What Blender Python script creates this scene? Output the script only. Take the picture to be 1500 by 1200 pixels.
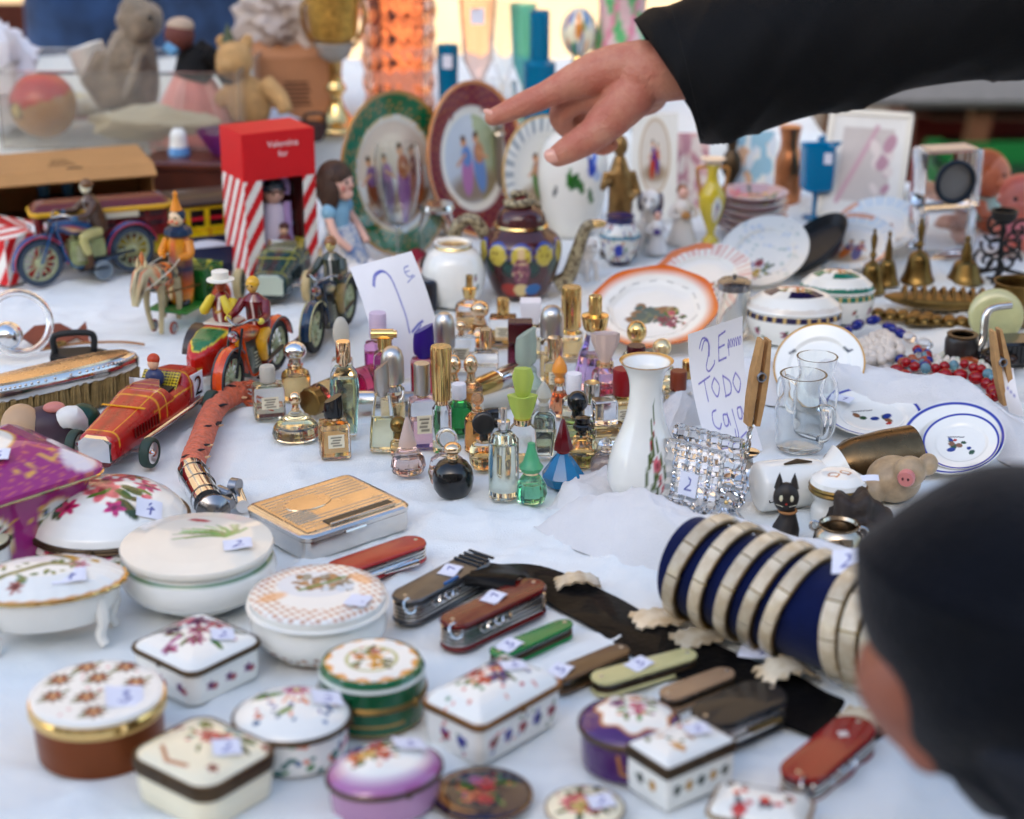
import bpy, math, random
import numpy as np
from mathutils import Vector, Matrix
for _o in list(bpy.data.objects): bpy.data.objects.remove(_o)
SC = bpy.context.scene
COL = SC.collection
PI = math.pi
R = math.radians
# ------------------------------------------------------------------ camera, sky, sun, exposure
TZ = 0.75                       # table top
CAMZ = TZ + 0.48
PITCH = R(20.3)
FPX = 2600.0                    # focal length in photo pixels (1500 wide)
cam_d = bpy.data.cameras.new('camera'); cam = bpy.data.objects.new('camera', cam_d); COL.objects.link(cam)
cam.location = (0, 0, CAMZ); cam.rotation_euler = (PI/2 - PITCH, 0, 0)
cam_d.sensor_width = 36; cam_d.lens = 36*FPX/1500; cam_d.clip_end = 400; cam_d.clip_start = 0.02
cam_d.dof.use_dof = True; cam_d.dof.focus_distance = 1.25; cam_d.dof.aperture_fstop = 5.4
SC.camera = cam
world = bpy.data.worlds.new('World'); SC.world = world; world.use_nodes = True
_n = world.node_tree.nodes; _l = world.node_tree.links
_bg = _n['Background']; _sky = _n.new('ShaderNodeTexSky')
_sky.sky_type = 'NISHITA'; _sky.sun_disc = False
SUN_EL, SUN_AZ = R(25), R(197)  # azimuth measured clockwise from +Y (away from the camera)
_sky.sun_elevation = SUN_EL; _sky.sun_rotation = SUN_AZ; _sky.air_density = 1.0; _sky.dust_density = 2.5
_bg.inputs['Strength'].default_value = 0.15
_l.new(_sky.outputs[0], _bg.inputs[0])
sun_d = bpy.data.lights.new('sun', 'SUN'); sun = bpy.data.objects.new('sun', sun_d); COL.objects.link(sun)
sun_d.energy = 2.2; sun_d.angle = R(0.6); sun_d.color = (1.0, 0.90, 0.76)
_sd = Vector((math.sin(SUN_AZ)*math.cos(SUN_EL), math.cos(SUN_AZ)*math.cos(SUN_EL), math.sin(SUN_EL)))
sun.rotation_euler = _sd.to_track_quat('Z', 'Y').to_euler()
vs = SC.view_settings; vs.view_transform = 'Standard'; vs.look = 'None'; vs.gamma = 1; vs.use_curve_mapping = False
vs.exposure = 1.85
cy = SC.cycles
cy.use_denoising = True; cy.use_adaptive_sampling = True; cy.adaptive_threshold = 0.015
cy.max_bounces = 14; cy.transmission_bounces = 12; cy.diffuse_bounces = 3; cy.glossy_bounces = 5; cy.transparent_max_bounces = 12
cy.caustics_refractive = True; cy.caustics_reflective = True; cy.blur_glossy = 0.4; cy.sample_clamp_indirect = 5.0
SC.render.engine = 'CYCLES'
rng = random.Random(7)
# ------------------------------------------------------------------ photo pixel -> place on the table
_F = np.array([0, math.cos(PITCH), -math.sin(PITCH)]); _U = np.array([0, math.sin(PITCH), math.cos(PITCH)]); _C = np.array([0, 0, CAMZ])
def ray(px, py): return _F + np.array([(px-750)/FPX, 0, 0]) - (py-600)/FPX*_U
def on(px, py, h=0.0):
    d = ray(px, py); t = (TZ+h-CAMZ)/d[2]; p = _C + t*d
    return (float(p[0]), float(p[1]), float(p[2]))
def at(px, py, Y):
    d = ray(px, py); p = _C + d*(Y/d[1]); return (float(p[0]), float(p[1]), float(p[2]))
def mpp(p): return float(np.dot(np.array(p)-_C, _F))/FPX
def hgt(px, yb, yt, base=0.0):
    b = on(px, yb, base); return at(px, yt, b[1])[2]-b[2]
# ------------------------------------------------------------------ colour and materials
def lin(c):
    c = c/255.0
    return c/12.92 if c <= 0.04045 else ((c+0.055)/1.055)**2.4
def C(r, g, b): return (lin(r), lin(g), lin(b))
def G(v): return (v, v, v)
_M = {}
def mat(name, col=(.8, .8, .8), rough=.5, metal=0.0, trans=0.0, ior=1.45, coat=0.0, bump=0.0, bscale=200.0, var=0.0, vscale=30.0, vc=False, sss=0.0, sheen=0.0, spec=.5, orand=0.0, alpha=1.0, rvar=0.0, thin=False, colb=None):
    if name in _M: return _M[name]
    m = bpy.data.materials.new(name); m.use_nodes = True
    if trans < .5 and metal < .5: col = tuple(v**1.22 for v in col); colb = colb and tuple(v**1.22 for v in colb)
    nt = m.node_tree; b = nt.nodes['Principled BSDF']; L = nt.links
    b.inputs['Base Color'].default_value = (*col, 1); b.inputs['Roughness'].default_value = rough
    b.inputs['Metallic'].default_value = metal; b.inputs['IOR'].default_value = ior
    b.inputs['Transmission Weight'].default_value = trans; b.inputs['Coat Weight'].default_value = coat
    b.inputs['Coat Roughness'].default_value = 0.06; b.inputs['Alpha'].default_value = alpha
    if sss:
        b.inputs['Subsurface Weight'].default_value = sss; b.inputs['Subsurface Radius'].default_value = (.012, .005, .003); b.inputs['Subsurface Scale'].default_value = 1.0
    b.inputs['Specular IOR Level'].default_value = spec
    if sheen: b.inputs['Sheen Weight'].default_value = sheen
    tc = nt.nodes.new('ShaderNodeTexCoord')
    src = None
    if vc:
        a = nt.nodes.new('ShaderNodeAttribute'); a.attribute_name = 'Col'; src = a.outputs['Color']
    if var or colb:
        n = nt.nodes.new('ShaderNodeTexNoise'); n.inputs['Scale'].default_value = vscale; n.inputs['Detail'].default_value = 6; n.inputs['Roughness'].default_value = .62
        L.new(tc.outputs['Object'], n.inputs['Vector'])
        mx = nt.nodes.new('ShaderNodeMix'); mx.data_type = 'RGBA'
        if colb:
            rp = nt.nodes.new('ShaderNodeValToRGB'); rp.color_ramp.elements[0].position = .4; rp.color_ramp.elements[1].position = .62
            L.new(n.outputs['Fac'], rp.inputs['Fac']); L.new(rp.outputs['Color'], mx.inputs['Factor'])
            mx.inputs['A'].default_value = (*col, 1); mx.inputs['B'].default_value = (*colb, 1)
            if src: L.new(src, mx.inputs['A'])
            src = mx.outputs['Result']
        else:
            mr = nt.nodes.new('ShaderNodeMapRange'); mr.inputs['From Min'].default_value = .3; mr.inputs['From Max'].default_value = .7
            mr.inputs['To Min'].default_value = 1-var; mr.inputs['To Max'].default_value = 1+var*.6
            L.new(n.outputs['Fac'], mr.inputs['Value'])
            mx.blend_type = 'MULTIPLY'; mx.inputs['Factor'].default_value = 1.0
            mx.inputs['A'].default_value = (*col, 1)
            if src: L.new(src, mx.inputs['A'])
            L.new(mr.outputs['Result'], mx.inputs['B']); src = mx.outputs['Result']
    if orand:
        oi = nt.nodes.new('ShaderNodeObjectInfo'); mr2 = nt.nodes.new('ShaderNodeMapRange'); mr2.inputs['To Min'].default_value = 1-orand; mr2.inputs['To Max'].default_value = 1+orand*.4
        L.new(oi.outputs['Random'], mr2.inputs['Value']); mx2 = nt.nodes.new('ShaderNodeMix'); mx2.data_type = 'RGBA'; mx2.blend_type = 'MULTIPLY'; mx2.inputs['Factor'].default_value = 1.0
        mx2.inputs['A'].default_value = (*col, 1)
        if src: L.new(src, mx2.inputs['A'])
        L.new(mr2.outputs['Result'], mx2.inputs['B']); src = mx2.outputs['Result']
    if src: L.new(src, b.inputs['Base Color'])
    if rvar:
        n3 = nt.nodes.new('ShaderNodeTexNoise'); n3.inputs['Scale'].default_value = 60; n3.inputs['Detail'].default_value = 5
        L.new(tc.outputs['Object'], n3.inputs['Vector'])
        m3 = nt.nodes.new('ShaderNodeMapRange'); m3.inputs['From Min'].default_value = .3; m3.inputs['From Max'].default_value = .7
        m3.inputs['To Min'].default_value = max(rough-rvar, .02); m3.inputs['To Max'].default_value = rough+rvar
        L.new(n3.outputs['Fac'], m3.inputs['Value']); L.new(m3.outputs['Result'], b.inputs['Roughness'])
    if bump:
        n2 = nt.nodes.new('ShaderNodeTexNoise'); n2.inputs['Scale'].default_value = bscale; n2.inputs['Detail'].default_value = 4
        L.new(tc.outputs['Object'], n2.inputs['Vector'])
        bp = nt.nodes.new('ShaderNodeBump'); bp.inputs['Strength'].default_value = bump; bp.inputs['Distance'].default_value = .002
        L.new(n2.outputs['Fac'], bp.inputs['Height']); L.new(bp.outputs['Normal'], b.inputs['Normal'])
    _M[name] = m
    return m
def P(col, rough=.35, metal=0, **k):        # plain paint / plastic by colour
    return mat('paint_%d_%d_%d_%d_%d_%s' % (col[0]*999, col[1]*999, col[2]*999, rough*100, metal*100, '_'.join(str(v) for v in k.values())), col, rough, metal, **k)
PORC = mat('porcelain_print', rough=.12, vc=True, coat=.5, var=.05, vscale=25)
ENAM = mat('enamel_print', rough=.22, vc=True, coat=.4, var=.12, vscale=60)
TIN = mat('tin_litho', rough=.3, vc=True, coat=.35, var=.25, vscale=70, rvar=.1)
PAPER = mat('paper_print', rough=.85, vc=True, var=.04)
CARD = mat('card_print', rough=.6, vc=True, var=.10, vscale=14)
SOFT = mat('soft_print', rough=.9, vc=True, var=.2, vscale=50, bump=.4, bscale=300)
WPORC = mat('white_porcelain', C(236, 234, 226), .12, coat=.5, var=.04)
GOLD = mat('gold_metal', C(232, 196, 128), .16, 1.0, rvar=.08, var=.12)
GOLDR = mat('gold_rose_metal', C(236, 204, 164), .1, 1.0, rvar=.05)
BRASS = mat('old_brass', C(132, 106, 60), .38, 1.0, var=.35, vscale=40, rvar=.15, bump=.25, bscale=160)
BRONZE = mat('dark_bronze', C(84, 68, 50), .4, .85, var=.4, vscale=60, rvar=.15, bump=.3, bscale=220)
SILVER = mat('silver_metal', C(214, 210, 204), .16, 1.0, rvar=.09, var=.15)
SATIN = mat('satin_silver', C(196, 192, 186), .33, 1.0, var=.08)
STEEL = mat('steel_grey', C(150, 150, 152), .28, 1.0, rvar=.12, var=.25)
CHROME = mat('chrome', C(226, 224, 222), .07, 1.0)
BLACKP = mat('black_plastic', G(.012), .18, coat=.3)
BLACKR = mat('black_rubber', G(.018), .65, var=.3)
GLASS = mat('clear_glass', (.97, .98, .97), .0, trans=1.0, ior=1.46)
CRYST = mat('cut_crystal', (.98, .98, .99), .0, trans=1.0, ior=1.54)
FROST = mat('frosted_glass', (.93, .94, .90), .38, trans=.85, ior=1.45)
def LIQ(c, rough=0.0):
    c = tuple(v**.45 for v in c)
    return mat('liquid_%d_%d_%d_%d' % (c[0]*999, c[1]*999, c[2]*999, rough*100), c, rough, trans=1.0, ior=1.36)
WOODP = mat('peg_wood', C(196, 158, 110), .6, var=.25, vscale=90, bump=.2)
DWOOD = mat('dark_wood', C(92, 46, 32), .4, var=.35, vscale=30, bump=.15)
TAGM = mat('tag_paper', C(226, 226, 232), .8, var=.05)
INK = mat('blue_ink', C(62, 66, 150), .6)
# ------------------------------------------------------------------ geometry: every maker returns (verts Nx3, faces)
def cat(*gs):
    V = []; F = []; n = 0
    for v, f in gs:
        V.append(np.asarray(v, float)); F += [tuple(i+n for i in q) for q in f]; n += len(v)
    return np.concatenate(V), F
def tf(g, loc=(0, 0, 0), rx=0, ry=0, rz=0, s=1.0):
    M = Matrix.Rotation(rz, 3, 'Z') @ Matrix.Rotation(ry, 3, 'Y') @ Matrix.Rotation(rx, 3, 'X')
    A = np.array(M)
    v = np.asarray(g[0], float)*np.asarray(s)
    return v @ A.T + np.array(loc), g[1]
def loft(rings, cap0=True, cap1=True, closed=True):
    n = len(rings[0]); V = np.concatenate([np.asarray(r, float) for r in rings]); F = []
    for k in range(len(rings)-1):
        a = k*n; b = a+n
        for i in range(n if closed else n-1):
            j = (i+1) % n
            F.append((a+i, a+j, b+j, b+i))
    if cap0: F.append(tuple(range(n-1, -1, -1)))
    if cap1: F.append(tuple(range((len(rings)-1)*n, len(rings)*n)))
    return V, F
def circ(rx, ry, z, n=32, cx=0, cy=0, rot=0):
    t = np.arange(n)*2*PI/n + rot
    return np.stack([cx+rx*np.cos(t), cy+ry*np.sin(t), np.full(n, z)], 1)
def rrect(w, d, z, r, n=6, ne=0):
    r = min(r, w/2*.999, d/2*.999); pts = []
    for k, (sx, sy) in enumerate(((1, 1), (-1, 1), (-1, -1), (1, -1))):
        for i in range(n+1):
            a = k*PI/2 + i*PI/2/n
            pts.append((sx*(w/2-r)+r*math.cos(a), sy*(d/2-r)+r*math.sin(a), z))
    if not ne: return np.array(pts)
    out = []; m = len(pts)
    for i, p in enumerate(pts):
        out.append(p)
        if i % (n+1) == n:
            q = pts[(i+1) % m]
            out += [tuple(p[c]+(q[c]-p[c])*k/(ne+1) for c in range(3)) for k in range(1, ne+1)]
    return np.array(out)
def resample(prof, step):
    out = [prof[0]]
    for a, b in zip(prof[:-1], prof[1:]):
        d = math.hypot(b[0]-a[0], b[1]-a[1]); k = max(1, int(d/step))
        out += [(a[0]+(b[0]-a[0])*i/k, a[1]+(b[1]-a[1])*i/k) for i in range(1, k+1)]
    return out
def smoothp(prof, it=2):
    for _ in range(it):
        q = [prof[0]]
        for a, b in zip(prof[:-1], prof[1:]):
            q += [(a[0]*.75+b[0]*.25, a[1]*.75+b[1]*.25), (a[0]*.25+b[0]*.75, a[1]*.25+b[1]*.75)]
        prof = q+[prof[-1]]
    return prof
def lathe(prof, n=32, ell=1.0, step=None, ripple=0, rip=0.0):
    """prof: (radius, z) from bottom to top; ell = depth / width"""
    if step: prof = resample(prof, step)
    rings = []
    t = np.arange(n)*2*PI/n
    for r, z in prof:
        rr = max(r, 1e-5)*(1+rip*np.cos(ripple*t)) if ripple else np.full(n, max(r, 1e-5))
        rings.append(np.stack([rr*np.cos(t), rr*np.sin(t)*ell, np.full(n, z)], 1))
    return loft(rings, True, True)
def rloft(prof, w, d, r, step=None, n=6):
    """rounded-rectangle loft: prof of (inset, z)"""
    if step: prof = resample(prof, step)
    return loft([rrect(max(w-2*i, 1e-4), max(d-2*i, 1e-4), z, max(r-i, min(w, d)*.02), n, 34 if step else 0) for i, z in prof])
def box(sx, sy, sz, c=(0, 0, 0), b=0.0):
    """centred in x,y; c is the centre; b a small chamfer"""
    if b <= 0:
        v = np.array([(x, y, z) for z in (-.5, .5) for x, y in ((-.5, -.5), (.5, -.5), (.5, .5), (-.5, .5))])*np.array((sx, sy, sz))+np.array(c)
        return v, [(3, 2, 1, 0), (4, 5, 6, 7), (0, 1, 5, 4), (1, 2, 6, 5), (2, 3, 7, 6), (3, 0, 4, 7)]
    b = min(b, sz*.45)
    v, f = loft([rrect(sx-2*b, sy-2*b, -sz/2, b*.6, 2), rrect(sx, sy, -sz/2+b, b, 2), rrect(sx, sy, sz/2-b, b, 2), rrect(sx-2*b, sy-2*b, sz/2, b*.6, 2)])
    return v+np.array(c), f
def grid(w, d, nx, ny, z=0.0):
    xs = np.linspace(-w/2, w/2, nx+1); ys = np.linspace(-d/2, d/2, ny+1)
    X, Y = np.meshgrid(xs, ys); V = np.stack([X.ravel(), Y.ravel(), np.full(X.size, z)], 1)
    F = [(j*(nx+1)+i, j*(nx+1)+i+1, (j+1)*(nx+1)+i+1, (j+1)*(nx+1)+i) for j in range(ny) for i in range(nx)]
    return V, F
def slab(w, d, t, nx, ny, z=0.0):
    """a thin sheet with a dense top face"""
    V, F = grid(w, d, nx, ny, z+t)
    V2, F2 = grid(w, d, 1, 1, z)
    n = len(V); e = [0, nx, (ny+1)*(nx+1)-1, ny*(nx+1)]
    ring = [i for i in range(nx+1)] + [j*(nx+1)+nx for j in range(1, ny+1)] + [ny*(nx+1)+i for i in range(nx-1, -1, -1)] + [j*(nx+1) for j in range(ny-1, 0, -1)]
    W = V[ring].copy(); W[:, 2] = z; m = len(ring)
    FF = F + [(ring[i], n+i, n+(i+1) % m, ring[(i+1) % m]) for i in range(m)] + [tuple(n+i for i in range(m-1, -1, -1))]
    return np.concatenate([V, W]), FF
def ball(c, r, nu=20, nv=12):
    if np.isscalar(r): r = (r, r, r)
    g = loft([circ(math.sin(PI*k/nv)*r[0]+1e-6, math.sin(PI*k/nv)*r[1]+1e-6, -math.cos(PI*k/nv)*r[2], nu) for k in range(nv+1)])
    return g[0]+np.array(c), g[1]
def tube(pts, r, n=10, ends=True, sx=1.0):
    P_ = [Vector(p) for p in pts]; m = len(P_)
    rs = [r]*m if np.isscalar(r) else list(r)
    tang = [(P_[min(i+1, m-1)]-P_[max(i-1, 0)]).normalized() for i in range(m)]
    ref = Vector((0, 0, 1)) if abs(tang[0].z) < .9 else Vector((1, 0, 0))
    u = (ref - tang[0]*ref.dot(tang[0])).normalized(); rings = []
    for i in range(m):
        u = (u - tang[i]*u.dot(tang[i])).normalized(); w = tang[i].cross(u)
        rings.append([tuple(P_[i] + (u*math.cos(2*PI*k/n)*sx + w*math.sin(2*PI*k/n))*rs[i]) for k in range(n)])
    return loft(rings, ends, ends)
def spline(pts, k=6):
    P_ = [np.array(p, float) for p in pts]; out = []
    for i in range(len(P_)-1):
        p0 = P_[max(i-1, 0)]; p1 = P_[i]; p2 = P_[i+1]; p3 = P_[min(i+2, len(P_)-1)]
        for j in range(k):
            t = j/k
            out.append(.5*((2*p1)+(-p0+p2)*t+(2*p0-5*p1+4*p2-p3)*t*t+(-p0+3*p1-3*p2+p3)*t**3))
    out.append(P_[-1]); return [tuple(p) for p in out]
def torus(R_, r, n=32, m=10, arc=2*PI, ell=1.0):
    full = arc > 6.28
    k = n if full else n+1
    rings = []
    for i in range(k):
        a = arc*i/n
        rings.append([((R_+r*math.cos(2*PI*j/m))*math.cos(a), (R_+r*math.cos(2*PI*j/m))*math.sin(a)*ell, r*math.sin(2*PI*j/m)) for j in range(m)])
    if full: rings.append(rings[0])
    return loft(rings, not full, not full)
def prism(poly, t, axis='z'):
    """poly (x,y) counter-clockwise, thickness t centred"""
    a = np.array([(x, y, -t/2) for x, y in poly]); b = a.copy(); b[:, 2] = t/2
    g = loft([a, b])
    if axis == 'y': return np.stack([g[0][:, 0], -g[0][:, 2], g[0][:, 1]], 1), g[1]
    return g
# ------------------------------------------------------------------ objects
def me(name, g, m, parent=None, col=None, sharp=38):
    V, F = g
    d = bpy.data.meshes.new(name); d.from_pydata([tuple(v) for v in V], [], F); d.validate()
    d.polygons.foreach_set('use_smooth', [True]*len(d.polygons)); d.set_sharp_from_angle(angle=R(sharp))
    if m: d.materials.append(m)
    if col is not None:
        a = d.color_attributes.new('Col', 'FLOAT_COLOR', 'POINT')
        c = np.ones((len(V), 4)); c[:, :3] = np.clip(col, 0, 1)**1.22
        a.data.foreach_set('color', c.ravel())
    d.update()
    o = bpy.data.objects.new(name, d); COL.objects.link(o)
    if parent: o.parent = parent
    return o
def thing(name, label, cat_, loc=(0, 0, 0), rz=0.0, group=None, rx=0.0, ry=0.0):
    o = bpy.data.objects.new(name, None); o.empty_display_size = .01; COL.objects.link(o)
    o.location = loc; o.rotation_euler = (rx, ry, rz); o['label'] = label; o['category'] = cat_
    if group: o['group'] = group
    return o
def solo(name, label, cat_, g, m, loc=(0, 0, 0), rz=0.0, col=None, group=None, rx=0.0, ry=0.0, sharp=38):
    o = me(name, g, m, None, col, sharp); o.location = loc; o.rotation_euler = (rx, ry, rz)
    o['label'] = label; o['category'] = cat_
    if group: o['group'] = group
    return o
def blend(o, vox=.002, it=6, fac=.5):
    """grow overlapping shapes into one continuous skin"""
    r = o.modifiers.new('remesh', 'REMESH'); r.mode = 'VOXEL'; r.voxel_size = vox; r.use_smooth_shade = True
    s = o.modifiers.new('smooth', 'SMOOTH'); s.iterations = it; s.factor = fac
    return o
# ------------------------------------------------------------------ colours printed on a surface, vertex by vertex
class Ink:
    def __init__(s, X, Y, base, n=None):
        s.X = np.asarray(X); s.Y = np.asarray(Y); s.c = np.tile(np.array(base, float), (len(s.X), 1))
    def put(s, mask, col, a=1.0):
        w = np.clip(mask, 0, 1)[:, None]*a; s.c = s.c*(1-w)+np.array(col)*w; return s
    def soft(s, d, e): return np.clip(.5-d/e, 0, 1)
    def disc(s, x, y, r, col, e=None, a=1.0, ry=None, rot=0):
        dx = s.X-x; dy = s.Y-y; c, q = math.cos(rot), math.sin(rot); ry = ry or r
        u = (dx*c+dy*q)/r; v = (-dx*q+dy*c)/ry
        return s.put(s.soft(np.sqrt(u*u+v*v)-1, (e or r*.25)/r), col, a)
    def ring(s, x, y, r, w, col, e=None, ell=1.0):
        d = np.abs(np.hypot(s.X-x, (s.Y-y)/ell)-r)-w/2
        return s.put(s.soft(d, e or w*.4), col)
    def band(s, y0, y1, col, e=.0004, ax='Y'):
        v = getattr(s, ax); return s.put(s.soft(np.maximum(y0-v, v-y1), e), col)
    def flower(s, x, y, r, col, n=5, ctr=None, rot=0):
        col = tuple(v**1.25*.92 for v in col)
        dx = s.X-x; dy = s.Y-y; d = np.hypot(dx, dy); th = np.arctan2(dy, dx)+rot
        ed = r*(.78+.22*np.cos(n*th)); m = s.soft(d-ed, r*.2)
        sh = .72+.42*np.clip(d/r, 0, 1)+.16*np.sin(d/r*9+2*th)
        w = m[:, None]; s.c = s.c*(1-w)+np.clip(np.array(col)[None]*sh[:, None], 0, 1)*w
        s.disc(x, y, r*.26, ctr or tuple(v*.45 for v in col)); return s
    def leaf(s, x, y, L, ang, col, w=.35):
        return s.disc(x+math.cos(ang)*L*.5, y+math.sin(ang)*L*.5, L*.5, tuple(v*.75 for v in col), L*.12, 1, L*.5*w, ang)
    def line(s, pts, w, col, e=None):
        D = np.full(len(s.X), 9e9)
        for (ax, ay), (bx, by) in zip(pts[:-1], pts[1:]):
            dx, dy = bx-ax, by-ay; L = dx*dx+dy*dy+1e-12
            t = np.clip(((s.X-ax)*dx+(s.Y-ay)*dy)/L, 0, 1)
            D = np.minimum(D, np.hypot(s.X-ax-t*dx, s.Y-ay-t*dy))
        return s.put(s.soft(D-w/2, e or w*.5), col)
    def bouquet(s, x, y, r, cols, seed=1, n=4, green=C(74, 116, 52), k=1.0, ell=1.0):
        q = random.Random(seed)
        k *= 1.18
        for _ in range(n*4):
            a = q.uniform(0, 2*PI); d = r*q.uniform(.25, .85)
            s.leaf(x+d*math.cos(a), y+d*math.sin(a)*ell, r*q.uniform(.3, .55)*k, a+q.uniform(-.8, .8), tuple(v*q.uniform(.6, 1.5) for v in green), q.uniform(.3, .5))
        for i in range(n):
            a = 2*PI*i/n+q.uniform(-.5, .5); d = r*(.15 if i == 0 else q.uniform(.35, .75))
            s.flower(x+d*math.cos(a), y+d*math.sin(a)*ell, r*q.uniform(.24, .4)*k, cols[i % len(cols)], q.choice((5, 6, 7)), rot=q.uniform(0, 6))
        for i in range(n*2):
            a = q.uniform(0, 2*PI); d = r*q.uniform(.7, 1.15); s.disc(x+d*math.cos(a), y+d*math.sin(a)*ell, r*.07*k, tuple(v**1.2 for v in cols[i % len(cols)]))
        return s
    def sprinkle(s, x0, x1, y0, y1, n, cols, r, seed=1):
        q = random.Random(seed)
        for i in range(n):
            s.disc(q.uniform(x0, x1), q.uniform(y0, y1), r*q.uniform(.5, 1.3), q.choice(cols), ry=r*q.uniform(.4, 1.1), rot=q.uniform(0, 3))
        return s
    def people(s, x, y, h, seed=1, n=3, cols=None):
        """a painted group of small figures in robes, as on porcelain"""
        q = random.Random(seed); cols = cols or [C(128, 90, 150), C(196, 120, 70), C(170, 60, 60), C(80, 110, 170)]
        s.disc(x, y-h*.32, h*.6, C(150, 120, 80), h*.4, .75, h*.2)
        for i in range(n):
            fx = x+(i-(n-1)/2)*h*.27+q.uniform(-.03, .03)*h; hh = h*q.uniform(.75, 1.0); c = cols[i % len(cols)]
            s.disc(fx, y-hh*.12, hh*.14, c, ry=hh*.36, rot=q.uniform(-.2, .2)); s.disc(fx+.03*hh, y+hh*.12, hh*.12, cols[(i+1) % len(cols)], ry=hh*.16)
            s.disc(fx, y+hh*.34, hh*.07, C(222, 170, 130)); s.disc(fx, y+hh*.4, hh*.06, C(90, 60, 40), ry=hh*.04)
            s.line([(fx, y+hh*.15), (fx+q.choice((-1, 1))*hh*.22, y+hh*.02)], hh*.05, C(222, 170, 130))
        return s
def top_ink(g, base): return Ink(g[0][:, 0], g[0][:, 1], base)
def side_ink(g, base, r):      # angle * r against height; angle 0 faces the viewer (-Y)
    return Ink(np.arctan2(g[0][:, 0], -g[0][:, 1])*r, g[0][:, 2], base)
def tag(parent, x, y, z, w=.012, d=.010, rz=.3, rx=0.0, ry=0.0, digit=None, name='price_tag'):
    """a torn scrap of paper with a penned figure"""
    g = slab(w, d, .0003, 30, 26)
    g[0][:, 2] += .0006*np.sin(g[0][:, 0]/w*5)
    k = Ink(g[0][:, 0]/w, g[0][:, 1]/d, C(228, 229, 238))
    ST = {2: [(-.16, .16), (-.05, .28), (.12, .22), (.1, .02), (-.18, -.24), (.2, -.22)], 3: [(-.14, .26), (.12, .22), (-.02, .02), (.16, -.1), (.0, -.28), (-.16, -.2)],
          4: [(.06, .3), (-.18, -.04), (.18, -.02), (.08, .1), (.04, -.3)], 6: [(.12, .28), (-.1, .02), (-.1, -.2), (.08, -.26), (.14, -.08), (-.08, -.04)], 1: [(-.25, .1), (.2, .2), (.1, -.2)], 5: [(.16, .28), (-.1, .26), (-.1, .04), (.14, -.06), (.02, -.28), (-.16, -.2)]}
    if digit: k.line(ST[digit], .07, C(84, 90, 160))
    o = me(name, g, PAPER, parent, k.c); o.location = (x, y, z); o.rotation_euler = (rx, ry, rz)
    return o
# ================================================================== the setting
def struct(name, g, m, loc=(0, 0, 0), col=None):
    o = me(name, g, m, None, col); o.location = loc; o['kind'] = 'structure'; return o
PAVE = mat('paving', C(122, 116, 110), .8, var=.3, vscale=3, bump=.4, bscale=40)
struct('ground', grid(160, 160, 2, 2), PAVE)
# sunlit ochre house across the street and an unseen house added behind the viewer to keep sun off the stall
def house(name, label, loc, w, h, d, wall, stone, face, rows, cols, z0):
    t = thing(name, label, 'building', loc)
    me('wall', box(w, d, h, (0, -face*d/2, h/2)), wall, t)
    me('plinth', box(w+.1, .12, .5, (0, face*.06, .25)), stone, t)
    me('cornice', box(w+.3, .4, .3, (0, face*.2, h-.4)), stone, t)
    me('roof', box(w+.4, d+.5, .25, (0, -face*d/2, h+.13)), P(C(150, 84, 60), .8, var=.2), t)
    for i in range(cols):
        x = (i-(cols-1)/2)*(w/cols)
        for j in range(rows):
            z = z0+j*2.9
            f = me('window', box(1.15, .1, 1.7, (x, face*.055, z)), stone, t)
            for s in (-.26, .26):
                me('pane', box(.48, .04, 1.5, (x+s, face*.115, z)), P(C(60, 70, 80), .08), f)
            me('sill', box(1.35, .24, .09, (x, face*.125, z-.93)), stone, f)
    return t
OCHRE = mat('ochre_plaster', C(158, 142, 120), .85, var=.12, vscale=1.5, bump=.2)
STONE = mat('pale_stone', C(206, 186, 156), .8, var=.15, vscale=4)
GREYP = mat('grey_plaster', C(188, 184, 178), .85, var=.12, vscale=1.5)
house('town_house', 'ochre plastered house in full sun behind the stall', (0, 7.2, 0), 26, 10.5, 6, OCHRE, STONE, -1, 3, 7, 3.0)
house('town_house', 'pale grey unseen house added behind the viewer to shade the stall', (0, -7.0, 0), 30, 6.2, 6, GREYP, STONE, 1, 1, 8, 2.4)
# ---- the stall table and its cloth
CLOTH = mat('white_cotton', C(234, 237, 235), .9, sheen=.15, bump=.35, bscale=900, var=.05, vscale=9)
CLOTH2 = mat('box_cotton', C(222, 221, 220), .9, sheen=.15, bump=.35, bscale=900, var=.06, vscale=20)
TABW = mat('table_wood', C(150, 118, 84), .6, var=.2)
def wrinkle(x, y, s=1.0, seed=0):
    q = random.Random(seed); z = np.zeros_like(x)
    for i in range(22):
        a = q.uniform(0, PI); k = q.choice((14, 22, 34, 50, 75, 110))*q.uniform(.8, 1.2); ph = q.uniform(0, 6.3)
        u = x*math.cos(a)+y*math.sin(a); v = -x*math.sin(a)+y*math.cos(a)
        w = np.sin(u*k+ph+1.5*np.sin(v*k*.31+ph*2)+.9*np.sin(u*k*.43-v*k*.37)+.6*np.sin(v*k*.83+u*k*.21))
        z += (1-np.abs(w))**3.2*(.115/k)*np.clip(np.sin(v*k*.19+ph*3)+.8*np.sin(u*k*.13+ph)-.15, 0, 1)
    for c, ax in ((-.62, 0), (-.21, 0), (.19, 0), (.60, 0), (.74, 1), (1.16, 1), (1.58, 1)):     # ironed-in fold lines
        d = np.abs((x if ax == 0 else y)-c-.006*np.sin((y if ax == 0 else x)*7)); z += .0016*np.exp(-d/.006)
    return z*s
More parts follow.
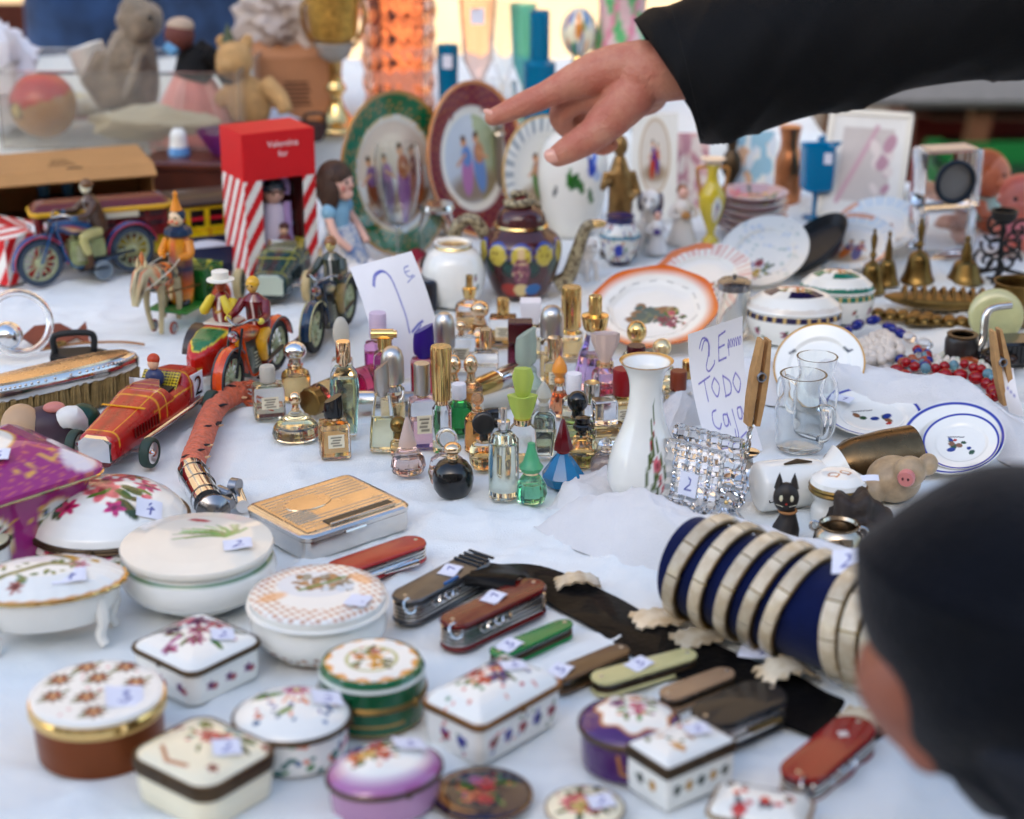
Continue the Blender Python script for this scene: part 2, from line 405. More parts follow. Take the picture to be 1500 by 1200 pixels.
def draped(x0, x1, y0, y1, z, drop, nx, ny, amp, seed):
    xs = np.linspace(x0-drop, x1+drop, nx+1); ys = np.linspace(y0-drop, y1+drop, ny+1)
    X, Y = np.meshgrid(xs, ys); X = X.ravel(); Y = Y.ravel()
    ex = np.maximum(np.maximum(x0-X, X-x1), 0); ey = np.maximum(np.maximum(y0-Y, Y-y1), 0); e = np.maximum(ex, ey)
    Z = z-.0042+np.minimum(wrinkle(X, Y, amp, seed), .0072)-np.clip(e-.005, 0, 9)
    Xc = np.clip(X, x0-.012, x1+.012); Yc = np.clip(Y, y0-.012, y1+.012)
    out = .012*np.sin(X*38+Y*31)*np.clip(e/.1, 0, 1)
    Xc = Xc+np.where(ex > 0, np.sign(X-(x0+x1)/2)*(.004+out), 0); Yc = Yc+np.where(ey > 0, np.sign(Y-(y0+y1)/2)*(.004+out), 0)
    F = [(j*(nx+1)+i, j*(nx+1)+i+1, (j+1)*(nx+1)+i+1, (j+1)*(nx+1)+i) for j in range(ny) for i in range(nx)]
    return np.stack([Xc, Yc, Z], 1), F
def table(label, clabel, x0, x1, y0, y1, z, drop, nx, ny, seed):
    t = thing('market_table', label, 'table', ((x0+x1)/2, (y0+y1)/2, 0))
    me('table_top', box(x1-x0, y1-y0, .03, (0, 0, z-.024)), TABW, t)
    for sx in (-1, 1):
        for sy in (-1, 1):
            me('leg', box(.05, .05, z-.04, (sx*((x1-x0)/2-.08), sy*((y1-y0)/2-.08), (z-.04)/2)), TABW, t)
    c = solo('table_cloth', clabel, 'tablecloth', draped(x0, x1, y0, y1, z, drop, nx, ny, 1.0, seed), CLOTH, sharp=80)
STEPZ = .062
table('long wooden stall table hidden under a white cloth', 'creased white cotton cloth spread under all the perfume bottles', -1.15, 1.0, .36, 2.06, TZ, .3, 640, 530, 3)
table('second wooden table standing slightly higher behind the plates', 'white cloth on the raised table under the chalice', -1.2, .36, 2.085, 2.62, TZ+STEPZ, .2, 200, 90, 5)
# ---- cloth rim of the lined box
def ridge(pts, hs, ws, name, parent):
    path = spline([on(*p) for p in pts], 14); m = len(path)
    hh = np.interp(np.linspace(0, 1, m), np.linspace(0, 1, len(hs)), hs); ww = np.interp(np.linspace(0, 1, m), np.linspace(0, 1, len(ws)), ws)
    T = np.linspace(-1, 1, 41); V = []
    seg = sum((Vector(path[i+1])-Vector(path[i])).length for i in range(m-1))/m
    q = random.Random(len(name)); ph = [q.uniform(0, 6) for _ in range(8)]
    for i, p in enumerate(path):
        a = np.array(path[min(i+1, m-1)])-np.array(path[max(i-1, 0)]); a /= np.linalg.norm(a)+1e-9; nrm = np.array([-a[1], a[0], 0])
        s = i*seg
        for t in T:
            f = max(0, 1-abs(t)**2.2)**1.1
            wob = .004*math.sin(s*34+ph[0]+1.2*t)+.0025*math.sin(s*71+ph[1]-2*t)+.005*(1-abs(math.sin(s*24+t*1.6+ph[2])))**4-.002
            wob += .0016*(1-abs(math.sin(s*95+t*3.1+1.5*math.sin(s*40+t*4)+ph[5])))**3+.0022*(1-abs(math.sin(s*52-t*4.3+1.2*math.sin(t*5+s*30)+ph[6])))**4
            edge = min(1, i/8, (m-1-i)/8); edge = edge*edge*(3-2*edge)
            z = (hh[i]+wob)*f*edge
            w = ww[i]*(1+.16*math.sin(s*29+ph[3]))
            V.append(np.array(p)+nrm*(t*w+.008*f*math.sin(s*31+ph[4]))+np.array([0, 0, z-.0018]))
    F = [(i*41+j, (i+1)*41+j, (i+1)*41+j+1, i*41+j+1) for i in range(m-1) for j in range(40)]
    return me(name, (np.array(V), F), CLOTH2, parent, sharp=80)
bx = thing('cloth_lined_box', 'low box lined with greyish white cloth around the white vase and jugs', 'box', on(1050, 700))
M0 = Vector(on(1050, 700))
for nm, pp, hh, ww in (('front_rim', [(822, 752), (870, 772), (950, 797), (1050, 825), (1170, 850), (1330, 890)], [.016, .028, .034, .034, .032, .03], [.03, .03, .03, .024, .024, .024]),
                       ('side_rim', [(835, 750), (872, 722), (925, 672), (995, 612), (1060, 582)], [.010, .015, .016, .016, .018], [.022, .024, .02, .02, .02]),
                       ('rear_rim', [(1040, 575), (1130, 576), (1225, 584), (1330, 602), (1420, 628), (1540, 676)], [.02, .028, .036, .033, .028, .020], [.024, .026, .028, .03, .03, .03])):
    o = ridge(pp, hh, ww, nm, bx); o.matrix_parent_inverse = Matrix.Translation(-M0)
# ---- beyond the table: another stall, bench, man in jeans
t = thing('market_stall', 'grey cloth covered low stall with timber legs across the pavement', 'stall', (1.75, 4.8, 0))
me('table_top', box(2.6, .9, .04, (.25, 0, .46)), TABW, t)
me('stall_cloth', box(2.64, .94, .12, (.25, 0, .472), b=.02), mat('grey_cloth', C(150, 150, 152), .9, bump=.4, var=.1), t)
for lx in (-.98, -.62, .2, 1.3):
    for ly in (-.38, .38): me('leg', box(.05, .05, .5, (lx, ly, .24)), mat('trestle', C(120, 84, 58), .7, var=.2), t, ).rotation_euler = (.0, .12*(1 if lx < 0 else -1), 0)
def crate(label, loc, w, d, h, m, rz=0):
    t = thing('plastic_crate', label, 'crate', loc, rz)
    me('base', box(w, d, .02, (0, 0, .01)), m, t)
    for s in (-1, 1):
        for k in range(4):
            me('slat', box(w, .015, h*.16, (0, s*(d/2-.01), h*(.14+.25*k))), m, t); me('slat', box(.015, d-.03, h*.16, (s*(w/2-.01), 0, h*(.14+.25*k))), m, t)
        for q in (-1, 1): me('post', box(.04, .04, h, (s*(w/2-.022), q*(d/2-.022), h/2)), m, t)
    me('filling', box(w-.06, d-.06, h*.8, (0, 0, h*.42)), P(tuple(v*.4 for v in m.node_tree.nodes['Principled BSDF'].inputs['Base Color'].default_value[:3]), .8), t)
crate('green plastic crate on the pavement beside the other stall', (1.28, 4.15, 0), .5, .4, .34, P(C(28, 124, 62), .5), .1)
crate('red plastic crate under the other stall', (1.35, 5.0, 0), .5, .36, .30, P(C(126, 40, 30), .5))
crate('brown plastic crate under the other stall', (1.95, 4.95, 0), .5, .36, .34, P(C(80, 44, 32), .5))
t = thing('slatted_bench', 'dark brown slatted bench standing behind the man in jeans', 'bench', (-1.75, 4.6, 0))
for k in range(5): me('slat', box(2.2, .03, .09, (0, .02*k, .46+.125*k)), DWOOD, t)
for k in range(3): me('slat', box(2.2, .1, .03, (0, -.1-.12*k, .43)), DWOOD, t)
for sx in (-1, 1): me('leg', box(.07, .45, .43, (sx*.95, -.2, .215)), DWOOD, t)
me('back_board', box(2.2, .03, .5, (0, .1, .2)), P(C(42, 32, 28), .7), t)
# man in jeans
DENIM = mat('denim', C(62, 92, 134), .85, var=.6, vscale=16, bump=.4, bscale=400, sheen=.1)  # strong mottling puts highlights and fold shadows into the denim colour
DSHIRT = mat('dark_jumper', C(52, 50, 56), .9, var=.25, bump=.3)
SKIN = mat('skin', C(206, 152, 128), .5, sss=.12, colb=C(194, 126, 106), vscale=30, bump=.7, bscale=330)
t = thing('person', 'person in blue jeans and dark jumper standing behind the stall', 'person', (-.60, 2.98, 0), .1)
b = me('body', cat(ball((0, 0, 1.62), (.075, .095, .12)), tube([(0, 0, 1.3), (0, 0, 1.55)], [.07, .055]), tube([(-.2, 0, 1.36), (-.27, -.03, 1.08), (-.2, -.14, .98)], [.05, .04, .035]), tube([(.2, 0, 1.36), (.27, -.03, 1.08), (.2, -.12, .97)], [.05, .04, .035]),
    ball((-.17, -.19, .95), (.04, .06, .03)), ball((.17, -.17, .94), (.04, .06, .03))), SKIN, t); blend(b, .012)
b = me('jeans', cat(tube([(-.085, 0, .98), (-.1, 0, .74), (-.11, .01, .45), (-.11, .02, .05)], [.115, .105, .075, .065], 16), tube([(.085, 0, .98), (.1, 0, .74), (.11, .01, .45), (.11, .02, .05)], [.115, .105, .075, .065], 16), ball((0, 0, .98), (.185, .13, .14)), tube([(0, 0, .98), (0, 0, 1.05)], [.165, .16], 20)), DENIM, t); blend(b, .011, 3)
b = me('jumper', cat(loft([circ(.175, .125, 1.04, 20), circ(.185, .13, 1.2, 20), circ(.2, .125, 1.36, 20), circ(.09, .08, 1.45, 20)]), tube([(-.17, 0, 1.38), (-.27, -.02, 1.1)], [.07, .055]), tube([(.17, 0, 1.38), (.27, -.02, 1.1)], [.07, .055])), DSHIRT, t); blend(b, .012)
me('key_chain', tube(spline([(.03, -.135, 1.03), (.07, -.15, .985), (.13, -.14, .99), (.165, -.09, 1.04)], 6), .004, 6), STEEL, t)
me('hair', ball((0, .015, 1.67), (.082, .098, .1)), P(C(50, 40, 34), .7), t)
for s in (-1, 1): me('shoe', tube([(s*.11, .06, .045), (s*.11, -.06, .045), (s*.11, -.18, .03)], [.045, .048, .03]), P(C(40, 36, 34), .5), t)
# ================================================================== porcelain boxes in front
def place(x, yb, wpx, ell=1.0, base=0.0):
    p = on(x, yb, base); w = wpx*mpp(p)*1.02; d = w*ell; k = (p[1]+d/2)/p[1]
    return (p[0]*k, p[1]+d/2, TZ+base), w*k, d*k
def topz(x, yt, Y, base=0.0): return at(x, yt, Y)[2]-TZ-base
PINK, ROSE, VIO, RED_, ORG, YEL, BLU, GRN, WINE = C(226, 130, 150), C(206, 84, 122), C(128, 70, 140), C(206, 62, 44), C(222, 130, 56), C(232, 196, 84), C(66, 84, 160), C(70, 120, 60), C(104, 36, 66)
WHITE = C(240, 239, 232); CREAM = C(240, 232, 206)
DRIM = BRONZE
def trinket(label, x, yb, h, wpx, ell=1.0, rz=0.0, rect=None, split=.55, lid=WHITE, body=WHITE, lp=None, sp=None, rim=DRIM, dome=.35, belly=.0, tags=(), flat=False, corner=.2, loc=None, w=None, clasp=0.0, name='trinket_box', rimh=.05, over=1.03, lm=PORC, bm=PORC, cat_='trinket box', group='porcelain boxes on the cloth', pscale=1.0):
    """a small hinged porcelain box; rect=(w,d) in metres for square-cornered ones"""
    if loc is None:
        loc, w, d = place(x, yb, wpx, ell)
    if rect: w, d = rect
    else: d = w*ell
    if h > 1: h = topz(x, h, loc[1]+(.36 if flat else .20)*d)
    t = thing(name, label, cat_, loc, rz, group)
    R0 = w/2; st = w/110
    zb = h*split if flat or name != 'trinket_box' else max(h*split, h-dome*R0)
    rh = h*rimh
    if rect:
        r = min(w, d)*corner
        g = rloft([(w*.06, 0), (w*.02, h*.03), (0, zb*.4), (w*.004, zb-rh)], w, d, r, st, 10)
    else:
        g = lathe([(R0*.90, 0), (R0*.94, h*.03), (R0*(.96+belly), zb*.45), (R0*.965, zb-rh)] if not belly else smoothp([(R0*.72, 0), (R0*.74, h*.02), (R0*(.95+belly), zb*.35), (R0*(.98+belly), zb*.6), (R0*.93, zb*.92), (R0*.9, zb-rh)], 2), 170, ell, st)
    V = g[0]
    if rect:
        fr = np.abs(V[:, 1])/(d/2) > np.abs(V[:, 0])/(w/2)
        k = Ink(np.where(fr, V[:, 0]/R0, 2+V[:, 1]/R0), V[:, 2]/R0, body)
    else: k = Ink(np.arctan2(V[:, 0], -V[:, 1]/ell)-rz*0, V[:, 2]/R0, body)
    if sp: sp(k, zb/R0)
    me('body', g, bm, t, k.c)
    if rect:
        g = loft([rrect(w*over, d*over, zb-rh, min(w, d)*corner, 10), rrect(w*over+.001, d*over+.001, zb, min(w, d)*corner, 10), rrect(w*over, d*over, zb+rh, min(w, d)*corner, 10)])
    else:
        g = lathe([(R0*over*.98, zb-rh), (R0*over, zb-rh*.5), (R0*over*.985, zb), (R0*over, zb+rh*.5), (R0*over*.98, zb+rh)], 72, ell)
    rm = me('rim', g, rim, t)
    hl = h-zb-rh*.9
    if flat: pr = [(0, 0), (.55, .0), (.8, .02), (.93, .1), (1, .35), (1, 1)]
    else: pr = [(0, 0), (.12, .01), (.3, .06), (.5, .17), (.68, .32), (.84, .55), (.95, .8), (1, 1)]
    if rect:
        prof = [((1-a)*min(w, d)/2, zb+rh*.9+hl*(1-b)) for a, b in reversed(pr)]
        g = rloft(prof, w*.985, d*.985, min(w, d)*corner, st, 10)
    else:
        prof = [(R0*.985*a, zb+rh*.9+hl*(1-b)) for a, b in reversed(pr)]
        g = lathe(prof, 170, ell, st)
    k = Ink(g[0][:, 0]/R0/pscale, g[0][:, 1]/R0/pscale, lid)
    k.Z = (g[0][:, 2]-zb)/(h-zb)
    if lp: lp(k)
    L = me('lid', g, lm, t, k.c)
    if clasp is not None:
        a = clasp
        px_, py_ = (R0*over*math.sin(a), -R0*over*ell*math.cos(a)) if not rect else (0, -d*over/2)
        me('clasp', tf(cat(ball((0, 0, 0), (w*.03, w*.018, h*.06), 10, 8), box(w*.05, w*.02, h*.16, (0, 0, 0), .0008)), (px_, py_-w*.006, zb)), rim, t)
    for tg in tags:
        tx, ty, dg = tg[:3]; rr = math.hypot(tx, ty/(ell if not rect else d/w))
        zz = np.interp(rr, [p[0] for p in pr], [1-p[1] for p in pr])
        sl = -hl/R0*np.gradient(np.array([p[1] for p in pr]), np.array([p[0] for p in pr]))[min(int(rr*len(pr)), len(pr)-2)]
        s = tg[3] if len(tg) > 3 else .012
        o = tag(t, tx*R0, ty*R0, zb+rh*.9+hl*zz+.0014, s, s*.85, .15-rz, digit=dg)
        n = Vector((-sl*tx/max(rr, .01), -sl*ty/max(rr, .01), 1)).normalized()
        o.rotation_mode = 'QUATERNION'; o.rotation_quaternion = Vector((0, 0, 1)).rotation_difference(n) @ Matrix.Rotation(.25-rz, 3, 'Z').to_quaternion()
    return t
# round domed box with roses
def lp(k):
    k.bouquet(-.1, .05, .62, [C(230, 140, 150), ROSE, C(216, 80, 140), PINK], 3, 5); k.flower(.5, .12, .17, C(214, 80, 140), 6); k.flower(.22, -.52, .14, C(216, 84, 150), 5); k.flower(-.36, -.48, .15, C(214, 76, 136), 6)
    for a, b in ((.0, -.3), (.6, -.1), (-.6, .0), (-.15, -.35), (.4, .3)): k.leaf(a, b, .2, a*3+1, C(106, 150, 70))
def sp(k, z):
    for i, (a, b, r, c) in enumerate(((-.55, .3, .14, ROSE), (-.2, .18, .12, WINE), (.15, .32, .12, C(214, 90, 140)), (.6, .25, .13, ROSE), (-1.0, .3, .1, PINK))):
        k.leaf(a-.1, b, .2, 2.6, GRN); k.leaf(a+.08, b-.05, .2, -.4, GRN); k.leaf(a, b+.1, .16, 1.3, C(110, 150, 80)); k.flower(a, b, r, c, 6)
trinket('domed round white box with pink roses and dark bronze hinge rim', 166, 852, 690, 226, split=.44, lp=lp, sp=sp, tags=((.62, -.42, 4, .017),), belly=.04, dome=.8)
# green-stripe bowl with flat lid
loc, w, d = place(297, 924, 224)
t = thing('lidded_bowl', 'plain white bowl with green line and flat lid painted with grass', 'bowl', loc, 0, 'porcelain boxes on the cloth')
r = w/2; h = .052
g = lathe(smoothp([(r*.6, 0), (r*.62, .002), (r*.9, .008), (r*1.0, .017), (r*.97, .025), (r*.9, .029)], 2), 96, 1, .0012); k = side_ink(g, WHITE, 1); k.band(.0265, .0282, C(62, 124, 66), .0004)
me('body', g, PORC, t, k.c)
g = lathe([(r*.90, .0292), (r*.955, .0315), (r*.965, .034), (r*.95, .0355), (r*.7, .0375), (r*.35, .0388), (0, .039)], 110, 1, .0012); k = Ink(g[0][:, 0]/r, g[0][:, 1]/r, C(238, 233, 220))
q = random.Random(5)
for i in range(46):
    a = q.uniform(.35, 2.6)+PI*.15; L = q.uniform(.25, .62); k.line([(.36, .02), (.36+L*.5*math.cos(a), .02+L*.5*math.sin(a)), (.36+L*math.cos(a+.25)*1.1, .02+L*.8*math.sin(a+.25))], .016, tuple(v*q.uniform(.7, 1.6) for v in C(120, 160, 90)), .03)
k.leaf(-.2, .62, .3, -.3, C(226, 120, 120)); me('lid', g, PORC, t, k.c)
tag(t, r*.55, -r*.22, .0395, .017, .014, .2, digit=2)
# gold-scalloped oval box on feet
loc, w, d = place(78, 985, 250, .62); w *= .95
t = thing('footed_box', 'oval white porcelain box on little feet with gold scalloped lid', 'trinket box', (loc[0]-.004, loc[1]+.012, TZ), .22, 'porcelain boxes on the cloth')
r = w/2
g = lathe([(r*.6, .012), (r*.75, .014), (r*.88, .024), (r*.9, .033)], 80, .62); me('body', g, WPORC, t)
for a in (.35, 2.3, 3.9, 5.6):
    me('foot', tube(spline([(r*.82*math.cos(a), r*.5*math.sin(a), .03), (r*.86*math.cos(a), r*.53*math.sin(a), .015), (r*.8*math.cos(a), r*.5*math.sin(a), .006), (r*.86*math.cos(a), r*.54*math.sin(a), 0.0)], 5), [.004]*6+[.0032]*5+[.003]*5, 8), WPORC, t)
g = lathe([(r*.93, .0335), (r*.985, .0345), (r*.99, .036), (r*.93, .038), (r*.8, .0415), (r*.5, .0455), (0, .0475)], 120, .62, .0011, 26, .012); k = Ink(g[0][:, 0]/r, g[0][:, 1]/r, WHITE)
k.line([(-.4, .35), (.1, .3), (.38, .1), (.36, -.05), (.1, -.02), (-.3, -.14), (-.5, -.2)], .07, C(120, 122, 60)); k.line([(.0, .38), (.25, .32), (.4, .1)], .10, C(204, 160, 70))
for a, b, r_, c in ((-.6, .1, .15, C(206, 70, 80)), (.5, .32, .13, C(206, 100, 110)), (.25, .42, .12, C(96, 120, 180)), (.62, .1, .07, YEL), (.45, -.06, .12, C(214, 160, 180)), (-.3, -.4, .1, C(190, 120, 90)), (-.75, -.1, .1, ORG)): k.flower(a, b, r_, c, 6)
k.sprinkle(-.5, .5, -.35, .1, 26, [GRN, C(150, 150, 80), C(90, 120, 90)], .04, 4)
rr = np.hypot(k.X, k.Y/.62); k.put(np.clip((rr-.945)/.02, 0, 1), C(216, 160, 78)); me('lid', g, PORC, t, k.c)
me('gold_edge', lathe([(r*.975, .0338), (r*1.0, .0345), (r*1.004, .0355), (r*.99, .0363)], 120, .62, None, 26, .012), GOLD, t)
tag(t, r*.32, -r*.3, .0442, .019, .014, 0.0, .12, digit=4)
# box with violets
def lp(k): k.bouquet(-.1, .12, .55, [C(170, 60, 140), C(206, 100, 120), C(150, 50, 130), PINK, C(120, 50, 110)], 8, 6, k=.8); k.line([(-.1, -.2), (-.05, -.55), (.05, -.4)], .06, C(180, 90, 160)); k.flower(.0, -.5, .1, C(160, 60, 140), 5)
def sp(k, z):
    for a in (-.6, .0, .6, 1.5, 2.0, 2.5): k.leaf(a, z*.4, .2, .6, GRN); k.flower(a, z*.5, .12, C(150, 70, 140), 5); k.flower(a+.12, z*.42, .09, C(206, 110, 120), 5)
trinket('square white box with purple violets and dark metal rim', 0, 0, .028, 0, rect=(.053, .052), rz=R(-40), loc=on(291, 992), pscale=1.45, lp=lp, sp=sp, dome=.3, corner=.16, tags=((.5, .3, 2, .013),), split=.6)
# painted round box with duck and cat-tails
def lp(k):
    rr = np.hypot(k.X, k.Y); k.put((rr > .6)*(rr < .98)*.8*(np.sin(k.X*40)*np.sin(k.Y*37+k.X*9) > .1), C(196, 140, 100)); k.disc(-.05, .2, .56, C(224, 228, 230), .05, 1, .42)
    k.sprinkle(-.35, .45, .05, .5, 60, [C(140, 100, 60), C(170, 130, 90), C(110, 80, 56), C(150, 150, 140)], .07, 6); k.line([(-.25, .0), (.1, .25), (.35, .45)], .06, C(70, 130, 60)); k.sprinkle(.1, .5, .0, .2, 12, [C(200, 214, 224), C(90, 90, 90)], .06, 9)
    k.disc(-.62, -.22, .22, C(232, 170, 110), .1, .7, .12, .6); k.disc(.6, .4, .22, C(232, 170, 110), .1, .7, .12, -.7)
def sp(k, z): k.sprinkle(-2, 2, 0, z*.35, 140, [C(190, 150, 120), C(170, 130, 100)], .04, 3)
trinket('round white box speckled brown with marsh scene on lid', 470, 990, .034, 196, split=.78, lp=lp, sp=sp, rim=WPORC, flat=True, belly=.02, tags=((.62, -.38, 3, .015),), clasp=None, rimh=.03)
# green and gold round box
def lp(k):
    rr = np.hypot(k.X, k.Y); th = np.arctan2(k.Y, k.X); k.put(rr > .84+.03*np.sin(th*14), C(20, 110, 70)); k.put(k.Z < .62, C(16, 104, 66)); k.put((rr > .78+.05*np.sin(th*12))*(rr < .86), C(226, 168, 90)); k.put(np.clip((rr-.955)/.02, 0, 1)*(k.Z > .62), C(236, 236, 230))
    k.put((rr > .42)*(rr < .5), C(176, 180, 110), .8); k.bouquet(0, .05, .4, [C(230, 180, 70), C(206, 130, 130), C(224, 150, 60)], 3, 4)
def sp(k, z):
    k.line([(-.5, z*.42), (.6, z*.42)], .05, C(190, 150, 70)); k.flower(.66, z*.42, .06, C(200, 160, 80)); k.flower(-.56, z*.42, .06, C(200, 160, 80)); k.band(0, .05, C(210, 170, 90), .02)
trinket('dark green round box banded in gold with flower medallion lid', 548, 1084, 938, 154, body=C(16, 104, 66), lid=WHITE, lp=lp, sp=sp, rim=BRASS, split=.5, clasp=.95, rimh=.05, flat=True, over=1.02)
# gold-brown round box with rosettes
def lp(k):
    for i, (a, b) in enumerate(((-.62, .3), (-.05, .36), (.55, .22), (-.6, -.2), (-.1, -.22), (.45, -.3), (-.3, .7), (.3, .72), (.1, -.65))): k.flower(a, b, .21, C(106, 104, 70), 9); k.flower(a, b, .15, C(170, 70, 70), 5, C(240, 200, 150)); k.leaf(a+.1, b+.1, .16, .8, GRN); k.leaf(a-.1, b-.08, .15, 3.9, GRN)
    k.sprinkle(-.8, .8, -.8, .8, 14, [C(206, 90, 110)], .03, 2)
trinket('bronze brown round box with gold rope rim and rosette lid', 154, 1146, .034, 188, body=C(142, 84, 48), lid=WHITE, lp=lp, rim=GOLD, split=.80, flat=True, rimh=.10, clasp=.6, tags=((.48, -.28, 3, .019),), bm=mat('bronze_glaze', rough=.32, metal=.6, vc=True))
# oval box with big pink daisy
def lp(k):
    k.flower(.05, .38, .27, C(206, 90, 160), 12, C(226, 226, 160)); k.leaf(-.15, .25, .5, 3.4, C(120, 170, 80)); k.leaf(-.45, .35, .35, 3.9, C(90, 130, 80)); k.leaf(.35, .4, .3, .2, C(120, 160, 90)); k.leaf(-.2, -.45, .35, .7, C(110, 160, 70))
    k.line([(-.05, .12), (-.12, -.1)], .04, ORG); k.line([(.18, .12), (.26, -.1)], .04, C(214, 130, 90)); k.sprinkle(-.7, .7, -.55, .15, 26, [BLU, C(40, 90, 130), ORG, C(206, 100, 60), C(60, 110, 160)], .055, 5)
def sp(k, z): k.sprinkle(-1.6, 1.6, 0, z, 60, [C(40, 100, 150), C(80, 140, 70), C(200, 80, 140), C(220, 130, 90), C(60, 120, 110)], .09, 8)
trinket('oval box with large pink daisy lid and multicolour sides', 432, 1142, 1008, 166, .92, lp=lp, sp=sp, split=.5, tags=((.6, .1, 5, .016),), clasp=1.4)
# cream serpentine box
def lp(k): k.bouquet(.05, .25, .4, [C(206, 90, 110), C(140, 180, 180), C(206, 110, 120)], 11, 4); k.line([(-.35, -.35), (-.1, -.5), (.2, -.45)], .05, C(176, 110, 70)); k.flower(.5, -.3, .08, C(170, 70, 80)); k.flower(-.55, .1, .09, C(190, 80, 80)); k.flower(.6, .5, .08, C(190, 80, 80))
trinket('cream box with pointed corners and dark beaded metal rim', 0, 0, .030, 0, rect=(.056, .050), rz=R(-38), loc=on(302, 1163), pscale=1.4, lid=CREAM, body=CREAM, lp=lp, corner=.22, tags=((.5, .1, 2, .014),), rimh=.13, split=.52)
# oval pink shaded box
def lp(k): k.put(np.clip((np.hypot(k.X, k.Y/.8)-.62)/.3, 0, 1), C(178, 116, 166)); k.bouquet(-.1, .25, .45, [RED_, PINK, BLU, ORG, C(226, 196, 110)], 13, 6)
trinket('oval box shading from white to mauve with poppies on domed lid', 566, 1212, 1088, 170, .82, rz=R(32), lp=lp, body=C(190, 150, 180), split=.4, tags=((.5, .05, 3, .016),))
# long floral casket
def lp(k): k.bouquet(0.1, .1, .42, [RED_, C(90, 70, 150), C(214, 90, 70), C(206, 60, 60)], 17, 7, k=.8); k.sprinkle(-.9, .9, -.5, .5, 30, [C(226, 150, 110), C(110, 150, 110), C(214, 120, 90)], .035, 3)
def sp(k, z):
    for i, a in enumerate((-.7, -.35, 0, .35, .7, 1.75, 2.1)): k.leaf(a, z*.3, .22, 1.2, C(60, 130, 120)); k.flower(a, z*.5, .12, [C(190, 40, 80), C(90, 80, 180)][i % 2], 5); k.sprinkle(a-.15, a+.15, .02, z*.8, 5, [GRN, RED_, BLU], .035, i)
trinket('oblong white casket with red and blue flowers and gold rim', 0, 0, .034, 0, rect=(.064, .042), rz=R(48), loc=on(722, 1072), pscale=1.3, lp=lp, sp=sp, rim=mat('gilt_rim', C(150, 108, 66), .4, .9, var=.3), corner=.14, tags=((.45, -.05, 3, .014),), split=.58)
# navy round box
def lp(k): k.disc(-.1, .05, .82, C(160, 112, 60), .03); k.disc(.02, .0, .76, C(26, 22, 56), .03); k.bouquet(.05, .05, .55, [C(206, 80, 90), C(214, 110, 110), C(190, 110, 160), C(214, 130, 100)], 21, 5)
trinket('navy blue round box with red rose lid and gilt arc', 706, 1210, 1140, 142, lid=C(26, 24, 60), body=C(24, 22, 54), lp=lp, rim=BRASS, split=.5, clasp=None)
# purple round box
def lp(k):
    rr = np.hypot(k.X-.1, k.Y); th = np.arctan2(k.Y, k.X); k.put(np.clip((.78+.06*np.sin(th*7)-rr)/.04, 0, 1), C(206, 140, 60)); k.put(np.clip((.72+.06*np.sin(th*7)-rr)/.04, 0, 1), WHITE); k.bouquet(.08, .12, .46, [C(206, 90, 150), C(226, 150, 60), C(150, 70, 150)], 6, 4, C(130, 160, 100))
def sp(k, z): k.line([(-.3, z*.75), (-.22, z*.3), (0, z*.2), (.25, z*.3), (.3, z*.7), (.1, z*.45), (-.1, z*.5)], .07, C(196, 136, 56))
trinket('purple round box with gold scroll and white flower lid', 920, 1152, 1022, 144, lid=C(92, 44, 116), body=C(90, 44, 112), lp=lp, sp=sp, split=.6, clasp=.9)
# little chest
def lp(k): k.sprinkle(-.8, .8, -.4, .4, 16, [C(206, 150, 50), C(90, 110, 60), C(190, 90, 50)], .1, 4)
def sp(k, z):
    for i, a in enumerate((-.7, -.35, 0, .35, .7, 1.8, 2.2)): k.disc(a, z*.5, .1, [C(70, 80, 70), C(196, 150, 60)][i % 2], ry=.13); k.leaf(a+.1, z*.5, .12, .5, GRN)
trinket('little white treasure chest with dark band and yellow blossoms', 0, 0, .030, 0, rect=(.045, .030), rz=R(37), loc=on(996, 1152), lp=lp, sp=sp, corner=.06, tags=((.35, -.1, 3, .013),), rimh=.10, split=.62)
def lp(k): k.bouquet(0, 0, .7, [PINK, C(226, 206, 140), C(206, 90, 110)], 9, 6)
trinket('small cream round box with pink blossoms and gilt rim', 856, 1226, 1160, 112, lid=CREAM, lp=lp, rim=BRASS, tags=((.4, -.1, 2, .013),))
def lp(k): k.sprinkle(-.8, .8, -.6, .6, 20, [C(60, 60, 60), RED_, C(110, 100, 90)], .12, 4)
trinket('small oblong white box with dark and red motifs', 0, 0, .022, 0, rect=(.046, .030), rz=R(-20), loc=on(1112, 1222), lp=lp, rim=BRASS)
# magenta casket at the edge
c0 = Vector(on(160, 672, .062)); u = Vector((math.cos(R(46)), math.sin(R(46)), 0)); v = Vector((-u.y, u.x, 0))
lc = c0 - u*.082 + v*.050
t = thing('porcelain_casket', 'large magenta casket with gold lattice and white flower panels', 'casket', (lc.x, lc.y, TZ), R(46), 'porcelain boxes on the cloth')
MAG = C(168, 58, 132)
g = rloft([(.006, 0), (.002, .004), (.004, .03), (0, .052)], .150, .092, .012, .0016, 8); k = Ink(g[0][:, 0], g[0][:, 2], MAG)
for a in (-.045, .0, .045):
    k.disc(a, .026, .014, C(226, 190, 110), .002, 1, .019); k.disc(a, .026, .0125, WHITE, .002, 1, .0175); k.bouquet(a, .026, .011, [BLU, C(206, 110, 130), YEL, C(90, 120, 170)], int(a*1000)+60, 5)
k.sprinkle(-.07, .07, .004, .05, 40, [C(214, 170, 90)], .0014, 5); me('body', g, PORC, t, k.c)
me('foot_rim', rloft([(0, -.0), (0, .005)], .156, .098, .012), WPORC, t)
g = rloft([(0, .0535), (-.0035, .0555), (-.003, .058), (.006, .0635), (.018, .0705), (.030, .0745), (.040, .0755), (.0455, .0758)], .156, .098, .010, .0009, 14); k = Ink(g[0][:, 0], g[0][:, 1], MAG)
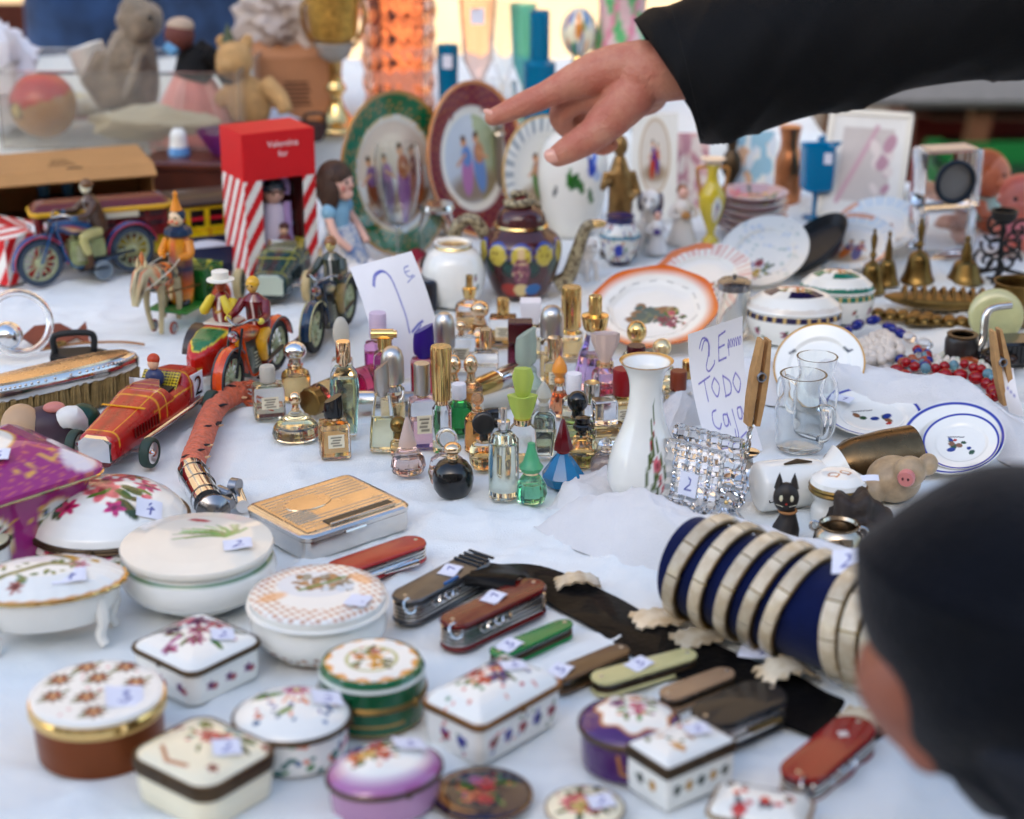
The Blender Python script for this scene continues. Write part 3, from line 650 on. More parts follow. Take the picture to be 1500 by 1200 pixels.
for i in range(-14, 15): k.line([(i*.012-.06, -.06), (i*.012+.06, .06)], .0006, C(206, 120, 110)); k.line([(i*.012+.06, -.06), (i*.012-.06, .06)], .0006, C(206, 120, 110))
for a, b in ((.05, -.034), (.062, -.012), (.03, -.04), (-.03, -.038), (.066, .02), (.0, -.042)):
    k.line([(a-.006, b+.003), (a, b-.003), (a+.005, b), (a+.003, b+.005)], .0022, C(226, 178, 92))
k.disc(-.005, .006, .052, C(222, 178, 100), .002, 1, .033); k.disc(-.005, .006, .050, WHITE, .002, 1, .0315); k.disc(.066, -.04, .011, WHITE, .003, .8)
k.bouquet(-.005, .012, .032, [PINK, C(120, 80, 160), C(226, 190, 90), C(214, 110, 130)], 31, 5); me('lid', g, PORC, t, k.c)
me('gilt_edge', rloft([(-.0028, .0530), (-.0042, .0545), (-.0028, .0556)], .156, .098, .010), GOLD, t)
tag(t, .02, -.024, .0752, .014, .012, -.7, .2, digit=6)
def lp(k): k.bouquet(0, 0, .6, [ROSE, YEL], 2, 4)
trinket('small cream box with bronze rim beside the magenta casket', -16, 872, .034, 74, lid=C(226, 220, 190), lp=lp)
# ================================================================== cigarette tin
t = thing('cigarette_tin', 'flat silver cigarette tin with ribbed lid and oval plate coloured like a warm reflection', 'tin', on(482, 776), R(41))
w, d, h = .084, .070, .019
me('tray', rloft([(.003, 0), (.0006, .0012), (0, .004), (0, .0135), (.0008, .0138)], w, d, .007), SILVER, t)
refl_tin = mat('tin_warm_reflection', C(222, 198, 168), .24, 1.0, rvar=.08, var=.14, vscale=25)  # silver tin; the warm wall's reflection is put into this colour
me('lid', rloft([(.0006, .0140), (-.0006, .0142), (-.0008, .0168), (.0008, .0182), (.003, .0186)], w, d, .007), SILVER, t)
L_ = me('warm_reflection_panel', rloft([(.004, .0185), (.0042, .0193)], w, d, .005), refl_tin, t)
for k in range(13):
    yy = -d*.36+k*d*.06
    if yy > d*.02 or k < 4: me('rib', tube([(-w*.42, yy, .0193), (w*.42, yy, .0193)], .00035, 6), refl_tin, L_)
for k in range(7): me('rib', tube([(-w*.42, -d*.06+k*.0028-.012, .0193), (-w*.42+.018, -d*.06+k*.0028-.012, .0193)], .0006, 6), refl_tin, L_)
me('oval_plate', lathe([(.017, .0192), (.0165, .0199), (0, .0201)], 48, .62), refl_tin, t).location = (-.010, .008, 0)
me('slot', box(w*.62, .007, .0006, (.006, -d*.37, .01955)), P(G(.02), .3), t)
me('slot_lip', box(w*.62, .002, .002, (.006, -d*.37-.005, .0200), .0006), refl_tin, t)
me('hinge_pin', tube([(-.012, -d/2-.0006, .0142), (.004, -d/2-.0006, .0142)], .0013, 8), SILVER, t)
# ================================================================== rope lighter
t = thing('rope_lighter', 'nickel pocket lighter with thick orange woven wick rope', 'lighter', (0, 0, 0))
rp = [on(350, 574, .012), on(322, 590, .011), on(306, 615, .010), on(295, 645, .009), on(284, 672, .009), on(281, 695, .009)]
sp_ = spline(rp, 12)
ROPE = mat('orange_wick', C(222, 118, 78), .9, var=.35, vscale=300, bump=.9, bscale=700, sheen=.2)
g = tube(sp_, [.0088+.0004*math.sin(i*1.9) for i in range(len(sp_))], 18); me('wick', g, ROPE, t)
q = random.Random(3)
for k in range(15):
    i = q.randrange(4, len(sp_)-4); p = Vector(sp_[i]); a = q.uniform(-.6, 1.9)
    dr = (Vector(sp_[i+1])-p).normalized(); up = Vector((0, 0, 1)); sd = dr.cross(up)
    n = (up*math.cos(a)+sd*math.sin(a)*-1)*.0086
    e = (dr*.5+sd*.9).normalized()*.004
    me('fleck', tube([tuple(p+n-e), tuple(p+n*1.04), tuple(p+n+e)], [.0005, .0011, .0005], 6), P(q.choice([C(40, 40, 46), C(226, 190, 150), C(70, 60, 60)]), .9), t)
for k in range(26):
    p = Vector(sp_[0]); a = q.uniform(0, 6.3); o1 = Vector((math.cos(a)*.004, math.sin(a)*.004, math.sin(a*2)*.005)); dd = Vector((q.uniform(.005, .022), q.uniform(-.004, .010), q.uniform(-.009, .004)))
    me('frayed_thread', tube([tuple(p+o1-dd*.3), tuple(p+o1*1.5+dd*.5), tuple(p+o1*1.7+dd+Vector((0, 0, -.003)))], [.0012, .0010, .0006], 6), ROPE, t)
mp = [on(281, 690, .0095), on(287, 705, .0095), on(297, 722, .0095), on(306, 738, .0095)]
me('barrel', tube(mp, [.0102, .0105, .0103, .0103], 24), CHROME, t)
for i, f in enumerate((.15, .5, .85)):
    a = Vector(mp[0]).lerp(Vector(mp[3]), f); dr = (Vector(mp[3])-Vector(mp[0])).normalized()
    me('ring', tube([tuple(a-dr*.0008), tuple(a+dr*.0008)], .0110, 24), CHROME, t)
e = Vector(on(313, 750, .0098)); dr = (Vector(mp[3])-Vector(mp[0])).normalized()
me('end_cap', tube([tuple(e-dr*.004), tuple(e-dr*.001), tuple(e+dr*.002), tuple(e+dr*.0045)], [.0112, .0116, .008, .003], 24), STEEL, t)
me('side_tube', tube([on(356, 742, .004), on(346, 716, .006), on(343, 708, .007)], [.0048, .0045, .0042], 14), CHROME, t)
me('flint_wheel', tube([on(339, 711, .011), on(350, 713, .011)], .0055, 18), STEEL, t)
for a in ((326, 722), (330, 737)): me('knob', tube([on(a[0]-6, a[1]-2, .008), on(a[0]+10, a[1]+2, .008)], [.0048, .0036], 14), STEEL, t)
# ================================================================== pocket knives
def knife(label, A, B, wid, h, col, layers=2, rough=.25, tg=None, extra=None, taper=0.0, sc=None, group='pocket knives laid on the cloth'):
    a = Vector(on(*A)); b = Vector(on(*B)); L = (b-a).length
    t = thing('pocket_knife', label, 'pocket knife', (a+b)/2, math.atan2(b.y-a.y, b.x-a.x), group)
    m = sc or P(col, rough, coat=.3, var=.15)
    def sl(w, l, z0, z1, bv):
        def rr(ins, z):
            g = rrect(l-2*ins, w-2*ins, z, (w/2-ins)*.98, 10)
            if taper: g[:, 1] *= 1-taper*np.clip(g[:, 0]/l+.5, 0, 1)
            return g
        return loft([rr(bv, z0), rr(0, z0+bv), rr(0, z1-bv), rr(bv*.5, z1-bv*.25), rr(bv*1.4, z1)])
    sh = h*.24 if layers > 1 else h*.3
    me('scale', sl(wid, L, h-sh, h, sh*.45), m, t); me('scale', sl(wid, L, 0, sh, sh*.45), m, t)
    n = layers; z = sh; dz = (h-2*sh)/n
    for i in range(n):
        me('liner', sl(wid*.93, L*.985, z+i*dz+.00015, z+(i+.62)*dz, .0001), SILVER if layers > 1 else BRONZE, t)
        me('blade', sl(wid*(.80+.1*(i % 2)), L*.93, z+(i+.62)*dz+.0001, z+(i+1)*dz, .0001), STEEL, t)
    for s in (-.42, .42): me('rivet', lathe([(.0014, h-.0002), (.0012, h+.0003), (0, h+.0004)], 12), SATIN, t).location = (s*L, 0, 0)
    if extra: extra(t, L, wid, h)
    if tg: tag(t, tg[0]*L, tg[1]*wid, h+.0007, .014, .011, tg[2] if len(tg) > 2 else .2, digit=tg[3] if len(tg) > 3 else 1)
    return t
def tools(t, L, w, h):
    me('tool', box(L*.42, .0022, .003, (L*.2, w*.52, h*.6), .0005), CHROME, t); me('tool', box(L*.5, .002, .0026, (L*.05, -w*.54, h*.45), .0005), CHROME, t); me('scissor', tube([(-L*.05, -w*.55, h*.35), (L*.3, -w*.62, h*.35)], [.0012, .0022], 8), CHROME, t)
def cork(t, L, w, h):
    pts = [(-L*.28+k*.0011, -w*.52+.0019*math.sin(k*1.15), h*.62+.0019*math.cos(k*1.15)) for k in range(24)]
    me('corkscrew', tube(pts, .0007, 6), CHROME, t)
    me('key_ring', tf(torus(.0045, .0006, 20, 6), (-L*.47, -w*.3, h*.8), rx=1.0), CHROME, t)
def openers(t, L, w, h):
    cork(t, L, w, h); me('blue_shim', box(L*.16, .0014, .0012, (-L*.02, -w*.4, h+.0004)), P(C(40, 120, 180), .3), t)
    for k in range(4): me('grip_rib', box(.0022, w*.9, .0016, (L*.3+k*.0046, 0, h+.0004), .0005), BLACKP, t)
knife('bright red pocket knife with shiny tools beside the cigarette tin', (484, 862), (620, 814), .021, .013, C(176, 32, 30), 3, extra=tools)
knife('grey steel multitool with black grip ribs and corkscrew', (584, 918), (708, 850), .022, .018, C(70, 72, 78), 4, extra=openers, tg=(.1, .0, .2, 1), sc=mat('worn_steel', C(110, 110, 112), .3, .9, var=.3))
knife('dark red thick pocket knife with corkscrew and key ring', (652, 956), (792, 890), .021, .019, C(118, 28, 28), 4, extra=cork, tg=(.02, .1, .2, 1))
knife('slim bright green pocket knife', (722, 980), (836, 930), .015, .010, C(20, 140, 80), 1, tg=(-.3, 0, .1, 3), taper=.25)
knife('slim worn brown pocket knife', (806, 1016), (918, 968), .016, .010, C(112, 84, 54), 1, .4, tg=(-.36, .1, .3, 3), taper=.1)
knife('slim cream handled pocket knife with two rivets', (868, 1018), (1018, 976), .017, .010, C(206, 200, 150), 1, .4, tg=(-.05, .05, .2, 3), taper=.2)
knife('slim tan horn handled pocket knife', (970, 1040), (1072, 1000), .016, .009, C(168, 140, 112), 1, .4, taper=.2)
knife('wide black pocket knife with layered edge', (1022, 1095), (1138, 1044), .030, .017, C(24, 22, 22), 2, .55, extra=lambda t, L, w, h: me('clip', tube([(-L*.1, -w*.52, h*.5), (L*.25, -w*.54, h*.5)], .0012, 8), BRASS, t))
knife('red pocket knife with white cross lying apart near the head', (1158, 1180), (1262, 1090), .024, .016, C(158, 18, 26), 3, .2, extra=lambda t, L, w, h: (cork(t, L, w, h), me('cross', cat(box(.006, .002, .0004, (L*.2, 0, h+.0002)), box(.002, .006, .0005, (L*.2, 0, h+.0002))), P(C(220, 216, 210), .4), t)))
# ================================================================== strap with shell scraps, velvet roll with bangles
pts = [on(716, 862, .016), on(722, 846, .020), on(742, 838, .012), on(790, 848, .003), on(860, 884, .0015), on(960, 940, .0015), on(1060, 985, .0015), on(1160, 1030, .0015), on(1290, 1085, .0015)]
path = spline(pts, 10); V = []; n = len(path)
for i, p in enumerate(path):
    a = Vector(path[min(i+1, n-1)])-Vector(path[max(i-1, 0)]); a.z = 0; a.normalize(); s = Vector((-a.y, a.x, 0)); w = .0155+.001*math.sin(i*.5)+.008*min(1, max(0, (i-30)/30)); tz = .0015*math.sin(i*.4)
    for k, (u, z) in enumerate(((-1, 0), (-.5, .0008), (0, .0010), (.5, .0008), (1, 0), (1, .0016), (.5, .0026), (0, .0030), (-.5, .0026), (-1, .0016))):
        q_ = Vector(p)+s*u*w; V.append((q_.x, q_.y, q_.z-.0012+z+max(0, tz*u)))
g = loft([V[i*10:(i+1)*10] for i in range(n)])
solo('leather_strap', 'wide black brown leather strap curling up at one end', 'strap', g, mat('strap_leather', C(20, 18, 18), .62, spec=.12, var=.4, vscale=50, bump=.4, bscale=300, coat=.1))
NAC = mat('mother_of_pearl', C(226, 214, 190), .22, orand=.28, coat=.5, var=.18, vscale=55, colb=C(198, 178, 146))
def scrap(label, px, py, w, d, rz, bend=.0, m=NAC, jag=.0012, cat_='shell piece', name='shell_piece', seed=1, h=.0035, group='pale pieces laid on the strap'):
    q = random.Random(seed); g = slab(w, d, .0014, 24, 18); V = g[0]
    V[:, 0] += jag*np.sign(V[:, 0])*(np.abs(V[:, 0]) > w*.46)*np.sin(V[:, 1]/d*19+q.uniform(0, 6)); V[:, 1] += jag*np.sign(V[:, 1])*(np.abs(V[:, 1]) > d*.46)*np.sin(V[:, 0]/w*23)
    V[:, 2] += bend*(1-(2*V[:, 0]/w)**2)
    o = solo(name, label, cat_, g, m, on(px, py, h), rz, group=group); return o
scrap('pale shell piece on the curled end of the strap', 846, 856, .026, .014, .1, .004, seed=2)
scrap('pale notched shell piece on the strap beside the cream knife', 962, 908, .028, .021, .25, .001, seed=3)
scrap('pale ragged shell piece with faint pink mark on the strap', 1021, 936, .027, .020, .45, .001, seed=4)
scrap('large curved white shell plate on the strap below the velvet roll', 1152, 990, .030, .020, .35, .006, jag=.002, seed=5)
scrap('small pale shell piece half hidden by the dark hat', 1262, 1052, .020, .013, -.6, .001, seed=6)
t = tag(None, 0, 0, 0, .021, .014, -.3, digit=1); t.location = on(1110, 956, .005); t['label'] = 'white paper ticket with a penned stroke on the strap'; t['category'] = 'price tag'
A = Vector(on(1024, 832, .031)); B = Vector(on(1276, 926, .031)); dr = (B-A).normalized(); A2 = A-dr*.008; B2 = A+dr*.25
VEL = mat('blue_velvet', C(16, 34, 84), .9, sheen=.12, spec=.15, var=.3, vscale=40, bump=.3, bscale=600)
t = thing('velvet_roll', 'dark blue velvet roll holding the shell bangles', 'display roll', (A2+B2)/2)
pp = [A2+dr*(A2-B2).length*k/20 for k in range(21)]; c0 = (A2+B2)/2
me('roll', tube([tuple(p-c0) for p in [A2-dr*.002]+pp+[B2+dr*.002]], [.022]+[.0290]*21+[.022], 40), VEL, t)
yaw = math.atan2(dr.y, dr.x)
PANELG = None
def bangle(label, f, r, tilt, wd, npan=11, yawo=0.0):
    c = A+dr*f; c = Vector((c.x, c.y, TZ+r+.0018))
    t = thing('shell_bangle', label, 'bangle', c, yaw+yawo, 'mother of pearl bangles on the velvet roll', ry=PI/2+tilt)
    me('band', loft([circ(r, r, -wd/2, 64), circ(r+.0022, r+.0022, -wd/2, 64), circ(r+.0022, r+.0022, wd/2, 64), circ(r, r, wd/2, 64), circ(r, r, -wd/2, 64)], False, False), BRASS, t)
    da = 2*PI/npan; rings = []
    for k in range(8):
        a = -da*.475+da*.95*k/7; c_, s_ = math.cos(a), math.sin(a); r0 = r+.0018; r1 = r+.0036
        rings.append([(r0*c_, r0*s_, -wd*.45), (r1*c_, r1*s_, -wd*.42), ((r1+.0005)*c_, (r1+.0005)*s_, 0), (r1*c_, r1*s_, wd*.42), (r0*c_, r0*s_, wd*.45)])
    g = loft(rings); o0 = None
    for k in range(npan):
        if o0 is None: o0 = me('shell_panel', g, NAC, t); o = o0
        else: o = bpy.data.objects.new('shell_panel', o0.data); COL.objects.link(o); o.parent = t
        o.rotation_euler = (0, 0, k*da+.3+f*30)
    return t
for i, (f, tl, nm) in enumerate(((.004, .20, 'outermost shell bangle at the end of the velvet roll'), (.0225, .17, 'second shell bangle from the end of the velvet roll'), (.041, .20, 'third shell bangle from the end of the velvet roll'), (.058, .23, 'fourth shell bangle from the end of the velvet roll'), (.073, .24, 'fifth shell bangle from the end, beside the bare velvet stretch'))):
    bangle(nm, f, .0305, tl, .0092, 10)
for i, (f, tl, nm) in enumerate(((.112, -.12, 'shell bangle just past the bare velvet stretch'), (.1245, -.12, 'shell bangle between two others near the dark hat'), (.137, -.1, 'shell bangle partly hidden by the dark hat'), (.1495, -.1, 'innermost shell bangle behind the dark hat'))):
    bangle(nm, f, .0312, tl, .0115, 10)
tg = tag(None, 0, 0, 0, .016, .016, -.4, digit=2); tg.location = on(1240, 822, .0655); tg.rotation_euler = (.5, -.2, -.3); tg['label'] = 'white paper ticket lying on top of the bangles'; tg['category'] = 'price tag'
# ================================================================== perfume bottles
AMB = C(240, 180, 84); PALE = C(250, 232, 170); LEM = C(244, 238, 170); AMB2 = C(226, 132, 46); ORA = C(232, 96, 40); MAGE = C(206, 50, 150); TEAL = C(110, 206, 196); GREEN_ = C(20, 120, 50); PUR = C(196, 140, 226); REDL = C(200, 24, 40); ROSEL = C(244, 186, 170); PINKL = C(240, 150, 170); CLEAR = (.97, .98, .97); MINT = C(190, 226, 206); LIME = C(214, 236, 130)
BODY = {  # (radius, height) pairs, section
    'square': ([(.94, 0), (1, .02), (1, .86), (.93, .95), (.5, 1.0)], 's'),
    'slab':   ([(.96, 0), (1, .03), (1, .9), (.9, .97), (.42, 1.0)], 'p'),
    'round':  ([(.9, 0), (1, .03), (1, .74), (.9, .85), (.55, .95), (.42, 1.0)], 'r'),
    'tall':   ([(.9, 0), (.98, .02), (1, .5), (.97, .9), (.7, .98), (.6, 1.0)], 'r'),
    'dome':   ([(.8, 0), (.97, .06), (1, .2), (.92, .42), (.66, .66), (.36, .84), (.2, 1.0)], 'r'),
    'taper':  ([(.95, 0), (1, .03), (.9, .4), (.7, .8), (.55, 1.0)], 'p'),
    'oval':   ([(.7, 0), (.76, .02), (.98, .55), (1, .72), (.9, .9), (.6, 1.0)], 'p'),
    'ball':   ([(.5, 0), (.72, .05), (.92, .22), (1, .48), (.92, .74), (.7, .91), (.4, 1.0)], 'r'),
    'bell':   ([(.95, 0), (1, .06), (.96, .3), (.75, .62), (.5, .85), (.42, 1.0)], 'f'),
    'facet':  ([(.7, 0), (.85, .04), (1, .3), (.92, .6), (.6, .9), (.4, 1.0)], 'f'),
    'pyr':    ([(.75, 0), (1, .3), (.55, .72), (.2, 1.0)], 'f'),
    'ring':   ([(.5, 0), (.85, .1), (1, .45), (.85, .82), (.45, 1.0)], 'p'),
}
def section(sec, r, z, k=1.0):
    if sec == 'r': return circ(r, r, z, 32)
    if sec == 's': return rrect(2*r, 2*r*.82, z, r*.16, 5)
    if sec == 'p': return rrect(2*r, 2*r*.52, z, r*.34, 7)
    if sec == 'f': return circ(r, r, z, 9)
def cap_geo(kind, r, h):
    if kind == 'cyl': return lathe([(r*.96, 0), (r, h*.04), (r, h*.92), (r*.93, h), (0, h*1.0)], 28)
    if kind == 'screw': return lathe([(r*(1+.05*(k % 2)), h*k/9) for k in range(9)]+[(r*.9, h)], 28)
    if kind == 'rib': return lathe([(r*.82, 0), (r*.84, h*.02), (r, h*.94), (r*.94, h), (0, h)], 48, 1, None, 16, .035)
    if kind == 'ball': return cat(lathe([(r*.52, 0), (r*.56, h*.1), (r*.5, h*.28)], 24), ball((0, 0, h*.6), (r, r, h*.4), 28, 16))
    if kind == 'dome': return lathe([(r*.96, 0), (r, h*.03), (r, h*.55), (r*.96, h*.7), (r*.8, h*.86), (r*.5, h*.96), (0, h)], 28)
    if kind == 'cone': return lathe([(r, 0), (r*.97, h*.08), (r*.3, h*.85), (r*.16, h*.97), (0, h)], 28)
    if kind == 'fcone': return lathe([(r, 0), (r*1.02, h*.05), (r*.22, h*.94), (0, h)], 7)
    if kind == 'cube': return loft([rrect(r*1.5, r*1.5, 0, r*.1, 3), rrect(r*2, r*2, h*.7, r*.12, 3), rrect(r*1.9, r*1.9, h, r*.1, 3)])
    if kind == 'block': return box(r*2, r*1.6, h, (0, 0, h/2), r*.08)
    if kind == 'slant':
        g = lathe([(r*.9, 0), (r, h*.1), (r*1.0, h*.5), (r*.9, h)], 28, .7); z = g[0][:, 2]; g[0][:, 2] = np.where(z > h*.45, h*.45+(z-h*.45)*(.35+.65*(g[0][:, 0]/r+1)/2), z); return g
    if kind == 'disc': return cat(lathe([(r*.35, 0), (r*.35, h*.2)], 16), tf(lathe(smoothp([(0, -r*.22), (r*.8, -r*.2), (r, 0), (r*.8, r*.2), (0, r*.22)], 2), 30), (0, 0, h*.58), rx=PI/2-.25))
    if kind == 'tablet': return cat(lathe([(r*.4, 0), (r*.4, h*.3)], 16), lathe([(r*.8, h*.26), (r, h*.36), (r*1, h*.54), (r*.8, h*.62)], 28), lathe([(r*.7, h*.63), (r*.85, h*.7), (r*.8, h*.93), (r*.5, h)], 28))
    if kind == 'oval': return cat(lathe([(r*.5, 0), (r*.45, h*.2)], 16), ball((0, 0, h*.58), (r, r*.45, h*.44), 24, 14))
    if kind == 'drop': return lathe([(r*.6, 0), (r*.7, h*.1), (r*.5, h*.2), (r, h*.42), (r*.9, h*.62), (r*.35, h*.88), (0, h)], 24)
    if kind == 'collar': return lathe([(r*.8, 0), (r*.9, h*.1), (r*1.0, h*.32), (r*1.0, h*.42), (r*.5, h*.46), (r*.5, h*.95), (r*.45, h)], 28)
    if kind == 'fan':
        g = lathe([(r*.3, 0), (r*.5, h*.2), (r, h*.75), (r*1.02, h), (r*.8, h*.96)], 40, .55, None, 8, .07); return g
    if kind == 'flower':
        a = lathe([(r*.5, 0), (r*.8, h*.2), (r*1.05, h*.46), (r*.9, h*.47), (r*.3, h*.4)], 48, .7, None, 4, .10)
        b = lathe([(r*.2, h*.38), (r*.55, h*.5), (r*.8, h*.8), (r*.6, h*.97), (0, h)], 48, .6, None, 5, .10); return cat(a, b)
    if kind == 'roll': return cat(lathe([(r*.7, 0), (r*.75, h*.5)], 20), tf(lathe([(r*.5, -r*1.3), (r*.52, r*.9), (r*.38, r*.9), (r*.38, r*1.25)], 20), (0, 0, h*.62), ry=PI/2))
    if kind == 'point': return lathe([(r*.8, 0), (r, h*.15), (r*.7, h*.3), (r*.35, h*.75), (r*.3, h*.95), (0, h)], 9, 1, None)
    return box(r, r, h)
def bottle(label, x, yb, yt, wpx, kind, liq, cap, capm, fill=.75, split=.62, capr=.5, glass=None, rz=0.0, neck=None, clear=True, squash=1.0, lm=None, group='perfume bottles on the white cloth'):
    loc, w, d = place(x, yb, wpx, .55)
    h = topz(x, yt, loc[1]); r = w/2
    t = thing('perfume_bottle', label, 'perfume bottle', loc, rz, group)
    prof, sec = BODY[kind]; hb = h*split
    me('glass_body', loft([section(sec, r*a, .0002+hb*b) for a, b in prof]), glass or GLASS, t, sharp=30)
    if liq is not None:
        z0, z1 = max(.0022, hb*.05), hb*(.08+.84*fill); rs = []
        for k in range(14):
            z = z0+(z1-z0)*k/13; rr = np.interp(z/hb, [p[1] for p in prof], [p[0] for p in prof])*r
            rs.append(section(sec, max(rr-max(.0016, r*.10), r*.08), z))
        me('perfume', loft(rs), lm or LIQ(liq), t, sharp=30)
    if kind in ('square', 'slab') and rng.random() < .6 and glass is None:
        g = slab(r*1.1, hb*.36, .0003, 16, 14); k = Ink(g[0][:, 0]/r, g[0][:, 1]/hb, C(232, 224, 200)); [k.line([(-.36+.1*(i % 2), .11-.075*i), (.36-.08*(i % 3), .11-.075*i)], .03, C(70, 60, 50)) for i in range(4)]
        me('paper_label', tf(g, (0, -r*(.84 if sec == 's' else .54), hb*.52), rx=PI/2), PAPER, t, k.c)
    cr = r*capr; nh = h*.05
    me('collar', lathe([(cr*.62, hb*.985), (cr*.66, hb+nh*.2), (cr*.66, hb+nh)], 24), neck or GOLDR, t)
    me('cap', tf(cap_geo(cap, cr, h-hb-nh*.8), (0, 0, hb+nh*.8)), capm, t, sharp=33)
    return t
FRW = mat('frosted_white', C(226, 222, 208), .45, trans=.5); FRG = mat('frosted_lime', C(206, 226, 110), .4, trans=.55); FRM = mat('frosted_mint', C(196, 214, 200), .4, trans=.6); FRT = mat('frosted_emerald', C(100, 206, 150), .35, trans=.6); FRP = mat('frosted_pink', C(236, 216, 206), .4, trans=.6)
WHC = P(C(236, 234, 236), .4); REDC = P(C(150, 24, 36), .3); WINEC = P(C(84, 14, 30), .25); BRWC = P(C(136, 66, 36), .4); PURC = P(C(60, 30, 130), .3)
B = bottle
B('small clear bottle with bare white screw neck beside the rope wick', 395, 614, 536, 44, 'square', PALE, 'screw', FRW, .35, .66, .5, rz=.25, neck=FRW)
B('round amber bottle with large silver ball stopper', 435, 590, 500, 42, 'round', AMB, 'ball', CHROME, .85, .56, .8)
B('low flattened bottle with small gold knob and pale perfume', 435, 647, 574, 70, 'dome', PALE, 'ball', GOLDR, .5, .58, .25)
B('square amber bottle with black cap beside the teal bottle', 491, 672, 577, 42, 'square', AMB2, 'slant', BLACKP, .85, .58, .66, rz=.25)
B('tall slim teal bottle with silver and gold cap', 507, 642, 500, 42, 'oval', C(150, 226, 220), 'cyl', GOLDR, .9, .74, .5, rz=.1)
B('clear bottle with frosted oval stopper behind the teal bottle', 503, 585, 465, 30, 'square', C(236, 226, 236), 'oval', FRW, .5, .5, .8)
B('magenta bottle with translucent white cap in front of the card', 556, 570, 458, 40, 'slab', MAGE, 'cyl', mat('milky_lilac', C(232, 214, 232), .4, trans=.3), .8, .62, .62, glass=LIQ(C(230, 120, 200)))
B('slim orange bottle topped by a gold roller', 566, 606, 478, 32, 'square', ORA, 'roll', GOLD, .8, .72, .9)
B('tapered pale yellow bottle with slanted satin silver cap', 562, 663, 528, 40, 'taper', LEM, 'slant', SATIN, .62, .62, .55, neck=SATIN)
B('slim bottle with large satin silver dome cap', 577, 628, 507, 34, 'tall', AMB, 'dome', SATIN, .55, .52, .98)
B('ruby red bottle with slanted violet cap', 622, 580, 473, 38, 'slab', REDL, 'slant', PURC, .85, .52, .8, neck=PURC, glass=LIQ(C(220, 120, 140)))
B('tall satin silver dome capped bottle behind the ribbed cap', 652, 560, 457, 32, 'tall', PALE, 'dome', SATIN, .5, .45, .95)
B('slim clear bottle with tall gold ribbed cap', 648, 664, 507, 28, 'tall', PALE, 'rib', GOLD, .15, .46, 1.05)
B('clear oblong bottle with pink perfume and silver cap', 620, 658, 532, 38, 'square', PINKL, 'cyl', SATIN, .6, .60, .62, rz=.2)
B('squat crystal bottle with frosted cone stopper', 598, 698, 610, 52, 'facet', ROSEL, 'cone', FRP, .7, .45, .5)
B('small gold capped bottle behind the frosted cone stopper', 585, 668, 610, 26, 'round', AMB, 'ball', BRASS, .7, .4, .95)
B('flattened rosy bottle with clear round stopper behind the black ball', 655, 716, 628, 54, 'ring', ROSEL, 'disc', GLASS, .55, .55, .62, neck=GLASS)
B('glossy black ball bottle with rose gold knob', 664, 733, 648, 60, 'ball', None, 'ball', GOLDR, .5, .68, .42, glass=BLACKP)
B('emerald bottle with white cap', 673, 636, 562, 38, 'round', GREEN_, 'cyl', WHC, .9, .66, .55, glass=LIQ(C(60, 160, 80)))
B('small amber bottle with round clear stopper beside the emerald one', 700, 664, 574, 38, 'round', AMB2, 'disc', mat('amber_stopper', C(226, 180, 140), .1, trans=.8), .85, .68, .5, glass=LIQ(C(240, 190, 130)))
B('round clear bottle with tilted black oval stopper', 709, 692, 604, 44, 'ball', AMB, 'disc', mat('grey_black', G(.03), .25), .5, .50, .8)
B('tall clear cylinder of pale perfume with silver pump', 738, 732, 598, 44, 'tall', C(236, 242, 206), 'collar', SILVER, .92, .72, .42, neck=CHROME)
B('tall bottle with lime frosted tulip stopper', 765, 694, 537, 40, 'oval', AMB, 'flower', FRG, .35, .46, .95)
B('squat green bottle with frosted emerald flame stopper', 778, 740, 647, 46, 'facet', C(110, 220, 150), 'point', FRT, .7, .48, .78, glass=LIQ(C(170, 236, 200)))
B('turquoise faceted bottle with tall dark red cone cap', 824, 716, 613, 62, 'pyr', None, 'fcone', mat('ruby_plastic', C(120, 16, 34), .2, trans=.2), .5, .50, .46, glass=mat('turquoise_glass', C(36, 150, 200), .12, trans=.35), neck=REDC)
B('square green tinted bottle with shiny black ball stopper', 845, 664, 573, 48, 'square', C(140, 160, 70), 'ball', BLACKP, .7, .52, .62, glass=LIQ(C(206, 220, 190)))
B('round amber bottle with black tablet stopper', 852, 688, 610, 48, 'ball', AMB, 'tablet', BLACKP, .5, .60, .55)
B('engraved clear bottle with frosted white knob', 796, 674, 558, 38, 'oval', C(240, 236, 206), 'drop', FRW, .6, .62, .6, neck=FRW)
B('dark wine red square bottle behind the frosted mint one', 762, 545, 470, 36, 'square', WINE, 'block', WINEC, .9, .55, .98, glass=LIQ(C(120, 30, 50)), neck=GOLD)
B('frosted mint bottle with slanted cap', 770, 585, 478, 32, 'tall', None, 'slant', FRM, .5, .45, .95, glass=FRM, neck=FRM)
B('bullet shaped satin silver capped bottle of yellow perfume', 808, 560, 447, 34, 'tall', AMB, 'dome', SATIN, .7, .55, .98)
B('tall plain gold cylinder capped bottle', 836, 525, 420, 34, 'tall', AMB, 'cyl', GOLD, .7, .38, .85)
B('crystal bell bottle of lilac perfume with broad gold collar', 870, 574, 433, 62, 'bell', PUR, 'collar', GOLD, .62, .60, .62, neck=WHC)
B('pale bottle with gold ball stopper behind the vase lip', 931, 552, 470, 40, 'round', PALE, 'ball', GOLD, .6, .45, .72)
B('bottle with dark wine cap in front of the gold ball stopper', 930, 590, 506, 34, 'square', AMB, 'cyl', WINEC, .5, .5, .8)
B('bottle with half gold half white ball stopper', 968, 572, 496, 38, 'round', PALE, 'ball', mat('gold_pearl', C(236, 210, 160), .15, .7), .4, .5, .72)
B('square yellow bottle with bright red cap', 911, 628, 540, 44, 'square', AMB, 'cyl', REDC, .85, .52, .66, rz=.2)
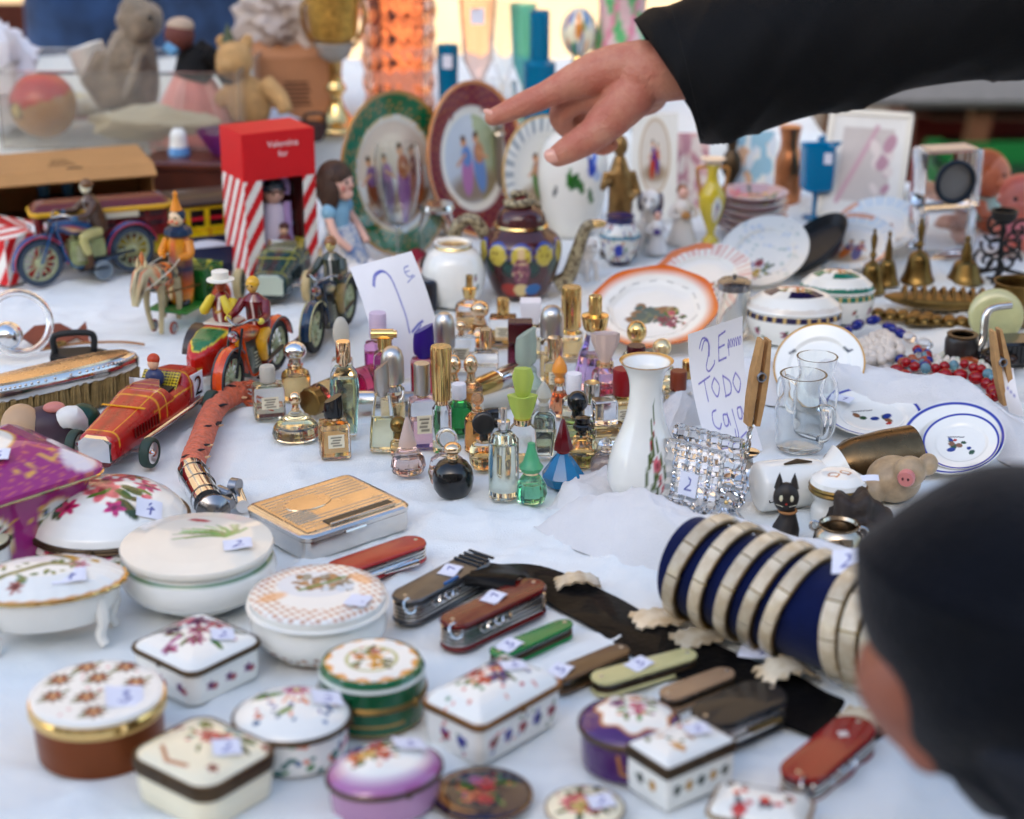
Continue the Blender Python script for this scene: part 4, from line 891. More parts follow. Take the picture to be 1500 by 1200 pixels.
B('clear wide bottle with crystal block stopper in front of the vase', 884, 672, 585, 62, 'slab', AMB, 'block', CRYST, .75, .55, .55, rz=.2, neck=GLASS)
B('red perfume bottle with orange flame stopper', 819, 610, 520, 32, 'bell', ORA, 'drop', mat('orange_stopper', C(232, 160, 70), .3), .8, .5, .7)
B('small bottle with plain white cap', 840, 620, 547, 34, 'round', PALE, 'cyl', WHC, .5, .55, .65)
B('bottle with frosted pink fan stopper', 885, 590, 488, 38, 'round', REDL, 'fan', FRP, .4, .52, 1.0)
B('clear bottle with gold sprayer cap beside the white jar', 688, 480, 403, 40, 'round', AMB2, 'collar', GOLD, .4, .52, .5)
B('clear sloping bottle with shiny gold ball stopper', 703, 510, 441, 46, 'bell', AMB2, 'ball', GOLDR, .3, .5, .6)
B('square clear bottle with round gold cap near the teapot', 737, 506, 437, 40, 'square', AMB2, 'cyl', GOLD, .4, .62, .45)
B('small clear bottle with gold cap in the middle row', 712, 560, 482, 36, 'square', CLEAR, 'cyl', GOLDR, .5, .6, .5)
B('clear bottle with white cube stopper', 777, 520, 440, 34, 'square', PALE, 'cube', WHC, .5, .55, .9)
B('small bottle with gold rim cap before the silver bullet', 812, 578, 494, 30, 'square', AMB, 'cyl', GOLDR, .6, .6, .72)
B('bottle of yellow perfume with brown cap beside the crystal basket', 992, 608, 543, 40, 'square', AMB, 'cyl', BRWC, .7, .52, .6)
B('dark green bottle with gold cap behind the price card', 1008, 590, 528, 30, 'square', C(40, 80, 40), 'cyl', GOLD, .7, .55, .7)
B('clear oblong bottle with printed label behind the ribbed cap', 676, 545, 470, 42, 'slab', CLEAR, 'ball', GOLDR, .5, .7, .35)
B('amber bottle with tiny gold knob behind the emerald one', 690, 600, 520, 34, 'round', AMB2, 'ball', GOLDR, .7, .5, .6)
B('faceted rosy crystal bottle lying low before the vase', 790, 640, 580, 30, 'bell', PALE, 'cyl', WHC, .5, .55, .6)
B('clear faceted crystal bottle in front of the yellow bottle', 888, 700, 640, 50, 'facet', ROSEL, 'facetless' if False else 'drop', CRYST, .4, .62, .5, neck=CRYST)
B('slim clear bottle with silver cap between orange and red caps', 866, 640, 560, 30, 'tall', REDL, 'cyl', SILVER, .35, .6, .8)
B('pale green bottle with frosted knob behind the lime tulip', 782, 640, 545, 34, 'round', MINT, 'drop', FRM, .6, .55, .7)
B('low clear bottle with gold ball behind the silver dome', 665, 600, 520, 36, 'round', PALE, 'ball', GOLDR, .5, .5, .62)
# fallen ones
def lying(label, A, Bp, r, parts, name='perfume_bottle', cat_='perfume bottle'):
    a = Vector(on(*A, r)); b = Vector(on(*Bp, r)); dd = b-a; L = dd.length
    t = thing(name, label, cat_, (a.x, a.y, TZ+r), math.atan2(dd.y, dd.x), 'perfume bottles on the white cloth')
    for nm, f0, f1, k, m in parts:
        n = 26; g = lathe([(r*k*.9, L*f0), (r*k, L*f0+.0008), (r*k, L*f1-.0008), (r*k*.9, L*f1)], n, 1, None, *( (14, .05) if nm == 'twisted_cap' else (0, 0)))
        me(nm, tf(g, ry=PI/2), m, t)
    return t
lying('gilt tube lying slantwise with its mirror bright end', (694, 572), (754, 545), .0085, [('tube', 0, .52, 1, GOLD), ('end', .53, 1, .97, CHROME)])
lying('amber bottle lying on its side with twisted gold cap', (452, 590), (488, 575), .012, [('twisted_cap', 0, .3, .9, BRASS), ('collar', .31, .42, .55, GOLD), ('glass_body', .43, 1.5, 1, LIQ(AMB))])
lying('silver lipstick tube lying behind the yellow bottle', (520, 588), (600, 588), .0085, [('tube', 0, .6, 1, SILVER), ('base', .61, 1.1, .92, STEEL)])
lying('ruby glass bottle lying behind the teal bottle', (520, 565), (556, 553), .013, [('glass_body', 0, .8, 1, LIQ(C(190, 20, 50))), ('cap', .82, 1.1, .6, GOLD)])
t = lying('black curved clasp lying behind the small amber bottle', (726, 622), (738, 612), .003, [('pin', 0, .3, 1, BLACKP)], 'hair_clasp', 'clasp')
me('arch', tf(torus(.017, .0045, 20, 10, PI*.9), (.006, 0, .001), rz=.4), BLACKP, t)
lying('pale frosted tube lying in front of the gilt tube', (700, 596), (752, 580), .007, [('tube', 0, 1, 1, FRW), ('cap', 1.01, 1.3, 1.05, mat('wine_cap', C(110, 30, 50), .3))])
# ================================================================== tin toys
def wheel(parent, c, r, w, tyre, rim, spokes=8, name='wheel', flat=False):
    """axis along local y"""
    g = tf(lathe(smoothp([(r*.74, -w/2), (r*.95, -w/2), (r, 0), (r*.95, w/2), (r*.74, w/2)], 2)+[(r*.74, -w/2)], 36), rx=PI/2)
    g = (g[0], [f for f in g[1] if len(f) == 4])
    o = me(name, g, tyre, parent); o.location = c
    if flat: me('rim', tf(cat(lathe([(r*.76, -w*.3), (r*.7, -w*.42), (r*.2, -w*.3), (0, -w*.6)], 28), lathe([(r*.76, -w*.3), (r*.7, w*.42), (r*.2, w*.3), (0, w*.6)], 28)), rx=PI/2), rim, o)
    else:
        gs = [tf(lathe([(r*.76, -w*.25), (r*.68, -w*.25), (r*.68, w*.25), (r*.76, w*.25)], 32), rx=PI/2), tf(lathe([(r*.16, -w*.6), (r*.16, w*.6)], 14), rx=PI/2)]
        gs[0] = (gs[0][0], [f for f in gs[0][1] if len(f) == 4])
        for k in range(spokes):
            a = 2*PI*k/spokes; gs.append(tube([(0, 0, 0), (r*.7*math.cos(a), 0, r*.7*math.sin(a))], r*.035, 5))
        me('rim', cat(*gs), rim, o)
    return o
def text(parent, s, size, loc, rot, m, name='lettering'):
    c = bpy.data.curves.new(name, 'FONT'); c.body = s; c.size = size; c.align_x = 'CENTER'; c.extrude = .00008
    o = bpy.data.objects.new(name, c); COL.objects.link(o); bpy.context.view_layer.update()
    d = bpy.data.meshes.new_from_object(o.evaluated_get(bpy.context.evaluated_depsgraph_get())); bpy.data.objects.remove(o)
    d.materials.clear(); d.materials.append(m); d.name = name
    o = bpy.data.objects.new(name, d); COL.objects.link(o); o.parent = parent; o.location = loc; o.rotation_euler = rot; return o
def heading(A, B):
    a = Vector(on(*A)); b = Vector(on(*B)); return a, b, (a-b).length, math.atan2(a.y-b.y, a.x-b.x)
def car(label, A, B, col, line, tyre, rim, ws=1.0, number=None, driver=None, grille=CHROME, U=None, wr=.09):
    a, b, L, rz = heading(A, B); c = (a+b)/2
    t = thing('toy_race_car', label, 'toy car', (c.x, c.y, TZ), rz)
    U = U or L; W = U*.17*ws; zb = U*.05; secs = [(.52, .62, .21), (.50, .70, .24), (.30, .82, .27), (.05, .98, .32), (-.02, 1.0, .32), (-.08, 1.0, .26), (-.2, 1.0, .27), (-.24, .96, .33), (-.4, .80, .30), (-.54, .35, .22)]
    secs = [(x, w_, z_) for x, w_, z_ in secs]; S = []
    for (x0, w0, z0), (x1, w1, z1) in zip(secs[:-1], secs[1:]):
        for k in range(20): f = k/20; S.append((x0+(x1-x0)*f, w0+(w1-w0)*f, z0+(z1-z0)*f))
    S.append(secs[-1]); rings = []; th = np.arange(120)*2*PI/120
    for x, w_, z_ in S:
        zt = z_*U; cs = np.cos(th); sn = np.sin(th); hh = (zt-zb)/2
        rings.append(np.stack([np.full(120, x*L), W*w_*np.sign(cs)*np.abs(cs)**.45, (zt+zb)/2+hh*np.sign(sn)*np.abs(sn)**.6], 1))
    g = loft(rings); V = g[0]; k = Ink(V[:, 0]/L, V[:, 1]/W, col); z = V[:, 2]/U
    up = z > .16
    for x in (.46, .1, .03, -.26): k.put((np.abs(k.X-x) < .006)*up, line)
    k.put((np.abs(np.abs(k.Y)-.62*np.interp(k.X, [-.5, 0, .5], [.8, 1, .7])) < .022)*(k.X > -.02)*(k.X < .47)*up, line)
    k.put((np.abs(z-.235) < .004)*(np.abs(k.X+.15) < .3), line)
    k.put((np.abs(k.Y) < .10)*(k.X > .05)*(z > .2), C(120, 16, 20), .5)
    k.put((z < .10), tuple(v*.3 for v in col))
    me('body', g, TIN, t, k.c)
    me('grille', loft([[(.50*L, y*W*.62, zz*U) for y, zz in ((-1, .09), (1, .09), (1, .2), (.6, .235), (-.6, .235), (-1, .2))], [(.535*L, y*W*.6, zz*U) for y, zz in ((-1, .09), (1, .09), (1, .2), (.6, .23), (-.6, .23), (-1, .2))]]), grille, t)
    s = slab(U*.14, W*1.5, .001, 28, 28); q = Ink(s[0][:, 0]/L*60, s[0][:, 1]/L*60, C(214, 190, 50)); q.put((np.hypot((q.X % 1)-.5, (q.Y % 1)-.5) < .36), C(40, 36, 20))
    me('seat', tf(s, (-.17*L, 0, .285*U), ry=.75), TIN, t, q.c)
    me('cockpit', box(L*.15, W*1.35, U*.02, (-.11*L, 0, .262*U)), P(C(30, 22, 20), .6), t)
    me('windscreen', box(U*.01, W*1.2, U*.05, (-.01*L, 0, .345*U)), CHROME, t)
    for s_ in (-1, 1):
        me('side_pipe', tube([(.3*L, s_*W*1.0, .13*U), (-.35*L, s_*W*1.08, .12*U)], U*.016, 10), CHROME, t)
        for i in range(9): me('louvre', box(L*.012, U*.006, U*.06, (.12*L+i*.026*L, s_*W*(.965-.016*i), .185*U)), P(tuple(v*.35 for v in col), .4), t)
        for x in (.36, -.34):
            wheel(t, (x*L, s_*W*1.45, U*wr), U*wr, U*.06, tyre, rim, 8, flat=ws < 1.2)
    for x in (.36, -.34): me('axle', tube([(x*L, -W*1.45, U*wr), (x*L, W*1.45, U*wr)], U*.012, 8), STEEL, t)
    me('strap', box(L*.012, W*1.7, U*.006, (.22*L, 0, .289*U)), P(line, .4), t)
    if driver:
        me('driver_torso', ball((-.12*L, 0, .33*U), (.045*U, .06*U, .06*U)), P(driver[0], .35), t); hd = me('driver_head', ball((-.115*L, 0, .425*U), (.036*U, .034*U, .045*U)), P(C(226, 190, 160), .4), t); me('cap', ball((-.12*L, 0, .445*U), (.04*U, .038*U, .036*U)), P(driver[1], .4), hd)
    if number:
        for s_ in (-1, 1):
            pn = me('number_panel', tf(slab(U*.13, U*.15, .0006, 4, 4), (-.33*L, s_*W*.93, .215*U), rx=PI/2*s_*-1 if s_ > 0 else PI/2, rz=(PI if s_ > 0 else 0)-s_*.14), WHC, t)
            text(t, number, U*.17, (-.33*L, s_*(W*.93+.0012), .155*U), (PI/2, 0, (PI if s_ > 0 else 0)-s_*.14), BLACKP)
    return t
TYG = mat('tyre_green', C(60, 82, 72), .6, var=.2)
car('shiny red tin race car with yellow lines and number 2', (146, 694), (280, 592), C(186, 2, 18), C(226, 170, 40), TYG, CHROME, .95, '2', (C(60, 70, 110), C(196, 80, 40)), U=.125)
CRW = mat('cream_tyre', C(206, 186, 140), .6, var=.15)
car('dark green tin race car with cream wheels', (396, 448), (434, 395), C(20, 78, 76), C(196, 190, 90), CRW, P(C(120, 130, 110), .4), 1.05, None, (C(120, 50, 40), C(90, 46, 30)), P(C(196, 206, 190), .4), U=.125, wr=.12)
def limb(pts, rs, n=10): return tube(spline(pts, 4), list(np.interp(np.linspace(0, 1, (len(pts)-1)*4+1), np.linspace(0, 1, len(rs)), rs)), n)
def moto(label, A, B, W, cols, riderc, plate=None, stab=False, side=None, sc=1.0):
    """wheels' ground points A (front) and B (rear)"""
    a, b, L, rz = heading(A, B); L *= sc; c = a+(b-a)*sc/2; main, trim, eng = cols
    t = thing('toy_motorcycle', label, 'toy motorcycle', (c.x, c.y, TZ), rz)
    r = L*.25; F = L/2
    PM = P(main, .25, coat=.5, var=.15); PT = P(trim, .3, coat=.4)
    for x in (F, -F):
        wheel(t, (x, 0, r), r, L*.07, BLACKR if not stab else P(C(70, 84, 100), .6), P(C(190, 196, 160), .35), 12)
        arc = [(x+(r*1.12)*math.cos(q), 0, r+(r*1.12)*math.sin(q)) for q in np.linspace(-.15, PI+.15 if x > 0 else PI*.95, 16)]
        V = []
        for p in arc: V.append([(p[0]+dx*(p[0]-x)/r, y, p[2]+dx*(p[2]-r)/r) for y, dx in ((-L*.055, -.012*L), (-L*.05, 0), (0, L*.018), (L*.05, 0), (L*.055, -.012*L), (0, L*.008))])
        m = me('mudguard', loft(V), PM, t)
        for s in (-1, 1): me('trim_line', tube([(p[0], s*L*.054, p[2]) for p in arc], L*.008, 6), PT, m)
    for s in (-1, 1):
        me('fork', tube([(F, s*L*.06, r), (F-L*.17, s*L*.06, r*2.7)], L*.014, 8), P(C(30, 40, 44), .3) if not stab else PM, t)
        me('frame_tube', tube(spline([(-F, s*L*.06, r), (-L*.1, s*L*.07, r*.75), (L*.18, s*L*.06, r*.75), (F-L*.18, s*L*.05, r*2.4)], 5), L*.014, 8), PM, t)
        me('footboard', box(L*.32, L*.09, L*.02, (-L*.02, s*L*.12, r*.55), .001), BLACKR, t)
        me('chain_case', tube([(-F, s*L*.07, r), (-L*.05, s*L*.085, r*.9)], L*.02, 8), P(C(24, 30, 34), .3), t)
    eg = loft([rrect(L*.36, L*.13, r*.6, L*.02), rrect(L*.40, L*.15, r*1.2, L*.02), rrect(L*.36, L*.13, r*1.75, L*.02)], True, True); eg = (eg[0], eg[1])
    me('engine', eg, P(eng, .3, coat=.3, var=.3, vscale=160), t)
    for i in range(5): me('cooling_fin', box(L*.16, L*.17, L*.012, (L*.05, 0, r*.95+i*L*.035), .0004), P(C(200, 200, 180), .3), t)
    g = tube([(F-L*.2, 0, r*2.45), (L*.15, 0, r*2.3), (-L*.06, 0, r*2.1)], [L*.05, L*.085, L*.06], 18); k = Ink(g[0][:, 0]/L, g[0][:, 2]/L, main); k.disc(.12, .57, .09, trim, ry=.04); k.disc(.12, .57, .05, C(226, 200, 150), ry=.02); me('tank', g, TIN, t, k.c)
    me('seat', ball((-L*.16, 0, r*2.1), (L*.11, L*.07, L*.03)), BLACKR, t)
    me('handlebar', tube(spline([(L*.12, L*.17, r*2.75), (L*.25, L*.12, r*2.95), (F-L*.17, 0, r*2.8), (L*.25, -L*.12, r*2.95), (L*.12, -L*.17, r*2.75)], 5), L*.014, 8), STEEL, t)
    hl = me('headlamp', tf(lathe([(L*.03, 0), (L*.05, L*.02), (L*.055, L*.06), (L*.05, L*.065)], 20), (F-L*.15, 0, r*2.45), ry=PI/2), STEEL, t); me('lens', tf(lathe([(L*.046, L*.065), (0, L*.075)], 20), (F-L*.15, 0, r*2.45), ry=PI/2), CHROME, hl)
    if plate:
        pl = me('number_plate', box(L*.02, L*.2, L*.07, (F+L*.06, 0, r*2.55), .0005), WHC, t); text(t, plate, L*.075, (F+L*.073, 0, r*2.47), (PI/2, 0, PI/2), BLACKP)
    if stab:
        for s in (-1, 1): wheel(t, (-L*.12, s*L*.13, r*.42), r*.42, L*.04, P(C(140, 152, 160), .4), P(C(120, 134, 146), .4), flat=True, name='stabiliser_wheel')
    # rider
    coat, legc, helm, face, glove = riderc
    hx, hz = -L*.1, r*3.9
    g = loft([circ(L*.085, L*.10, r*2.0, 40, -L*.16), circ(L*.10, L*.115, r*2.4, 40, -L*.15), circ(L*.085, L*.105, r*2.9, 40, -L*.12), circ(L*.085, L*.125, r*3.3, 40, -L*.09), circ(L*.04, L*.05, r*3.55, 40, -L*.075)])
    k = Ink(g[0][:, 1]/L, g[0][:, 2]/L, coat); k.band(r*2.2/L, r*2.27/L, trim, .01); k.sprinkle(-.1, .1, r*2.4/L, r*3.3/L, 14, [tuple(v*.45 for v in coat), tuple(min(1, v*1.5+.05) for v in coat), trim], .018, 3); k.line([(0, r*2.3/L), (0, r*3.4/L)], .012, WHITE)
    me('rider_torso', g, TIN, t, k.c)
    hd = me('rider_head', ball((hx+L*.05, 0, hz), (L*.062, L*.055, L*.075)), P(face, .35, coat=.4), t)
    me('helmet', loft([circ(L*.07*math.cos(q), L*.063*math.cos(q), hz+L*.01+L*.075*math.sin(q), 20, hx+L*.04) for q in np.linspace(-.15, 1.5, 9)]), P(helm, .3, coat=.4), hd)
    for s in (-1, 1):
        me('eye', ball((hx+L*.107, s*L*.02, hz+L*.002), (L*.006, L*.01, L*.007), 8, 6), BLACKP, hd)
        me('rider_arm', limb([(-L*.08, s*L*.11, r*3.25), (L*.02, s*L*.16, r*2.85), (L*.14, s*L*.16, r*2.82)], [L*.045, L*.04, L*.03]), P(coat, .3, coat=.4, var=.2), t)
        me('glove', ball((L*.15, s*L*.165, r*2.8), (L*.045, L*.03, L*.03)), P(glove, .35), t)
        me('rider_leg', limb([(-L*.14, s*L*.07, r*2.05), (L*.06, s*L*.115, r*1.9), (L*.02, s*L*.12, r*1.2)], [L*.055, L*.055, L*.04]), P(legc, .3, coat=.4, var=.2), t)
        me('boot', limb([(L*.02, s*L*.12, r*1.25), (L*.0, s*L*.12, r*.75), (L*.07, s*L*.125, r*.66)], [L*.036, L*.033, L*.025]), P(C(110, 24, 24) if side else coat, .35), t)
    if side:
        y0 = -L*.36
        S = [(.52, .02, .30, .40), (.45, .10, .26, .45), (.3, .16, .22, .52), (.1, .19, .20, .56), (-.12, .2, .20, .56), (-.32, .17, .22, .58), (-.48, .1, .28, .5)]
        th = np.arange(48)*2*PI/48; rings = []
        SS = []
        for p0, p1 in zip(S[:-1], S[1:]):
            for q in range(6): SS.append([p0[i]+(p1[i]-p0[i])*q/6 for i in range(4)])
        SS.append(S[-1])
        for x, w_, z0, z1 in SS:
            z0 *= .8; cs = np.cos(th); sn = np.sin(th); rings.append(np.stack([np.full(48, x*L), y0+w_*L*np.sign(cs)*np.abs(cs)**.6, ((z0+z1)/2+(z1-z0)/2*np.sign(sn)*np.abs(sn)**.5)*L], 1))
        g = loft(rings); k = Ink(g[0][:, 0]/L, g[0][:, 1]/L, C(196, 40, 24)); nose = k.X > .02
        d = np.maximum(np.abs(g[0][:, 1]-y0)/L/np.interp(k.X, [.02, .3, .5], [.17, .13, .02])-1, .06-k.X); d2 = np.abs(g[0][:, 1]-y0)/L-np.interp(k.X, [.06, .3, .42, .48], [.165, .125, .06, 0])
        k.put((d2 < 0)*(k.X > .06)*(k.X < .46), C(214, 196, 70)); k.put((d2 < -.018)*(k.X > .075)*(k.X < .44), C(40, 128, 84)); k.put(np.abs(g[0][:, 2]/L-.3) < .012, C(214, 196, 70))
        sc = me('sidecar', g, TIN, t, k.c)
        me('coaming', box(L*.30, L*.30, L*.015, (-L*.16, y0, L*.565), .002), P(C(220, 214, 200), .4), sc)
        wheel(t, (-L*.15, y0-L*.25, r*.95), r*.95, L*.07, BLACKR, P(C(150, 150, 130), .4), 10, 'sidecar_wheel')
        me('fender', loft([[(-L*.15+r*1.1*math.cos(q)*k_, y0-L*.25+s*L*.07, r*.95+r*1.1*math.sin(q)*k_) for s, k_ in ((-1, 1), (1, 1), (1, .95), (-1, .95))] for q in np.linspace(.2, PI-.1, 12)]), P(C(66, 50, 40), .4, coat=.3), t)
        g = ball((-L*.15, y0, L*.68), (L*.09, L*.11, L*.18), 24, 20); k = Ink(g[0][:, 1]/L, g[0][:, 2]/L, C(140, 24, 34)); k.line([(y0/L, .55), (y0/L, .8)], .03, WHITE); k.sprinkle(y0/L-.06, y0/L+.06, .6, .75, 6, [C(214, 180, 60)], .01, 3)
        ps = me('passenger_torso', g, TIN, t, k.c); me('passenger_head', ball((-L*.13, y0, L*.93), (L*.055, L*.05, L*.075)), P(C(170, 90, 60), .4), t)
        me('straw_hat', tf(lathe([(L*.13, 0), (L*.13, L*.012), (L*.078, L*.018), (L*.08, L*.085), (L*.07, L*.09), (0, L*.09)], 24), (-L*.13, y0, L*.97)), P(C(236, 232, 220), .5), t)
        for s in (-1, 1): me('passenger_arm', limb([(-L*.14, y0+s*L*.11, L*.78), (-L*.03, y0+s*L*.13, L*.7), (-L*.05, y0+s*L*.05, L*.84)], [L*.045, L*.05, L*.03]), P(C(220, 200, 70), .35), t)
    return t
moto('orange tin motorcycle with sidecar and two riders', (340, 592), (440, 516), 1, (C(226, 96, 28), C(30, 84, 92), C(120, 130, 120)), (C(128, 22, 40), C(226, 176, 40), C(226, 180, 40), C(214, 176, 100), C(220, 206, 90)), side=True, sc=.64)
moto('blue tin motorcycle with brown hooded rider and number plate', (62, 420), (196, 398), 1, (C(14, 92, 140), C(190, 40, 50), C(160, 168, 120)), (C(96, 66, 36), C(196, 190, 130), C(120, 84, 40), C(232, 228, 200), C(70, 110, 140)), plate='7557', stab=True)
moto('dark blue tin motorcycle half hidden behind the price card', (462, 517), (545, 442), 1, (C(24, 62, 92), C(196, 190, 140), C(110, 110, 100)), (C(70, 80, 70), C(150, 130, 80), C(150, 100, 50), C(214, 200, 140), C(90, 60, 40)), sc=.55)
# horse cart with clown
a, b, L, rz = heading((212, 478), (290, 437)); c = Vector(on(262, 476)); S = .082
t = thing('toy_horse_cart', 'tin toy horse pulling green cart driven by a clown in yellow', 'toy cart', (c.x, c.y, TZ), rz)
g = ball((.30*S, 0, .62*S), (.30*S, .13*S, .15*S), 40, 30); k = Ink(g[0][:, 0]/S, g[0][:, 2]/S, C(206, 190, 150)); k.band(.22, .36, C(222, 120, 40), .02, 'X'); k.band(.36, .39, C(40, 90, 90), .01, 'X'); k.band(.5, .56, C(40, 80, 80), .01, 'X'); k.sprinkle(.02, .6, .48, .78, 60, [C(40, 70, 70), C(214, 120, 50), C(90, 74, 50), C(60, 50, 40)], .028, 2); me('horse_body', g, TIN, t, k.c)
g = tube([(.50*S, 0, .66*S), (.62*S, 0, .76*S), (.68*S, 0, .74*S), (.76*S, 0, .58*S), (.82*S, 0, .44*S)], [.12*S, .10*S, .09*S, .08*S, .035*S], 30); g = (np.concatenate([g[0]]), g[1]); k = Ink(g[0][:, 1]/S, g[0][:, 2]/S, C(206, 192, 154)); k.put(np.abs(k.Y-.68) < .025, C(222, 110, 40)); k.sprinkle(-.1, .1, .46, .8, 44, [C(40, 50, 40), C(222, 110, 40), C(90, 70, 50)], .018, 5); k.put(k.Y < .5, C(206, 196, 160)); me('horse_head', g, TIN, t, k.c)
for s in (-1, 1):
    me('ear', lathe([(.025*S, 0), (.02*S, .05*S), (0, .1*S)], 10), P(C(206, 190, 150), .4), t).location = (.64*S, s*.05*S, .82*S)
    me('eye', ball((.73*S, s*.062*S, .66*S), (.01*S, .012*S, .016*S), 10, 8), BLACKP, t)
    me('horse_leg', limb([(.44*S, s*.08*S, .58*S), (.46*S, s*.09*S, .34*S), (.44*S+.06*s*S, s*.09*S, .06*S)], [.05*S, .032*S, .026*S]), P(C(190, 176, 140), .35, var=.3), t)
    me('horse_leg', limb([(.14*S, s*.08*S, .58*S), (.10*S, s*.09*S, .34*S), (.14*S, s*.09*S, .12*S)], [.055*S, .034*S, .026*S]), P(C(190, 176, 140), .35, var=.3), t)
    me('shaft', tube([(.45*S, s*.15*S, .5*S), (-.25*S, s*.17*S, .42*S)], .012*S, 6), BRASS, t)
    wheel(t, (-.42*S, s*.30*S, .2*S), .2*S, .06*S, P(C(196, 92, 46), .4), P(C(170, 74, 40), .4), 8)
    wheel(t, (.30*S, s*.12*S, .07*S), .07*S, .03*S, P(C(160, 70, 40), .4), STEEL, flat=True, name='guide_wheel')
    me('rein', tube(spline([(.74*S, s*.06*S, .58*S), (.35*S, s*.15*S, .72*S), (-.1*S, s*.07*S, .8*S)], 5), .006*S, 5), P(C(226, 220, 200), .7), t)
me('plume', tube([(.63*S, 0, .84*S), (.63*S, 0, .92*S), (.63*S, 0, .98*S)], [.01*S, .03*S, .01*S], 10), P(C(214, 140, 90), .4), t)
for i in range(9): me('tassel', tube(spline([(.24*S+.01*i*S, -.1*S, .74*S), (.24*S+.012*i*S, -.14*S, .66*S), (.22*S+.016*i*S, -.145*S, .52*S)], 4), .007*S, 5), P(C(226, 216, 190), .9), t)
g = rloft([(0, .22*S), (0, .58*S)], .42*S, .46*S, .02*S, .002, 4); k = Ink(np.where(np.abs(g[0][:, 0]) > .2*S, g[0][:, 1], g[0][:, 0])/S, g[0][:, 2]/S, C(20, 108, 50)); k.put(((np.abs((k.X*9) % 1-.5)+np.abs((k.Y*6) % 1-.5)) < .34)*((np.floor(k.X*9) % 2) == 0), C(206, 200, 70)); g[0][:, 0] -= .42*S; me('cart_box', g, TIN, t, k.c)
me('cart_floor', box(.9*S, .5*S, .03*S, (-.22*S, 0, .215*S), .001), P(C(60, 130, 60), .35), t)
g = loft([circ(.1*S, .13*S, .24*S, 32, -.08*S), circ(.12*S, .15*S, .4*S, 32, -.1*S), circ(.11*S, .14*S, .62*S, 32, -.12*S), circ(.10*S, .135*S, .9*S, 32, -.12*S), circ(.06*S, .07*S, 1.02*S, 32, -.11*S)]); k = Ink(g[0][:, 1]/S, g[0][:, 2]/S, C(230, 166, 40)); k.sprinkle(-.14, .14, .3, .98, 26, [C(222, 120, 30), C(236, 206, 100), C(240, 220, 150)], .05, 8); k.band(.6, .66, C(30, 60, 90), .01); me('clown_suit', g, TIN, t, k.c)
me('ruff', lathe([(.11*S, 0), (.15*S, .03*S), (.14*S, .08*S), (.08*S, .12*S)], 40, 1, None, 10, .06), P(C(24, 60, 90), .35), t).location = (-.11*S, 0, .97*S)
hd = me('clown_head', ball((-.09*S, 0, 1.17*S), (.085*S, .08*S, .10*S)), P(C(232, 206, 170), .35, coat=.3), t); me('wig', ball((-.115*S, 0, 1.2*S), (.088*S, .09*S, .09*S)), P(C(20, 56, 84), .4), hd); me('pointed_hat', lathe([(.07*S, 0), (.04*S, .08*S), (.022*S, .15*S), (.03*S, .18*S), (0, .22*S)], 18), P(C(226, 150, 40), .35), hd).location = (-.10*S, 0, 1.26*S)
me('nose', ball((-.005*S, 0, 1.155*S), .018*S, 10, 8), P(C(214, 90, 50), .3), hd)
for s in (-1, 1):
    me('cheek', ball((-.02*S, s*.045*S, 1.14*S), (.012*S, .02*S, .018*S), 8, 6), P(C(222, 130, 90), .4), hd); me('eye', ball((-.014*S, s*.03*S, 1.19*S), (.01*S, .012*S, .012*S), 8, 6), BLACKP, hd); me('clown_arm', limb([(-.1*S, s*.13*S, .93*S), (-.04*S, s*.17*S, .8*S), (.06*S, s*.1*S, .78*S)], [.05*S, .05*S, .03*S]), P(C(226, 150, 40), .35, var=.2), t); me('boot', limb([(-.08*S, s*.08*S, .3*S), (-.03*S, s*.09*S, .25*S), (.05*S, s*.09*S, .25*S)], [.05*S, .045*S, .03*S]), BLACKP, t)
# tin bus, navy lorry, train in its carton
def panel_windows(k, x0, x1, n, z0, z1, frame, dark):
    for i in range(n):
        a = x0+(x1-x0)*i/n; b = x0+(x1-x0)*(i+1)/n; m = (b-a)*.12
        k.put((k.X > a+m)*(k.X < b-m)*(k.Y > z0)*(k.Y < z1), dark); k.put((k.X > a+m)*(k.X < b-m)*(np.abs(k.Y-(z0+z1)/2) < (z1-z0)*.09), frame)
w, d, h = .145, .052, .055; loc = on(256, 374)
t = thing('toy_bus', 'yellow tin toy bus with red window bars and brown roof', 'toy bus', loc, R(24))
for s, nm in ((-1, 'side'), (1, 'side')):
    g = slab(w, h-.012, .001, 90, 40); k = Ink(g[0][:, 0], g[0][:, 1], C(222, 196, 34)); panel_windows(k, -w/2+.004, w/2-.004, 7, .0, .018, C(206, 50, 70), C(24, 20, 18)); k.put(np.abs(k.Y+.003) < .0008, C(200, 120, 30))
    for i in range(8): k.put((np.abs(k.X-(-w/2+i*w/7)) < .0012)*(k.Y < -.002), C(206, 150, 30))
    me(nm, tf(g, (0, s*d/2, .012+(h-.012)/2), rx=PI/2, rz=0 if s < 0 else PI), TIN, t, k.c)
for s in (-1, 1):
    g = slab(d, h-.012, .001, 40, 40); k = Ink(g[0][:, 0], g[0][:, 1], C(222, 196, 34)); panel_windows(k, -d/2, d/2, 3, -.012, .018, C(206, 50, 70), C(24, 20, 18)); me('end_panel', tf(g, (s*w/2, 0, .012+(h-.012)/2), rx=PI/2, rz=s*PI/2), TIN, t, k.c)
    for x in (-.045, .045): wheel(t, (x, s*d*.4, .010), .010, .006, BLACKR, P(C(190, 50, 40), .4), flat=True)
me('roof', rloft([(-.003, h), (-.003, h+.003), (.004, h+.007), (.012, h+.0085)], w, d, .01), mat('rusty_roof', C(74, 52, 38), .5, var=.5, vscale=50, coat=.2), t); me('floor', box(w, d, .003, (0, 0, .0115)), BLACKR, t)
